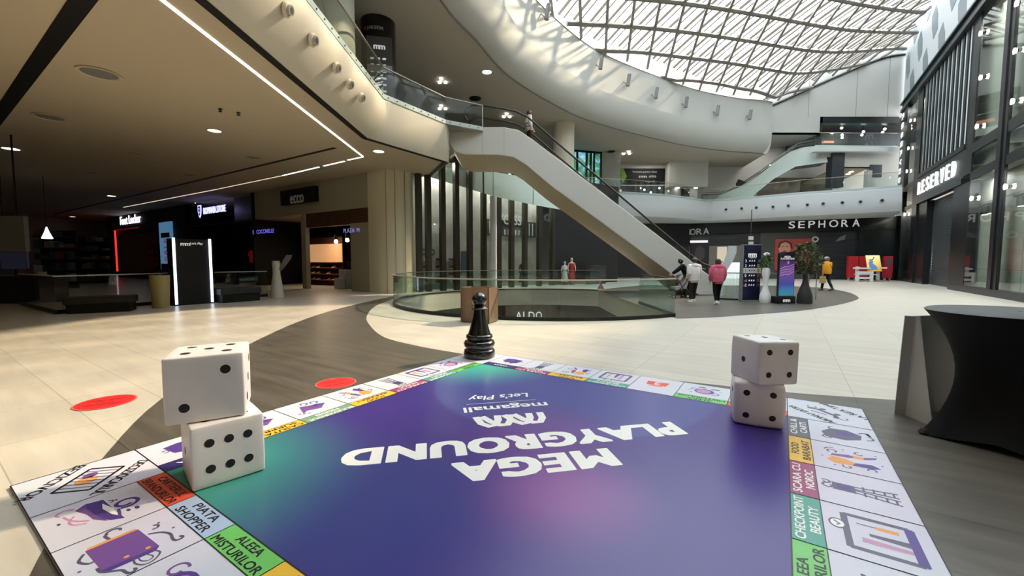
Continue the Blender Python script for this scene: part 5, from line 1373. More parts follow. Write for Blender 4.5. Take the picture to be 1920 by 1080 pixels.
def icon(mb, fr, kind, w, h):
    """drawn in a box centred on the frame, w wide and h high"""
    zc = [0.0014]
    def Zn(): zc[0] += 6e-5; return zc[0]
    def P(mi, pts): mb.mi = mi; mb.fpoly(fr, [(x * w, y * h) for x, y in pts], Zn())
    def K(mi, pts, t=0.03):
        if len(pts) > 2: pts = [tuple(p) for p in smooth_path(pts, 4)]
        mb.mi = mi; mb.stroke(fr, [(x * w, y * h) for x, y in pts], t * w * 1.25, Zn())
    def D(mi, x, y, r, ry=None, dz=0.0): mb.mi = mi; mb.disc(fr, x * w, y * h, r * w, Zn(), 18, (ry or r) * h)
    Z = 0.0016
    if kind == 'shoe':
        P(PU, [(-0.44, 0.14), (-0.5, -0.06), (-0.4, -0.18), (-0.1, -0.12), (0.15, -0.08), (0.4, 0.05), (0.5, 0.18)]); P(WH, [(-0.3, 0.1), (-0.1, 0.06), (0.2, 0.1), (0.36, 0.16), (0.0, 0.16)])
        P(VI, [(-0.5, -0.06), (-0.38, -0.2), (-0.1, -0.12), (0.15, -0.1), (0.4, 0.02), (0.1, -0.04), (-0.25, -0.08)])
        K(PU, curl(-0.02, 0.32, 0.17, -0.6, 1.2), 0.045); K(PU, [(0.1, 0.2), (0.25, 0.18), (0.34, 0.16)], 0.03)
        K(PK, curl(-0.42, -0.3, 0.1, 1.8, 0.6, dr=0.1), 0.03); K(PK, [(-0.3, -0.34), (-0.1, -0.3), (0.05, -0.22), (0.14, -0.14)], 0.025); K(PK, [(-0.2, -0.24), (-0.05, -0.32), (0.1, -0.3), (0.2, -0.18)], 0.025)
        D(PU, 0.3, 0.38, 0.06, 0.03); D(PU, 0.28, 0.28, 0.05, 0.025); D(GY, -0.25, 0.26, 0.03, 0.02); D(GY, -0.1, -0.42, 0.04, 0.02); K(GY, curl(-0.28, 0.18, 0.06, 0, 0.5), 0.02)
    elif kind == 'bag':
        P(VI, [(-0.36, 0.2), (0.34, 0.24), (0.3, -0.34), (-0.36, -0.36)]); P(OR, [(-0.42, 0.17), (-0.36, 0.2), (-0.36, -0.36), (-0.42, -0.32)])
        P(PU, [(0.34, 0.24), (0.42, 0.18), (0.4, -0.3), (0.3, -0.34)])
        K(GY, [(0.36, 0.15), (0.5, 0.2), (0.62, 0.1), (0.62, 0.0), (0.5, -0.06), (0.36, -0.04)], 0.02); K(GY, [(0.4, 0.08), (0.52, 0.12), (0.57, 0.06), (0.5, 0.0), (0.4, 0.0)], 0.015)
        D(OR, 0.26, 0.14, 0.03); D(OR, 0.24, -0.08, 0.03)
        K(GY, [(-0.1, 0.24), (0.0, 0.36), (0.15, 0.42), (0.3, 0.4)] + curl(0.36, 0.46, 0.06, -1.5, 0.7), 0.03); K(GY, [(0.2, -0.36), (0.35, -0.34), (0.5, -0.2), (0.58, -0.18)] + curl(0.62, -0.12, 0.05, -1.2, 0.6), 0.03)
        K(GY, [(-0.42, -0.1), (-0.55, -0.12)] + curl(-0.58, 0.0, 0.1, -1.5, -0.6), 0.03); K(GY, curl(-0.22, 0.34, 0.07, 3.0, -0.6), 0.025); K(GY, [(-0.3, -0.38), (-0.15, -0.46), (0.0, -0.4), (0.0, -0.34)], 0.03)
        D(GY, 0.02, 0.5, 0.02); D(GY, -0.3, 0.42, 0.02); D(GY, 0.1, -0.5, 0.02)
    elif kind == 'ladder':
        P(GY, [(-0.14, 0.42), (0.14, 0.42), (0.14, 0.1), (-0.14, 0.1)]); P(PU, [(-0.08, 0.36), (0.1, 0.36), (0.1, 0.16), (-0.08, 0.16)])
        K(GY, curl(-0.04, 0.48, 0.09, 0, 0.9), 0.03); K(GY, curl(0.1, 0.5, 0.07, 1, -0.9), 0.03)
        for s in (-1, 1): K(GY, [(s * 0.1, 0.12), (s * 0.2, -0.48)], 0.03); K(GY, [(0.02 * s, 0.12), (s * 0.05, -0.48)], 0.03)
        for y in (-0.02, -0.16, -0.3, -0.42):
            K(GY, [(-0.18, y), (-0.03, y)], 0.025); K(GY, [(0.18, y), (0.03, y)], 0.025)
    elif kind == 'screen':
        for a, c in (((-0.46, 0.36), (0.46, 0.36)), ((-0.46, -0.4), (0.46, -0.4)), ((-0.44, -0.4), (-0.44, 0.36)), ((0.44, -0.4), (0.44, 0.36))): K(GY, [a, c], 0.07)
        P(PU, [(-0.44, -0.46), (0.44, -0.46), (0.44, -0.34), (-0.44, -0.34)])
        P(PK, [(-0.24, 0.2), (-0.12, 0.2), (-0.14, -0.34), (-0.22, -0.34)]); P(GY, [(-0.04, 0.1), (0.03, 0.1), (0.06, -0.34), (-0.07, -0.34)]); P(OR, [(0.2, 0.0), (0.28, 0.0), (0.29, -0.26), (0.19, -0.26)]); K(GY, [(0.24, 0.22), (0.24, 0.0)], 0.02)
        D(GY, 0.1, 0.46, 0.14, 0.11); D(WH, 0.1, 0.46, 0.11, 0.085, 0.0006); mb.mi = GY; mb.stroke(fr, [(0.05 * w, 0.47 * h), (0.09 * w, 0.43 * h), (0.16 * w, 0.5 * h)], 0.03 * w, Zn())
    elif kind == 'food':
        P(OR, [(-0.36, 0.3), (-0.2, 0.42), (-0.1, 0.32), (0.0, 0.4), (-0.05, 0.1), (-0.16, -0.05), (-0.32, 0.02)]); P(PU, [(-0.32, 0.02), (-0.16, -0.05), (-0.1, -0.3), (-0.22, -0.42), (-0.3, -0.3)])
        P(VI, [(0.02, 0.34), (0.12, 0.3), (0.2, 0.02), (0.12, -0.1), (0.04, 0.05)]); P(OR, [(0.06, -0.06), (0.22, -0.02), (0.2, -0.2), (0.08, -0.22)]); P(VI, [(0.1, -0.22), (0.2, -0.2), (0.32, -0.44), (0.22, -0.4)])
        K(GY, curl(0.25, 0.28, 0.1, 2.5, -0.8), 0.025); K(GY, curl(-0.42, 0.1, 0.08, 1, 0.8), 0.025); K(GY, curl(0.34, -0.16, 0.09, 0, 0.7), 0.025); K(GY, curl(-0.38, -0.28, 0.08, 2, -0.7), 0.025); K(GY, [(0.3, 0.42), (0.4, 0.36), (0.44, 0.26)], 0.025)
        for x, y in ((-0.46, 0.3), (0.42, 0.1), (-0.05, -0.46), (0.4, -0.42), (-0.1, 0.48)): D(GY, x, y, 0.02)
    elif kind == 'bird':
        P(VI, [(-0.4, 0.0), (-0.1, 0.32), (0.24, 0.2), (0.4, 0.34), (0.3, 0.02), (0.2, -0.24), (0.0, -0.1), (-0.2, -0.08)]); P(PU, [(-0.4, 0.0), (-0.1, 0.1), (0.2, -0.24), (0.0, -0.12), (-0.2, -0.1)])
        K(PU, curl(-0.22, -0.28, 0.12, 1.5, 0.9), 0.035); K(PU, curl(0.02, -0.36, 0.11, 1.5, 0.9), 0.035)
        for x in (0.3, 0.4, 0.48): K(PU, curl(x, 0.42 - (x - 0.3) * 0.8, 0.04, 0.3, 0.8), 0.02)
    elif kind == 'cart':
        P(GY, [(-0.3, 0.34), (0.0, 0.4), (0.3, 0.22), (0.34, -0.1), (0.12, -0.34), (-0.16, -0.3), (-0.34, -0.02)]); P(PU, [(-0.05, 0.1), (0.2, 0.12), (0.22, -0.2), (0.0, -0.24)])
        K(GY, curl(-0.3, 0.3, 0.1, 0.5, 0.8), 0.03); K(GY, curl(0.02, -0.42, 0.12, 3, 0.5, dr=0.1), 0.03); K(GY, [(0.24, -0.3), (0.34, -0.42), (0.16, -0.5), (0.36, -0.46)], 0.04); K(GY, curl(0.34, 0.16, 0.1, 0, 0.6), 0.03)
    elif kind == 'mirror':
        D(PU, 0.0, 0.06, 0.27, 0.26); D(PK, 0.02, 0.06, 0.2, 0.2, 0.0006); K(VI, curl(-0.3, 0.2, 0.13, 1, 0.9), 0.03); K(VI, curl(0.3, -0.08, 0.13, 3, 0.9), 0.03); P(GY, [(-0.4, -0.26), (-0.16, -0.22), (-0.14, -0.3), (-0.36, -0.36)]); P(GY, [(0.0, -0.3), (0.22, -0.28), (0.2, -0.38), (0.02, -0.4)])
        D(GY, 0.34, 0.3, 0.03); D(GY, 0.42, 0.12, 0.02); D(GY, -0.42, -0.08, 0.02)
    elif kind == 'chance':
        P(RE, [(-0.3, 0.2), (0.3, 0.2), (0.34, -0.2), (-0.34, -0.2)]); P(RE, [(-0.2, 0.24), (0.2, 0.24), (0.24, 0.32), (-0.24, 0.32)])
        mb.mi = WH; mb.text('2', fr, cap=0.3 * h, width=0.18 * w, z=Zn(), bold=0.03)
    elif kind == 'sacks':
        P(PU, [(-0.34, 0.26), (-0.14, 0.36), (0.0, 0.26), (0.1, 0.32), (0.3, 0.24), (0.36, -0.22), (0.1, -0.3), (-0.36, -0.24)]); D(GY, -0.14, 0.34, 0.06); K(GY, curl(0.38, 0.0, 0.08, 1, 0.8), 0.03); K(GY, curl(-0.42, 0.0, 0.08, 1, -0.8), 0.03); D(VI, 0.0, 0.0, 0.1)
def space(side, x0, w, bar, lines, white, kind, tint=None):
    fr = side_frame(side); d = WD * SB; di = CB * SB
    sp = obj('space', MB().fpoly(fr, [(x0, 0), (x0 + w, 0), (x0 + w, d if bar else di), (x0, d if bar else di)], 0.0012), M_print, board)
    if bar:
        bo = obj('title_bar', MB().fpoly(fr, [(x0, d), (x0 + w, d), (x0 + w, di), (x0, di)], 0.002), M_bar[bar], sp)
        n = len(lines); hh = (di - d)
        mxl = max(len(l) for l in lines)
        for i, l in enumerate(lines):
            y = d + hh * (0.5 if n == 1 else (0.73 if i == 0 else 0.27))
            capw = min(0.9 * w * len(l) / max(mxl, 8.5), 0.9 * w)
            mb = MB(); mb.text(l, fr.sub(x0 + w / 2, y), cap=0.054, width=capw, z=0.0028, bold=0.03); obj('title', mb, M_wht if white else M_line, sp)
    mb = MB(); icon(mb, fr.sub(x0 + w / 2, d * 0.5), kind, w * 0.72, d * 0.78); obj('illustration', mb, ICM, sp)
    mb = MB(); lw = 0.006
    mb.stroke(fr, [(x0, 0), (x0, di)], lw, 0.0032); mb.stroke(fr, [(x0 + w, 0), (x0 + w, di)], lw, 0.0032)
    if bar: mb.stroke(fr, [(x0, d), (x0 + w, d)], lw, 0.0032)
    mb.stroke(fr, [(x0, di), (x0 + w, di)], lw * 1.4, 0.0034); mb.stroke(fr, [(x0, 0.004), (x0 + w, 0.004)], lw, 0.0032)
    obj('outline', mb, M_line, sp)
    return sp
SC, W7 = CB * SB, CW * SB
LAY = {
 'BL': [('red', ['CARTIERUL', 'BRANDURILOR'], 0, 'shoe'), ('sky', ['PIATA', 'SHOPPER'], 0, 'bag'), ('green', ['ALEEA', 'MISTURILOR'], 0, 'mirror'), ('yellow', ['FOOD', 'BARABAT'], 0, 'food')],
 'LT': [('green', ['ALEEA', 'MISTURILOR'], 0, 'mirror'), ('teal', ['CHECKPOINT', 'BEAUTY'], 1, 'screen'), ('magenta', ['SCARA CU', 'NOROC'], 1, 'ladder'), ('yellow', ['FOOD', 'BARABAT'], 0, 'food'), ('sage', ['BULEVARDUL', 'MODEI'], 1, 'bird'), ('yellow', ['CASUTA CU', 'SURPRIZE'], 0, 'bird'), ('navy', ['CINEMA'], 1, 'sacks')],
 'TR': [('red', ['CARTIERUL', 'BRANDURILOR'], 0, 'shoe'), ('green', ['ALEEA', 'MISTURILOR'], 0, 'mirror'), (None, [], 0, 'chance'), ('teal', ['CHECKPOINT', 'BEAUTY'], 1, 'screen'), ('yellow', ['FOOD', 'BARABAT'], 0, 'food'), ('magenta', ['SCARA CU', 'NOROC'], 1, 'ladder'), ('navy', ['OAZA'], 1, 'sacks')],
 'RB': [None, ('sky', ['PIATA', 'SHOPPER'], 0, 'bag'), ('green', ['ALEEA', 'MISTURILOR'], 0, 'mirror'), ('teal', ['CHECKPOINT', 'BEAUTY'], 1, 'screen'), ('magenta', ['SCARA CU', 'NOROC'], 1, 'ladder'), ('yellow', ['FOOD', 'BARABAT'], 0, 'food'), ('slate', ['CHILL &', 'CARTI'], 1, 'cart')],
}
for side, row in LAY.items():
    for i, c in enumerate(row):
        if c: space(side, SC + i * W7, W7, c[0], c[1], c[2], c[3])
def corner(side, words, kind):
    fr = side_frame(side)      # the corner at the reading start of the side
    sp = obj('corner_space', MB().fpoly(fr, [(0, 0), (SC, 0), (SC, SC), (0, SC)], 0.0012), M_print, board)
    f2 = fr.sub(SC / 2, SC / 2, 0, -math.pi / 4)
    mb = MB()
    if words:
        mb.text(words[0], f2.sub(0, 0.2), cap=0.075, width=0.5, z=0.002, bold=0.035); obj('title', mb, M_line, sp); mb = MB(); mb.text(words[1], f2.sub(0, -0.22), cap=0.075, width=0.5, z=0.002, bold=0.035)
        obj('title', mb, M_line, sp)
    mb = MB()
    if kind == 'cage':
        a, bq = 0.17, 0.11
        mb.mi = OR; mb.disc(f2, 0.02, -0.01, 0.07, 0.0016, 14, 0.06); mb.mi = VI; mb.disc(f2, -0.06, -0.04, 0.05, 0.0016, 14, 0.04); mb.mi = BK
        for (x0, y0), (x1, y1) in (((-a, -bq), (a, -bq)), ((-a, bq), (a, bq)), ((-a, -bq), (-a, bq)), ((a, -bq), (a, bq))): mb.stroke(f2, [(x0, y0), (x1, y1)], 0.02, 0.0022)
        mb.mi = GY
        for k in range(1, 7): mb.stroke(f2, [(-a + k * a / 3.5, -bq), (-a + k * a / 3.5, bq)], 0.011, 0.002)
    elif kind == 'skate':
        mb.mi = GY; mb.stroke(f2, [(-0.16, 0.06), (-0.1, 0.0), (0.1, 0.0), (0.16, 0.06)], 0.04, 0.002); mb.disc(f2, -0.08, -0.05, 0.03, 0.002); mb.disc(f2, 0.08, -0.05, 0.03, 0.002); mb.stroke(f2, [(-0.06, 0.06), (0.08, 0.1)], 0.02, 0.002); mb.stroke(f2, curl(0.17, -0.02, 0.05, 0, 0.8), 0.012, 0.002); mb.stroke(f2, curl(-0.19, 0.0, 0.05, 0, 0.8), 0.012, 0.002)
    else:
        mb.mi = GY; mb.disc(f2, 0, 0, 0.08, 0.002)
    obj('illustration', mb, ICM, sp)
    mb = MB(); mb.stroke(fr, [(0, 0.004), (SC, 0.004)], 0.006, 0.0032); mb.stroke(fr, [(0.004, 0), (0.004, SC)], 0.008, 0.0032); mb.stroke(fr, [(SC, 0), (SC, SC)], 0.006, 0.0032); mb.stroke(fr, [(0, SC), (SC, SC)], 0.006, 0.0032); obj('outline', mb, M_line, sp)
corner('BL', ('DECIZIOCARUL', 'BEZICIVOR'), 'cage'); corner('TR', ('ABONAT EXTRA', 'LA REA TIMP'), 'skate'); corner('LT', None, 'start')
# lettering in the middle
FD = Frame(BP(0.5, 0.5), -(u_ax + v_ax), v_ax - u_ax)
q2 = SB / math.sqrt(2)
mb = MB(); mb.text('MEGA', FD.sub(0.01, 0.124 * q2), cap=0.285, width=1.26, z=0.0024, bold=0.085, spacing=1.1); obj('lettering', mb, M_wht, board)
mb = MB(); mb.text('PLAYGROUND', FD.sub(0.01, 0.014 * q2), cap=0.285, width=2.98, z=0.0024, bold=0.085, spacing=1.1); obj('lettering', mb, M_wht, board)
LG_ = FD.sub(0.0, -0.125 * q2)
mb = MB()
wv = 0.66
for s in range(2):                                  # two interlaced arches on each side make the mark
    x = -wv / 2 + s * wv / 2
    mb.stroke(LG_, [(x + 0.02, -0.15), (x + 0.03, 0.0), (x + 0.08, 0.1), (x + 0.15, 0.1), (x + 0.22, 0.02), (x + 0.3, -0.15)], 0.075, 0.0024 + s * 4e-4)
    mb.stroke(LG_, [(x + 0.14, -0.15), (x + 0.15, -0.03), (x + 0.2, 0.09), (x + 0.26, 0.11), (x + 0.33, 0.03), (x + 0.4 - 0.04 * s, -0.15)], 0.075, 0.0026 + s * 4e-4)
obj('logo', mb, M_wht, board)
mb = MB(); mb.text('megamall', FD.sub(0.0, -0.222 * q2), cap=0.15, width=0.92, z=0.0024, bold=0.03); obj('lettering', mb, M_wht, board)
mb = MB(); mb.stroke(FD, [(-0.38, -0.27 * q2), (0.42, -0.27 * q2)], 0.008, 0.0024); obj('rule', mb, M_wht, board)
mb = MB(); mb.text("Let's Play", FD.sub(0.02, -0.318 * q2), cap=0.15, width=0.72, z=0.0024, bold=0.015, shear=0.25); obj('lettering', mb, M_wht, board)

# ------------------------------------------------------------------ big soft dice
M_die = noisy('die_fabric', (232, 228, 224), (222, 218, 216), 3.0, 0.42, bump=0.25, detail=3)
M_pip = mat('die_pip', (14, 12, 14), 0.5)
PIPS = {1: [(0, 0)], 2: [(-1, -1), (1, 1)], 3: [(-1, -1), (0, 0), (1, 1)], 4: [(-1, -1), (1, -1), (-1, 1), (1, 1)], 5: [(-1, -1), (1, -1), (-1, 1), (1, 1), (0, 0)], 6: [(-1, -0.8), (0, -0.8), (1, -0.8), (-1, 0.8), (0, 0.8), (1, 0.8)]}
def die(label, corner, r, s, faces, puff=0.0, tilt=None, rk=0.012, wob=0.0, seed=1, group='giant soft dice'):
    """corner: near bottom-left corner of the front face, r: front face's right direction"""
    r = Vector(r).normalized(); up = Vector((0, 0, 1)); n = r.cross(up)      # n towards the viewer
    if tilt:
        R = Matrix.Rotation(tilt[0], 3, r) @ Matrix.Rotation(tilt[1], 3, n); r = R @ r; up = R @ up; n = R @ n
    cen = Vector(corner) + r * s / 2 + up * s / 2 - n * s / 2
    t = thing('giant_die', label, 'die', Vector((cen.x, cen.y, corner[2])), group)
    rnd = random.Random(seed); ph = [rnd.uniform(0, 6) for _ in range(6)]
    def warp(a, b, c):      # a,b,c in -1..1 on the cube surface
        k = max(abs(a), abs(b), abs(c)); q = [a, b, c]; o = []
        for i in range(3):
            j, l = (i + 1) % 3, (i + 2) % 3
            f = 1 + puff * (1 - q[j] ** 2) * (1 - q[l] ** 2) - puff * 0.35 * (q[j] ** 2 * q[l] ** 2)
            o.append(q[i] * f)
        if wob:
            for i in range(3): o[i] += wob * (math.sin(3.1 * q[(i + 1) % 3] + ph[i]) * math.cos(2.3 * q[(i + 2) % 3] + ph[i + 3]))
        return o
    def pt(a, b, c): a, b, c = warp(a, b, c); return cen + r * (a * s / 2) + up * (b * s / 2) + n * (c * s / 2)
    m = 12; bm = bmesh.new(); vd = {}
    def vert(a, b, c):
        key = (round(a, 4), round(b, 4), round(c, 4))
        if key not in vd:
            q = Vector((a, b, c)); rad = rk * 2 / s; core = Vector([max(-1 + rad, min(1 - rad, x)) for x in q]); d = q - core
            if d.length > 1e-6: q = core + d.normalized() * rad
            vd[key] = bm.verts.new(pt(*q))
        return vd[key]
    ticks = [-1, -1 + rk / s] + list(np.linspace(-1 + 2 * rk / s, 1 - 2 * rk / s, m)) + [1 - rk / s, 1]
    for ax in range(3):
        for sg in (-1, 1):
            for i in range(len(ticks) - 1):
                for j in range(len(ticks) - 1):
                    q = []
                    for (x, y) in ((i, j), (i + 1, j), (i + 1, j + 1), (i, j + 1)):
                        p = [0, 0, 0]; p[ax] = sg; p[(ax + 1) % 3] = ticks[x]; p[(ax + 2) % 3] = ticks[y]; q.append(vert(*p))
                    if sg < 0: q = q[::-1]
                    try: bm.faces.new(q)
                    except ValueError: pass
    me = bpy.data.meshes.new('cloth_cube'); bm.to_mesh(me); bm.free(); me.materials.append(M_die)
    me.polygons.foreach_set('use_smooth', [True] * len(me.polygons))
    o = bpy.data.objects.new('cover', me); COL.objects.link(o); o.parent = t; o.matrix_parent_inverse = Matrix.Translation(-Vector(t.location))
    pr = 0.135
    for face, (cnt, flip) in faces.items():
        for x, y in PIPS[cnt]:
            if flip: x, y = (-x, y) if flip == 1 else (y, x)
            sp = 0.52; mb = MB(); ring = []
            for k in range(22):
                a = 2 * math.pi * k / 22; X = x * sp + pr * math.cos(a); Y = y * sp + pr * math.sin(a); e = 1.006
                ring.append({'front': (X, Y, e), 'right': (e, Y, -X), 'left': (-e, Y, X), 'top': (X, e, -Y), 'back': (-X, Y, -e)}[face])
            c0 = {'front': (x * sp, y * sp, 1.009), 'right': (1.009, y * sp, -x * sp), 'left': (-1.009, y * sp, x * sp), 'top': (x * sp, 1.009, -y * sp), 'back': (-x * sp, y * sp, -1.009)}[face]
            P = [pt(*p) for p in ring] + [pt(*c0)]
            mb.add(P, [(k, (k + 1) % 22, 22) for k in range(22)]); obj('pip', mb, M_pip, t, SM)
    return t
zb = ZBD + 0.005
A = G(361, 924, zb); Bq = G(500, 880, zb); s1 = (Bq - A).length
die('lower die of the left stack, showing six dots towards the game board', A, Bq - A, 0.445, {'front': (6, 0), 'left': (1, 0), 'right': (2, 0), 'top': (4, 0)}, 0.012, None, 0.014, 0.004, 2)
z2 = zb + 0.45
A = G(308, 801, z2); Bq = G(463, 778, z2)
die('upper die of the left stack, showing two dots in front and five on top', A, Bq - A, 0.472, {'front': (2, 0), 'top': (5, 0), 'right': (3, 0), 'left': (4, 0)}, 0.012, None, 0.014, 0.005, 5)
A = G(1375, 794, zb); Bq = G(1474, 808, zb)
die('lower puffy die of the right stack, showing four dots', A, Bq - A, 0.425, {'front': (4, 0), 'right': (6, 2), 'left': (2, 0)}, 0.075, None, 0.03, 0.012, 8)
z2 = zb + 0.425
A = G(1421, 723, z2); Bq = G(1495, 722, z2)
die('upper puffy die of the right stack, turned to show one dot and four dots', A, Vector((1, 0.12, 0)), 0.41, {'front': (4, 0), 'left': (1, 0), 'top': (3, 1)}, 0.03, (0.0, -0.02), 0.02, 0.012, 11)

# ------------------------------------------------------------------ chess pawn
c = G(899, 669, ZBD); c = Vector((c.x, c.y, ZBD))
M_pawn = mat('pawn_black', (12, 12, 13), 0.22, coat=0.6)
t = thing('chess_pawn', 'big glossy black chess pawn standing on the far corner of the game board', 'chess piece', c)
mb = MB(); mb.lathe([(0.02, 0.0), (0.245, 0.0), (0.26, 0.03), (0.26, 0.1), (0.245, 0.135), (0.215, 0.15), (0.215, 0.165), (0.25, 0.19), (0.262, 0.235), (0.24, 0.275), (0.2, 0.29), (0.205, 0.31), (0.225, 0.335), (0.215, 0.37), (0.195, 0.385)], c, 40); obj('foot', mb, M_pawn, t, math.radians(60))
mb = MB(); mb.lathe([(0.19, 0.38), (0.165, 0.46), (0.125, 0.6), (0.1, 0.72), (0.09, 0.8)], c, 40); obj('stem', mb, M_pawn, t, SM)
mb = MB(); mb.lathe([(0.085, 0.79), (0.14, 0.8), (0.145, 0.815), (0.1, 0.85), (0.07, 0.86)], c, 40); obj('collar', mb, M_pawn, t, SM)
mb = MB(); mb.sphere(c + Vector((0, 0, 0.955)), 0.122, 32, 16); obj('head', mb, M_pawn, t, SM)

# ------------------------------------------------------------------ red floor stickers
def sticker(px, py, w, label, rot):
    c = G(px, py, 0.004); fr = Frame(c, (math.cos(rot), math.sin(rot), 0), (-math.sin(rot), math.cos(rot), 0))
    t = thing('floor_sticker', label, 'sticker', Vector((c.x, c.y, 0)), 'red floor stickers')
    mb = MB(); mb.disc(fr, 0, 0, w, 0.0, 40, thick=0.0015); obj('disc', mb, mat('sticker_red', (222, 44, 46), 0.45), t)
    mb = MB()
    for k in range(40):
        a0, a1 = 2 * math.pi * k / 40, 2 * math.pi * (k + 1) / 40
        mb.fpoly(fr, [(r_ * w * math.cos(a), r_ * w * math.sin(a)) for r_, a in ((0.94, a0), (1.0, a0), (1.0, a1), (0.94, a1))], 0.0022)
    obj('rim', mb, mat('sticker_rim', (232, 110, 100), 0.5), t)
    for i, (s_, y) in enumerate((('PASTRATI DISTANTA', 0.3), ('1.5 m', 0.0), ('KEEP DISTANCE', -0.3))): mb = MB(); mb.text(s_, fr.sub(0, y * w), cap=w * 0.15, width=w * (1.2 if i != 1 else 0.5), z=0.0024, bold=0.02); obj('lettering', mb, mat('sticker_text', (140, 20, 26), 0.5), t)
sticker(198, 754, 0.27, 'red round floor sticker on the pale tiles left of the dice', 0.5)
sticker(630, 718, 0.25, 'red round floor sticker on the dark tiles beside the game board', 0.6)

# ------------------------------------------------------------------ wooden box by the railing
M_wood = noisy('walnut_laminate', (138, 112, 92), (112, 90, 74), 3.0, 0.5, stretch=(1, 1, 0.12), detail=5)
A = G(864, 604); Bq = G(917, 607.5); fr = Frame(A, Bq - A); w = (Bq - A).length
t = thing('wooden_bin', 'square wood-clad bin standing against the curved glass railing behind the pawn', 'bin', A)
h = 0.9; d = 0.55
mb = MB()
for x0, x1, z0, z1 in ((0, w, -0.03, 0.0), (0, w, -d, -d + 0.03), (0, 0.03, -d, 0), (w - 0.03, w, -d, 0)): mb.fbox(fr, x0, 0.02, x1, h, z0, z1)
obj('body', mb, M_wood, t)
mb = MB(); mb.fbox(fr, 0.03, h - 0.2, w - 0.03, h - 0.18, -d + 0.03, -0.03); obj('liner', mb, M_dark, t)
mb = MB()
for x0, x1, z0, z1 in ((0, w, -0.05, 0.004), (0, w, -d - 0.004, -d + 0.05), (-0.004, 0.05, -d, 0), (w - 0.05, w + 0.004, -d, 0)): mb.fbox(fr, x0, h, x1, h + 0.02, z0, z1)
obj('rim', mb, M_wood, t)
mb = MB(); mb.fbox(fr, 0.03, 0, w - 0.03, 0.02, -d + 0.03, -0.03); obj('plinth', mb, M_black, t)

# ------------------------------------------------------------------ cocktail table with stretch cover, folded white board
c = Vector((4.43, 3.58, 0))
M_spandex = mat('spandex_black', (14, 16, 18), 0.75, spec=0.25)
t = thing('cocktail_table', 'round bar table in a black stretch cover at the right edge of the photo', 'table', c)
RT, HT = 0.6, 1.15
mb = MB(); mb.lathe([(0.02, HT + 0.012), (RT - 0.02, HT + 0.012), (RT, HT)], c, 48, cap=False); obj('top_cover', mb, mat('spandex_top', (58, 60, 60), 0.6), t, SM)
rings = []
n = 64; rot0 = math.radians(165)
for k in range(15):
    u = k / 14; z = HT * (1 - u)
    rg = []
    for j in range(n):
        a = 2 * math.pi * j / n
        q = (a - rot0) % (math.pi / 2) - math.pi / 4                  # four pulled-out feet
        foot = 0.68 * math.cos(math.pi / 4) / math.cos(q) if abs(q) <= math.pi / 4 else 0.7
        foot = foot * (1 - 0.06 * math.cos(2 * q))
        waist = 0.17 + 0.06 * math.cos(4 * (a - rot0 + 0))
        rr = (1 - u) ** 2 * RT + u ** 2 * foot + 2 * u * (1 - u) * (waist - 0.02)
        zz = z + (u ** 3) * 0.07 * (1 - abs(q) / (math.pi / 4)) ** 1
        rg.append((c.x + rr * math.cos(a), c.y + rr * math.sin(a), zz if k else HT))
    rings.append(rg)
mb = MB(); mb.loft(rings, cap=False); obj('stretch_cover', mb, M_spandex, t, SM)
for j in range(4):
    a = rot0 + j * math.pi / 2; p = c + Vector((0.62 * math.cos(a), 0.62 * math.sin(a), 0)); mb = MB(); mb.lathe([(0.04, 0), (0.05, 0.02), (0.03, 0.05)], p, 12); obj('foot_cap', mb, M_black, t)
mb = MB(); mb.cyl(c, c + Vector((0, 0, HT)), 0.035, 12); obj('post', mb, M_steel, t)
# folded board
a0 = G(1677, 777); a1 = G(1697, 779); a2 = G(1748, 800); a3 = G(1752, 784)
t = thing('folded_board', 'pale folded cardboard stand behind the black covered table', 'display board', (a0 + a1) / 2)
M_card = mat('card_grey', (172, 170, 166), 0.6); M_card2 = mat('card_grey_warm', (178, 174, 166), 0.6)
H_b = 1.0
def at_h(px, py, base):
    z = DP(px, py, base.y).z; return Vector((DP(px, py, base.y).x, base.y, z))
def fin(p, q, pt_, qt_):
    mb = MB(); nn = (q - p).cross(Vector((0, 0, 1))).normalized() * 0.01
    mb.hexa([p, q, q - nn, p - nn, pt_, qt_, qt_ - nn, pt_ - nn]); return mb
b0 = at_h(1697, 592, a0); b1 = at_h(1717, 593, a1)
obj('left_panel', fin(a0, a1, b0, b1), M_card, t)
b2 = at_h(1722, 595, a2); b2 = Vector((b1.x + 0.02, b1.y - 0.02, b1.z))
obj('wing', fin(a1, a2, b1, b2), M_card2, t)
e3 = Vector((a1.x + 1.2, a1.y + 0.25, 0))
obj('back_panel', fin(a1 + Vector((0.01, 0.02, 0)), e3, Vector((b1.x, b1.y + 0.02, b1.z)), Vector((e3.x, e3.y, b1.z))), M_card, t)

# ================================================================== STANDS, VASES AND PLANTS AT THE RIGHT
A = G(1391.5, 565.5); Bq = G(1424, 565); fr = Frame(A, Bq - A); w = (Bq - A).length
t = thing('directory_stand', 'dark blue floor directory stand with white storey numbers behind the pink hoodie', 'sign stand', A.lerp(Bq, 0.5))
mb = MB(); mb.fbox(fr, 0, 0.06, w, 2.24, -0.16, 0); obj('body', mb, mat('directory_navy', (16, 20, 52), 0.35), t, bevel=0.01)
mb = MB(); mb.fbox(fr, -0.03, 0.0, w + 0.03, 0.06, -0.22, 0.04); obj('foot', mb, M_grey, t)
mb = MB(); mb.fbox(fr, -0.04, 0.06, 0.0, 2.26, -0.16, 0.005); mb.fbox(fr, -0.04, 2.24, w, 2.27, -0.16, 0.005); obj('frame', mb, M_grey, t)
M_dw = mat('directory_white', (220, 220, 220), 0.5, emit=(220, 220, 220), es=0.25)
mb = MB()
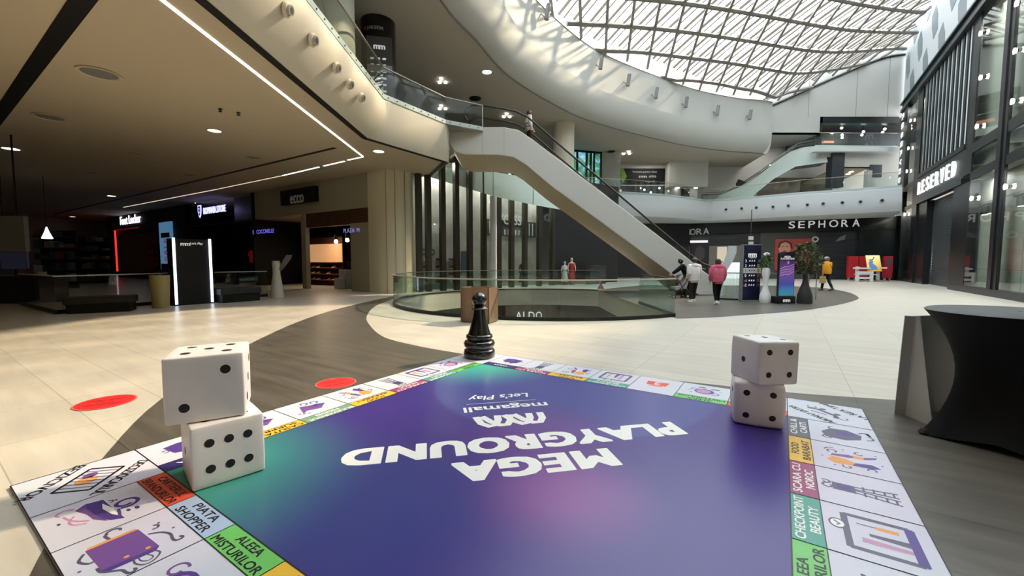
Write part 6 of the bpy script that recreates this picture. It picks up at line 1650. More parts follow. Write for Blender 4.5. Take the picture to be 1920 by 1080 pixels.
for k in range(2): mb.text('m', fr.sub(w / 2 - 0.085 + k * 0.17, 1.88, 0.003), cap=0.2, width=0.18, bold=0.05)
mb.text('megamall', fr.sub(w / 2, 1.75, 0.003), width=0.34); obj('logo', mb, M_dw, t)
mb = MB(); mb.fbox(fr, 0.0, 1.13, w, 1.34, 0.0, 0.006); obj('current_row', mb, mat('directory_row', (200, 200, 200), 0.5), t)
for num, z in (('3', 1.62), ('2', 1.43), ('1', 1.235), ('0', 1.04), ('-1', 0.84), ('-2', 0.66)):
    m = M_rubber if num == '1' else M_dw
    mb = MB(); mb.text(num, fr.sub(0.1, z, 0.008), cap=0.11, bold=0.02)
    for j in range(3): mb.fpoly(fr, [(0.24 + j * 0.1, z - 0.035), (0.3 + j * 0.1, z - 0.02), (0.29 + j * 0.1, z + 0.04), (0.25 + j * 0.1, z + 0.02)], 0.008)
    obj('row', mb, m, t)
    mb = MB(); mb.fpoly(fr, [(w - 0.17, z - 0.07), (w - 0.05, z - 0.07), (w - 0.05, z + 0.07), (w - 0.17, z + 0.07)], 0.009); obj('row_picture', mb, mat('dir_' + num, {'3': (60, 60, 90), '2': (150, 130, 80), '1': (150, 140, 90), '0': (150, 60, 60), '-1': (80, 80, 80), '-2': (60, 60, 80)}[num], 0.5), t)
# white vase with plant
def leafy(mb, c, r, h, n, seed, size, col=None, up=0.5):
    rnd = random.Random(seed)
    for k in range(n):
        a = rnd.uniform(0, 2 * math.pi); rr = r * math.sqrt(rnd.random()); z = rnd.uniform(0, h)
        rr *= (0.55 + 0.9 * math.sin(math.pi * min(1, z / h * 0.9 + 0.08)))
        p = Vector(c) + Vector((rr * math.cos(a), rr * math.sin(a), z)); d = Vector((math.cos(a) + rnd.uniform(-.6, .6), math.sin(a) + rnd.uniform(-.6, .6), rnd.uniform(-0.4, 1.0) * up * 2)).normalized()
        s = size * rnd.uniform(0.6, 1.2); x = d.cross(Vector((rnd.uniform(-1, 1), rnd.uniform(-1, 1), rnd.uniform(-1, 1)))).normalized() * s * 0.28
        q = p + d * s; m = p + d * s * 0.5 + Vector((0, 0, s * 0.06))
        mb.add([p, m + x, q, m - x], [(0, 1, 2), (0, 2, 3)])
    return mb
M_leaf = noisy('leaf_green', (52, 78, 44), (86, 112, 62), 9, 0.5)
M_leaf2 = noisy('leaf_dark', (44, 62, 40), (96, 104, 70), 7, 0.5)
c = G(1434, 568); t = thing('floor_vase', 'white hourglass-shaped floor vase beside the directory stand', 'vase', c)
mb = MB(); mb.lathe([(0.02, 0), (0.17, 0.0), (0.2, 0.12), (0.19, 0.3), (0.12, 0.5), (0.08, 0.68), (0.1, 0.9), (0.135, 1.1), (0.14, 1.25), (0.11, 1.36), (0.09, 1.36), (0.1, 1.2), (0.02, 1.1)], c, 32); obj('body', mb, mat('vase_white2', (226, 226, 226), 0.35), t, SM)
mb = MB()
for k in range(7):
    a = k * 0.9; mb.tube([c + Vector((0.02 * math.cos(a), 0.02 * math.sin(a), 1.2)), c + Vector((0.06 * math.cos(a), 0.06 * math.sin(a), 1.5)), c + Vector((0.1 * math.cos(a), 0.1 * math.sin(a), 1.75))], 0.008, 5)
obj('stem', mb, M_leaf2, t)
leaf = obj('foliage', leafy(MB(), c + Vector((0, 0, 1.36)), 0.12, 0.42, 190, 1, 0.12), M_leaf, t)
mb = MB()
for k in range(14):
    a = k * 2.4; mb.sphere(c + Vector((0.07 * math.cos(a), 0.07 * math.sin(a), 1.84 + 0.02 * (k % 4))), 0.045, 8, 6)
obj('flower', mb, M_white2, t, SM)
# promotional stand
A = G(1457, 569.5); Bq = G(1489, 569); fr = Frame(A, Bq - A); w = (Bq - A).length
t = thing('promo_stand', 'slim promotional display with a purple and turquoise screen between the two vases', 'sign stand', A.lerp(Bq, 0.5))
mb = MB(); mb.fbox(fr, -0.02, 0, w + 0.02, 0.28, -0.3, 0.04); obj('base', mb, M_black, t, bevel=0.01)
cr = 0.06; oc = [(0.03, 0.28), (w - 0.03, 0.28), (w - 0.03, 1.95 - cr), (w - 0.05, 1.95 - 0.02), (w - 0.03 - cr, 1.95), (0.03 + cr, 1.95), (0.05, 1.95 - 0.02), (0.03, 1.95 - cr)]
mb = MB(); mb.fprism(fr, oc, -0.1, 0.0); obj('housing', mb, mat('promo_dark', (26, 24, 40), 0.4), t)
mp = mat('promo_screen', (60, 40, 110), 0.3); nt, N, L, b = nodes(mp)
tc = N.new('ShaderNodeNewGeometry'); sep = N.new('ShaderNodeSeparateXYZ'); mr = N.new('ShaderNodeMapRange'); mr.inputs[1].default_value = 0.3; mr.inputs[2].default_value = 1.7
rp = N.new('ShaderNodeValToRGB'); e_ = rp.color_ramp.elements; e_[0].position = 0; e_[0].color = rgb(40, 120, 140); e_[1].position = 1; e_[1].color = rgb(40, 28, 70)
for p_, cc in ((0.15, (44, 110, 150)), (0.3, (56, 60, 140)), (0.6, (96, 66, 120))): q = e_.new(p_); q.color = rgb(*cc)
L.new(tc.outputs['Position'], sep.inputs[0]); L.new(sep.outputs['Z'], mr.inputs[0]); L.new(mr.outputs[0], rp.inputs[0]); L.new(rp.outputs[0], b.inputs['Base Color']); L.new(rp.outputs[0], b.inputs['Emission Color']); b.inputs['Emission Strength'].default_value = 0.35
mb = MB(); mb.fbox(fr, 0.05, 0.3, w - 0.05, 1.66, 0.0, 0.004); obj('screen', mb, mp, t)
mb = MB()
for k in range(4): mb.stroke(fr, [(0.07, 1.05 + k * 0.09), (0.25, 1.12 + k * 0.09), (0.4, 1.1 + k * 0.1), (w - 0.07, 1.22 + k * 0.09)], 0.03, 0.006)
mb.disc(fr, w * 0.55, 1.55, 0.04, 0.006, 12, 0.06); obj('screen_art', mb, mat('promo_art', (180, 130, 190), 0.4, emit=(170, 120, 190), es=0.2), t)
mb = MB(); mb.text('PLAYGROUND', fr.sub(w / 2, 1.7, 0.006), width=w * 0.8, bold=0.03); obj('lettering', mb, M_dw, t); mb = MB(); mb.text('MEGA', fr.sub(w / 2, 1.77, 0.006), width=w * 0.36, bold=0.03); obj('lettering', mb, M_dw, t)
for k in range(2): mb = MB(); mb.text('m', fr.sub(w / 2 - 0.07 + k * 0.14, 0.14, 0.043), cap=0.15, width=0.15, bold=0.05); obj('logo', mb, M_dw, t)
# black bottle vase with a big plant
c = G(1508, 569); t = thing('floor_vase', 'black bottle-shaped floor vase holding the big bushy plant', 'vase', c)
mb = MB(); mb.lathe([(0.02, 0), (0.25, 0.0), (0.26, 0.1), (0.25, 0.3), (0.18, 0.55), (0.1, 0.78), (0.075, 1.0), (0.09, 1.08), (0.07, 1.08), (0.06, 1.0), (0.02, 0.9)], c, 32); obj('body', mb, mat('vase_charcoal', (40, 42, 42), 0.6), t, SM)
mb = MB()
rnd = random.Random(2)
for k in range(9):
    a = k * 0.7; r = 0.24; mb.tube([c + Vector((0.02 * math.cos(a), 0.02 * math.sin(a), 1.0)), c + Vector((r * 0.5 * math.cos(a), r * 0.5 * math.sin(a), 1.5)), c + Vector((r * math.cos(a), r * math.sin(a), 1.85 + rnd.uniform(0, 0.3)))], [0.012, 0.01, 0.005], 5)
obj('branch', mb, mat('branch_brown', (70, 56, 42), 0.7), t)
obj('foliage', leafy(MB(), c + Vector((0, 0, 1.1)), 0.3, 1.15, 900, 4, 0.15), M_leaf2, t)
mb = MB()
for k in range(16):
    a = rnd.uniform(0, 6.28); mb.sphere(c + Vector((0.26 * math.cos(a), 0.26 * math.sin(a), rnd.uniform(1.3, 2.1))), 0.02, 6, 4)
obj('blossom', mb, mat('blossom_cream', (200, 196, 160), 0.6), t)
# pink pot on a dark pedestal behind the plant
c = G(1522, 561); t = thing('pedestal', 'slim black pedestal behind the big bushy plant', 'stand', c)
for dx in (-0.16, 0.16):
    mb = MB(); mb.box(c.x + dx - 0.015, c.y - 0.015, 0, c.x + dx + 0.015, c.y + 0.015, 1.12); obj('leg', mb, M_grey, t)
mb = MB(); mb.box(c.x - 0.2, c.y - 0.15, 1.12, c.x + 0.2, c.y + 0.15, 1.2); obj('top', mb, M_black, t)
mb = MB(); mb.lathe([(0.02, 0), (0.15, 0.0), (0.07, 0.32), (0.02, 0.33)], c + Vector((0, 0, 1.201)), 20)
tag(obj('pot', mb, mat('pot_pink', (170, 70, 86), 0.6), smooth=SM), 'small dusky pink cone pot on the slim pedestal behind the plant', 'pot')
# white curved blade
pth = [(1347, 560, .16), (1349, 530, .16), (1356, 505, .18), (1366, 488, .2), (1372, 474, .19), (1373, 461, .18)]
mb = MB(); rg = []
for px, py, hw in pth:
    p = DP(px, py, 19.3); p.z = max(0.0, p.z)
    rg.append([p + Vector((-hw, -0.05, 0)), p + Vector((hw, -0.05, 0)), p + Vector((hw, 0.05, 0)), p + Vector((-hw, 0.05, 0))])
c = DP(1347, 560, 19.3)
mb.loft(rg); tag(obj('blade_sculpture', mb, M_white2, smooth=SM), 'tall white curved blade sculpture rising behind the person in the pink hoodie', 'sculpture')
# giant deck chair and red stands
c = G(1625, 527.5); fr = Frame((c.x, c.y, 0), (1, -0.15, 0))
t = thing('deck_chair', 'oversized white deck chair with a bright yellow printed back by the far black wall', 'chair', c)
M_wht2 = mat('chair_white', (226, 226, 226), 0.5)
sc = c.y / 775.0
def dc(px, py): q = ONP(px, py, fr); return q
F_ = [dc(1622, 508), dc(1649, 508), dc(1663, 478.5), dc(1636, 478.5)]
M_yel = mat('print_yellow', (236, 200, 30), 0.5)
p_bl, p_br, p_tr, p_tl = fr.p(*F_[0], 0.3), fr.p(*F_[1], 0.3), fr.p(*F_[2], -0.8), fr.p(*F_[3], -0.8)
bn = (p_br - p_bl).cross(p_tl - p_bl).normalized()
mb = MB(); mb.hexa([p_bl, p_br, p_br - bn * 0.05, p_bl - bn * 0.05, p_tl, p_tr, p_tr - bn * 0.05, p_tl - bn * 0.05]); bk = obj('backrest', mb, M_yel, t)
fb_ = Frame(p_bl + bn * 0.01, p_br - p_bl, p_tl - p_bl); bw, bh = (p_br - p_bl).length, (p_tl - p_bl).dot(fb_.u)
mb = MB(); mb.fpoly(fb_, [(0.12 * bw, 0.05 * bh), (0.75 * bw, 0.08 * bh), (0.8 * bw, 0.3 * bh), (0.62 * bw, 0.52 * bh), (0.5 * bw, 0.6 * bh), (0.35 * bw, 0.5 * bh), (0.3 * bw, 0.3 * bh)], 0.003); mb.disc(fb_, 0.62 * bw, 0.6 * bh, 0.14, 0.003); obj('print', mb, mat('print_blue', (60, 120, 170), 0.5), bk)
mb = MB(); mb.stroke(fb_, [(0.5 * bw, 0.7 * bh), (0.8 * bw, 0.72 * bh), (1.0 * bw, 0.9 * bh)], 0.06, 0.004); obj('print_line', mb, M_rubber, bk)
for px, pt_, pb_, dz in ((1600, 509, 527, 0.5), (1626, 509, 527.5, 0.5), (1650, 503, 526, -0.2), (1614, 500, 512, -0.4)):
    a_, b_ = dc(px, pt_), dc(px, pb_); mb = MB(); mb.fbox(fr, a_[0] - 0.09, max(0.0, b_[1]), a_[0] + 0.09, a_[1], dz - 0.09, dz + 0.09); obj('leg', mb, M_wht2, t)
a_, b_ = dc(1599, 511), dc(1628, 509); mb = MB(); mb.fbox(fr, a_[0], a_[1] - 0.12, b_[0], b_[1] + 0.02, 0.4, 0.6); obj('front_rail', mb, M_wht2, t)
a_, b_ = dc(1599, 521), dc(1628, 519); mb = MB(); mb.fbox(fr, a_[0], a_[1] - 0.06, b_[0], b_[1], 0.46, 0.54); obj('lower_rail', mb, M_wht2, t)
a_, b_ = dc(1607, 502), dc(1655, 499); mb = MB(); mb.fbox(fr, a_[0], a_[1] - 0.1, a_[0] + 0.7, a_[1] + 0.02, -0.5, 0.5); mb.fbox(fr, b_[0] - 0.3, b_[1] - 0.2, b_[0], b_[1] - 0.08, -0.5, 0.5); obj('armrest', mb, M_wht2, t)
a_, b_ = dc(1606, 514), dc(1638, 514); mb = MB(); mb.fbox(fr, a_[0], a_[1] - 0.06, b_[0], a_[1] + 0.02, -0.3, 0.5); obj('seat', mb, M_wht2, t)
for i, (pa, pb_, lb, extra) in enumerate(((1588, 1604, 'left of the two plain red display panels beside the oversized deck chair', 0), (1608, 1623, 'red display panel just behind the left arm of the oversized deck chair', 0), (1656, 1669, 'red display panel with a round portrait, right of the oversized deck chair', 1))):
    A = G(pa, 525.6); Bq = G(pb_, 525.6); A.y = Bq.y = 35.0 if i < 2 else 34.1; A.x = (pa - 960) / 775 * A.y * 1.003; Bq.x = (pb_ - 960) / 775 * A.y * 1.003
    fr2 = Frame(A, (1, -0.2, 0)); w = Bq.x - A.x
    t = thing('red_stand', lb, 'display stand', A, 'red display stands')
    mb = MB(); mb.fbox(fr2, 0, 0.22, w, 2.02, -0.3, 0); obj('panel', mb, mat('panel_red', (176, 36, 46), 0.45), t, bevel=0.02)
    for dx in (0.12, w - 0.12):
        mb = MB(); mb.cyl(fr2.p(dx - 0.04, 0.11, -0.15), fr2.p(dx + 0.04, 0.11, -0.15), 0.11, 12); obj('wheel', mb, M_lgrey, t)
    if extra:
        mb = MB(); mb.disc(fr2, w / 2, 1.6, 0.2, 0.004, 16, 0.32); obj('portrait', mb, mat('portrait_grey', (90, 80, 100), 0.6), t)

# ================================================================== PEOPLE
def skin_obj(name, Vv, Ee, Rr, m, parent, xf):
    bm = bmesh.new(); lay = bm.verts.layers.skin.verify(); vs = []
    for i, (p, r) in enumerate(zip(Vv, Rr)):
        v = bm.verts.new(p); v[lay].radius = (r, r) if not isinstance(r, tuple) else r; v[lay].use_root = (i == 0); vs.append(v)
    for a, b_ in Ee: bm.edges.new((vs[a], vs[b_]))
    me = bpy.data.meshes.new(name); bm.to_mesh(me); bm.free()
    o = bpy.data.objects.new(name, me); COL.objects.link(o)
    o.modifiers.new('s', 'SKIN').use_smooth_shade = True
    sb = o.modifiers.new('d', 'SUBSURF'); sb.levels = 2; sb.render_levels = 2
    dg = bpy.context.evaluated_depsgraph_get(); me2 = bpy.data.meshes.new_from_object(o.evaluated_get(dg))
    bpy.data.objects.remove(o); me2.name = name
    me2.transform(xf); me2.materials.clear(); me2.materials.append(m)
    o = bpy.data.objects.new(name, me2); COL.objects.link(o); o.parent = parent; o.matrix_parent_inverse = Matrix.Translation(-Vector(parent.location))
    return o
def person(label, loc, yaw, height, top, bottom, hair, skin=(196, 150, 124), pose=None, hood=None, shoes=(230, 230, 228), hairlen=0.1, loose=0.04, tophem=0.86, cap=None, bag=None, hoodie=True):
    """built facing +Y, then turned by yaw"""
    P = dict(lean=0.0, lsw=0.0, rsw=0.0, larm=(-0.02, 0.06), rarm=(-0.02, 0.06), head=0.0, lift=0.0)
    P.update(pose or {})
    t = thing('person', label, 'person', loc)
    k = height / 1.75
    xf = Matrix.Translation(Vector(loc)) @ Matrix.Rotation(yaw, 4, 'Z') @ Matrix.Scale(k, 4)
    X = lambda p: xf @ Vector(p)
    le = P['lean']
    def tz(x, y, z): return (x, y + math.sin(le) * (z - 0.95), 0.95 + (z - 0.95) * math.cos(le)) if z > 0.95 else (x, y, z)
    j = {'pel': (0, 0, 0.95), 'wai': tz(0, 0, 1.1), 'che': tz(0, 0, 1.3), 'nb': tz(0, 0.0, 1.46), 'nk': tz(0, 0.015, 1.53), 'hd': tz(0, 0.035, 1.62), 'ht': tz(0, 0.02, 1.71)}
    for s, n_, arm, sw in ((-1, 'L', P['larm'], P['lsw']), (1, 'R', P['rarm'], P['rsw'])):
        sh = tz(s * 0.185, 0, 1.42); j['sh' + n_] = sh
        j['el' + n_] = (sh[0] + s * 0.06, sh[1] + arm[0], sh[2] - math.sqrt(max(0.01, 0.29 ** 2 - arm[0] ** 2)))
        e = j['el' + n_]; j['wr' + n_] = (e[0] - s * 0.01, e[1] + arm[1], e[2] - math.sqrt(max(0.0, 0.25 ** 2 - arm[1] ** 2)) * (1 if len(arm) < 3 else arm[2]))
        wv_ = Vector(j['wr' + n_]) - Vector(e); wv_.normalize(); j['pa' + n_] = tuple(Vector(j['wr' + n_]) + wv_ * 0.08)
        j['hi' + n_] = (s * 0.09, 0, 0.9); j['kn' + n_] = (s * 0.1, sw * 0.5 + 0.03, 0.49)
        j['an' + n_] = (s * 0.1, sw - (0.06 if sw < 0 else 0), 0.085 + (0.05 if sw < -0.1 else 0)); j['to' + n_] = (s * 0.115, sw + 0.13, 0.035 if sw > -0.1 else 0.03)
    names = list(j); idx = {n_: i for i, n_ in enumerate(names)}
    rad = {'pel': 0.14, 'wai': 0.12, 'che': 0.135, 'nb': 0.075, 'nk': 0.055, 'hd': 0.092, 'ht': 0.06}
    for s in 'LR': rad.update({'sh' + s: 0.06, 'el' + s: 0.042, 'wr' + s: 0.028, 'pa' + s: 0.036, 'hi' + s: 0.09, 'kn' + s: 0.06, 'an' + s: 0.04, 'to' + s: 0.032})
    ed = [('pel', 'wai'), ('wai', 'che'), ('che', 'nb'), ('nb', 'nk'), ('nk', 'hd'), ('hd', 'ht')]
    for s in 'LR': ed += [('che', 'sh' + s), ('sh' + s, 'el' + s), ('el' + s, 'wr' + s), ('wr' + s, 'pa' + s), ('pel', 'hi' + s), ('hi' + s, 'kn' + s), ('kn' + s, 'an' + s), ('an' + s, 'to' + s)]
    m_skin = mat('skin_%d_%d' % skin[:2], skin, 0.6)
    body = skin_obj('body', [j[n_] for n_ in names], [(idx[a], idx[b_]) for a, b_ in ed], [rad[n_] for n_ in names], m_skin, t, xf)
    # fingers and thumb of each hand
    for s, n_ in ((-1, 'L'), (1, 'R')):
        pa, wr = Vector(j['pa' + n_]), Vector(j['wr' + n_]); d = (pa - wr).normalized(); side = d.cross(Vector((s, 0, 0))).normalized(); inn = Vector((-s, 0, 0))
        mb = MB()
        for f in range(4):
            b_ = pa + side * (0.027 - f * 0.018) + d * 0.015; L_ = (0.065, 0.074, 0.07, 0.055)[f]
            mb.tube([X(b_), X(b_ + d * L_ * 0.55 + inn * 0.006), X(b_ + d * L_ * 0.9 + inn * 0.026)], [0.0095 * k, 0.0088 * k, 0.007 * k], 6)
        b_ = wr.lerp(pa, 0.55) + side * 0.03; mb.tube([X(b_), X(b_ + side * 0.025 + d * 0.03 + inn * 0.01), X(b_ + side * 0.028 + d * 0.06 + inn * 0.022)], [0.011 * k, 0.01 * k, 0.008 * k], 6)
        obj('fingers', mb, m_skin, t, SM)
    hd = Vector(j['hd'])
    mb = MB(); mb.tube([X(hd + Vector((0, 0.085, 0.015))), X(hd + Vector((0, 0.112, -0.015))), X(hd + Vector((0, 0.09, -0.025)))], [0.008 * k, 0.016 * k, 0.01 * k], 6); obj('nose', mb, m_skin, t, SM)
    for s in (-1, 1):
        mb = MB(); mb.sphere(X(hd + Vector((s * 0.092, 0.0, 0.0))), 0.024 * k, 8, 6, sx=0.5, sz=1.3); obj('ear', mb, m_skin, t, SM)
        mb = MB(); mb.sphere(X(hd + Vector((s * 0.034, 0.086, 0.022))), 0.012 * k, 8, 6); obj('eye', mb, M_rubber, t, SM)
    mb = MB(); mb.tube([X(hd + Vector((-0.025, 0.086, -0.05))), X(hd + Vector((0, 0.094, -0.052))), X(hd + Vector((0.025, 0.086, -0.05)))], 0.006 * k, 6); obj('mouth', mb, mat('lip', (160, 90, 86), 0.6), t, SM)
    def rings_el(seq, n=18):
        return [[X((cx + rx * math.cos(2 * math.pi * i / n), cy + ry * math.sin(2 * math.pi * i / n), cz)) for i in range(n)] for cx, cy, cz, rx, ry in seq]
    # hair: cap over the back of the head
    hb = hd + Vector((0, -0.018, 0.02)); mh = mat('hair_%d_%d' % hair[:2], hair, 0.6)
    mb = MB(); mb.loft(rings_el([(hb.x, hb.y - 0.01, hb.z - hairlen, 0.075, 0.07), (hb.x, hb.y - 0.005, hb.z - 0.05, 0.1, 0.098), (hb.x, hb.y, hb.z, 0.108, 0.112), (hb.x, hb.y, hb.z + 0.05, 0.102, 0.108), (hb.x, hb.y, hb.z + 0.09, 0.075, 0.085), (hb.x, hb.y, hb.z + 0.112, 0.03, 0.035)])); obj('hair', mb, mh, t, SM)
    if cap:
        mb = MB(); mb.loft(rings_el([(hd.x, hd.y, hd.z + 0.03, 0.115, 0.122), (hd.x, hd.y, hd.z + 0.09, 0.11, 0.115), (hd.x, hd.y, hd.z + 0.125, 0.07, 0.075), (hd.x, hd.y, hd.z + 0.14, 0.02, 0.02)])); mb.loft([[X((hd.x + x, hd.y + y, hd.z + z)) for x, y, z in ((-0.08, 0.09, 0.035), (0.08, 0.09, 0.035), (0.06, 0.2, 0.02), (-0.06, 0.2, 0.02))], [X((hd.x + x, hd.y + y, hd.z + z)) for x, y, z in ((-0.08, 0.09, 0.045), (0.08, 0.09, 0.045), (0.06, 0.2, 0.03), (-0.06, 0.2, 0.03))]])
        obj('cap', mb, mat('cap_grey', cap, 0.7), t, SM)
    # upper garment
    mt = noisy('cloth_%d_%d_%d' % top, top, tuple(max(0, int(v * 0.93)) for v in top), 14, 0.85, spec=0.15)
    seq = []
    for z, rx, ry in ((tophem, 0.17, 0.13), (tophem + 0.03, 0.185 + loose * 0.6, 0.145 + loose * 0.6), (1.05, 0.185 + loose, 0.14 + loose), (1.25, 0.2 + loose, 0.135 + loose), (1.38, 0.205 + loose * 0.6, 0.12 + loose * 0.5), (1.45, 0.13 + loose * 0.4, 0.09 + loose * 0.3), (1.5, 0.07, 0.065)):
        q = tz(0, 0, z); seq.append((q[0], q[1], q[2], rx, ry))
    mb = MB(); mb.loft(rings_el(seq))
    for s, n_ in ((-1, 'L'), (1, 'R')):
        sh, el, wr = [Vector(j[a + n_]) for a in ('sh', 'el', 'wr')]; i0 = sh.lerp(Vector(j['che']), 0.25) + Vector((0, 0, 0.03))
        mb.tube([X(i0), X(sh), X(sh.lerp(el, 0.5) + Vector((s * 0.012, 0, 0))), X(el), X(el.lerp(wr, 0.55)), X(wr.lerp(el, 0.06)), X(wr)], [(0.075 + loose * 0.4) * k, (0.085 + loose * 0.4) * k, (0.072 + loose * 0.5) * k, (0.062 + loose * 0.5) * k, (0.052 + loose * 0.5) * k, (0.042 + loose * 0.3) * k, 0.036 * k], 12)
    tp = obj('hoodie' if hoodie else 'jacket', mb, mt, t, SM)
    if hoodie:
        q = Vector(tz(0, -0.075, 1.44)); mb = MB(); mb.loft(rings_el([(q.x, q.y - 0.01, q.z - 0.1, 0.05, 0.03), (q.x, q.y - 0.015, q.z - 0.04, 0.115, 0.06), (q.x, q.y, q.z + 0.02, 0.13, 0.075), (q.x, q.y + 0.03, q.z + 0.07, 0.11, 0.08), (q.x, q.y + 0.05, q.z + 0.085, 0.08, 0.05)])); obj('hood', mb, mt, tp, SM)
        mb = MB(); mb.loft(rings_el([(0, 0, tophem - 0.045, 0.17, 0.13), (0, 0, tophem - 0.04, 0.178, 0.138), (0, 0, tophem + 0.01, 0.178, 0.138), (0, 0, tophem + 0.015, 0.17, 0.13)])); obj('waistband', mb, mt, tp, SM)
    # trousers
    mbt = noisy('cloth_%d_%d_%d' % bottom, bottom, tuple(int(v * 0.8) for v in bottom), 12, 0.85, spec=0.15)
    mb = MB(); mb.loft(rings_el([(0, 0, 0.8, 0.13, 0.1), (0, 0, 0.86, 0.17, 0.13), (0, 0, 0.95, 0.168, 0.13), (0, 0, 1.02, 0.15, 0.115)]))
    for n_ in 'LR':
        hi, kn, an = [Vector(j[a + n_]) for a in ('hi', 'kn', 'an')]
        mb.tube([X(hi + Vector((0, 0, 0.02))), X(hi.lerp(kn, 0.45)), X(kn), X(kn.lerp(an, 0.5)), X(an + Vector((0, 0, 0.02)))], [0.1 * k, 0.088 * k, 0.072 * k, 0.064 * k, 0.055 * k], 12)
    obj('trousers', mb, mbt, t, SM)
    # shoes
    msn = mat('shoe_%d' % shoes[0], shoes, 0.6)
    for s, n_ in ((-1, 'L'), (1, 'R')):
        an, to = Vector(j['an' + n_]), Vector(j['to' + n_]); zb = max(0.0, to.z - 0.035); lift = an.z - 0.085
        mb = MB()
        mb.loft([[X((an.x + x, an.y + y, zb + z + lift * max(0, (0.12 - y) / 0.2))) for x, z in ((-w_, 0.0), (w_, 0.0), (w_ * 0.95, hgt * 0.6), (w_ * 0.5, hgt), (-w_ * 0.5, hgt), (-w_ * 0.95, hgt * 0.6))] for y, w_, hgt in ((-0.075, 0.03, 0.07), (-0.06, 0.045, 0.11), (0.0, 0.048, 0.12), (0.07, 0.05, 0.085), (0.14, 0.048, 0.06), (0.185, 0.03, 0.04))])
        obj('shoe', mb, msn, t, SM)
    if bag: bag(t, X, j, k)
    return t
c = G(1300, 566)
person('person in a white hoodie and dark trousers walking towards the escalator', (c.x, c.y, 0), 0.1, 1.74, (226, 224, 222), (58, 50, 48), (60, 44, 38), pose=dict(lsw=0.0, rsw=0.16, larm=(-0.05, 0.16), rarm=(0.02, 0.08)), loose=0.04, tophem=0.82, hairlen=0.06)
c = G(1344, 570)
person('person in a pink hoodie and black trousers walking away from the camera', (c.x, c.y, 0), -0.05, 1.7, (206, 100, 124), (20, 20, 24), (62, 36, 38), pose=dict(lsw=-0.12, rsw=0.16, larm=(0.0, 0.1), rarm=(-0.02, 0.08)), loose=0.05, tophem=0.83, hairlen=0.12)
c = G(1288, 558)
person('person all in black leaning over the pushchair beside the escalator', (c.x, c.y, 0), 1.25, 1.78, (22, 22, 24), (20, 20, 24), (24, 20, 20), pose=dict(lean=0.42, lsw=0.1, rsw=-0.16, larm=(0.22, 0.2), rarm=(0.22, 0.2)), loose=0.03, tophem=0.9, hoodie=False, shoes=(40, 40, 42))
def shoulder_bag(t, X, j, k):
    mb = MB(); pts = [(-0.15, 0.12, 1.44), (-0.04, -0.17, 1.34), (0.12, -0.185, 1.12), (0.22, -0.08, 0.98)]
    mb.tube([X(p) for p in pts], 0.014 * k, 6); obj('bag_strap', mb, mat('strap_brown', (70, 48, 36), 0.6), t, SM)
    mb = MB(); p = Vector(j['paL']); mb.loft([[X(p + Vector((x, y, z))) for x, y in ((-0.05, -0.13), (0.05, -0.13), (0.05, 0.13), (-0.05, 0.13))] for z in (-0.42, -0.06)])
    obj('paper_bag', mb, mat('bag_kraft', (164, 134, 84), 0.8), t)
c = G(1549, 545)
person('person in an orange jacket and pale cap carrying a bag across the dark ring', (c.x, c.y, 0), 0.35, 1.85, (212, 146, 44), (34, 38, 50), (90, 80, 74), pose=dict(lsw=0.16, rsw=-0.16, larm=(-0.03, 0.06), rarm=(0.03, 0.1)), loose=0.045, tophem=0.86, hoodie=False, cap=(150, 150, 150), bag=shoulder_bag, shoes=(60, 60, 64))
q = ONP(997, 259, FE)
def striped(t, X, j, k):
    mb = MB()
    n = 16
    for z0, z1, r0, r1 in ((0.78, 0.86, 0.21, 0.21), (0.92, 1.0, 0.215, 0.22), (1.06, 1.13, 0.222, 0.222)):
        mb.loft([[X((r * math.cos(a), -0.02 + r * 0.8 * math.sin(a), z)) for a in [math.pi + math.pi * i / n for i in range(n + 1)]] for z, r in ((z0, r0), (z1, r1))], closed=False)
    obj('stripe', mb, mat('stripe_grey', (110, 106, 100), 0.8), t, SM)
person('person with black hair in a white top riding the escalator down', (q[0] - 0.1, YE + 0.9, q[1] - 0.2), -math.pi / 2 + 0.25, 1.76, (214, 208, 200), (26, 24, 28), (18, 16, 18), pose=dict(larm=(0.1, 0.16), rarm=(-0.02, 0.08)), loose=0.03, hoodie=False, tophem=0.78, hairlen=0.07, bag=striped, shoes=(30, 30, 32))
# pushchair
c = G(1274, 559); t = thing('pushchair', 'grey pushchair with small wheels in front of the person in black', 'pushchair', c)
mb = MB()
for s in (-0.22, 0.22):
    mb.tube([c + Vector((0.38, s, 1.02)), c + Vector((0.1, s, 0.6)), c + Vector((-0.35, s, 0.12))], 0.015, 6); mb.tube([c + Vector((-0.1, s, 0.7)), c + Vector((0.25, s, 0.12))], 0.015, 6)
mb.tube([c + Vector((0.38, -0.22, 1.02)), c + Vector((0.38, 0.22, 1.02))], 0.018, 6); obj('frame', mb, M_black, t, SM)
mb = MB(); mb.loft([[c + Vector((x, s, z)) for x, z in ((0.2, 0.42), (-0.28, 0.36), (-0.34, 0.5), (-0.02, 0.52), (0.22, 0.95), (0.34, 0.9))] for s in (-0.2, 0.2)]); obj('seat', mb, mat('pram_grey', (150, 150, 152), 0.8), t)
mb = MB(); mb.loft([[c + Vector((0.1 + 0.3 * math.cos(a), s, 0.72 + 0.32 * math.sin(a))) for a in np.linspace(0.5, 2.6, 8)] for s in (-0.21, 0.21)], closed=False); obj('canopy', mb, mat('pram_dark', (50, 52, 56), 0.8), t, SM)
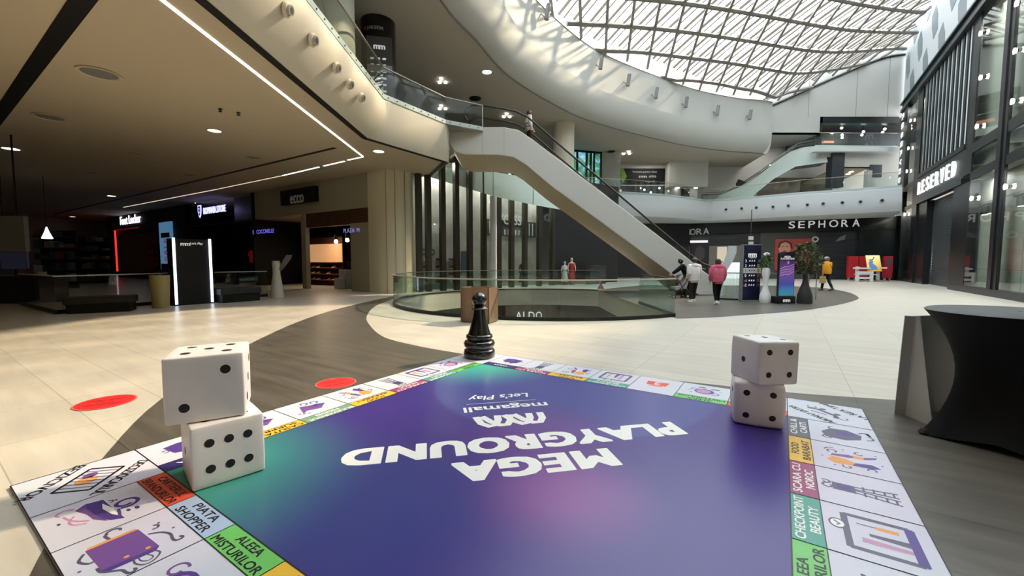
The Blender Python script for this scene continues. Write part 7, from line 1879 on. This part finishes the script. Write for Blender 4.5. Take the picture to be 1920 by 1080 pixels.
for x in (-0.35, 0.25):
    for s in (-0.24, 0.24):
        mb = MB(); p = c + Vector((x, s, 0.1)); mb.cyl(p + Vector((0, -0.02, 0)), p + Vector((0, 0.02, 0)), 0.1, 16); w_ = obj('wheel', mb, M_rubber, t, SM)
        mb = MB(); mb.cyl(p + Vector((0, -0.024, 0)), p + Vector((0, 0.024, 0)), 0.05, 12); obj('hub', mb, M_lgrey, w_, SM)
# directory column of the upper storey (seen over the balcony)
ZU = ZF
p = DP(716, 120, 19.5); cc = Vector((-5.3, 17.0, 0))
t = thing('directory_column', 'round black column with a grey directory and white lines of text on the upper left storey', 'column', Vector((cc.x, cc.y, ZU)))
mb = MB(); mb.lathe([(0.66, ZU), (0.66, ZC)], (cc.x, cc.y, 0), 40); obj('shaft', mb, mat('column_black', (16, 16, 18), 0.3), t, SM)
fr = Frame((cc.x + 0.22, cc.y - 0.74, ZU), (0.98, 0.19, 0))
mb = MB(); mb.fbox(fr, -0.42, 0, 0.5, 2.55, -0.05, 0.03); obj('directory', mb, mat('directory_grey', (86, 88, 90), 0.4), t)
mb = MB()
for k in range(2): mb.text('m', fr.sub(-0.06 + k * 0.2, 2.2, 0.033), cap=0.22, width=0.21, bold=0.05)
for r in range(6): 
    for q_ in range(3): mb.fpoly(fr, [(-0.3 + q_ * 0.22, 1.7 - r * 0.24), (-0.16 + q_ * 0.22, 1.7 - r * 0.24), (-0.17 + q_ * 0.22, 1.78 - r * 0.24), (-0.29 + q_ * 0.22, 1.77 - r * 0.24)], 0.033)
obj('lettering', mb, M_dw, t)
mb = MB(); mb.fbox(fr, -0.42, 1.25, 0.5, 1.5, 0.03, 0.036); obj('current_row', mb, M_lgrey, t)
mb = MB(); txt = 'JUMBOSTORE'
for i, ch in enumerate(txt):
    a = -math.pi / 2 - 0.35 + i * 0.1; f3 = Frame((cc.x + 0.665 * math.cos(a), cc.y + 0.665 * math.sin(a), ZU + 2.95), (-math.sin(a), math.cos(a), 0)); mb.text(ch, f3, cap=0.12, bold=0.02)
obj('brand_lettering', mb, mat('column_text', (170, 170, 170), 0.5), t)
mb = MB(); a = -math.pi / 2 - 0.5; f3 = Frame((cc.x + 0.665 * math.cos(a), cc.y + 0.665 * math.sin(a), ZU + 2.95), (-math.sin(a), math.cos(a), 0)); mb.fpoly(f3, [(-0.04, -0.06), (0.04, -0.06), (0.04, 0.06), (-0.04, 0.06)]); obj('brand_mark', mb, M_redp, t)
# pale lit panel behind the balcony glass and its wall
p = DP(782, 190, 26); mb = MB(); mb.box(p.x - 0.75, 26, ZU, p.x + 0.75, 26.2, ZU + 2.2)
tag(obj('partition', mb, mat('panel_cream', (200, 200, 176), 0.5)), 'pale cream partition panel behind the upper balcony glass', 'panel')
mb = MB(); mb.lathe([(1.05, ZU), (1.05, ZC)], (-5.95, 13.2, 0), 40); structure('column_pale', mb, mat('column_sage', (190, 192, 176), 0.5), SM)
# warning sticker on the railing glass
c = DP(1128, 536, 10.9); a = math.atan2(VC.y - c.y, VC.x - c.x)
rr = VR + 0.02; best = None
for k in range(400):
    th = math.pi + math.pi * k / 400; q = Vector((VC.x + rr * math.cos(th), VC.y + rr * math.sin(th))); d = ray(1128, 536)
    e = abs(q.x / q.y - d.x / d.y)
    if best is None or e < best[0]: best = (e, q, th)
q, th = best[1], best[2]; d = ray(1128, 537); z = CAM_H + d.z * q.y / d.y
fr = Frame((q.x, q.y, z), (-math.sin(th), math.cos(th), 0))
mb = MB(); mb.fpoly(fr, [(-0.1, -0.07), (0.1, -0.07), (0.0, 0.11)], 0.0); 
tag(obj('warning_sticker', mb, mat('sticker_brown', (110, 84, 80), 0.6)), 'small brown triangular warning sticker on the curved railing glass', 'sticker')
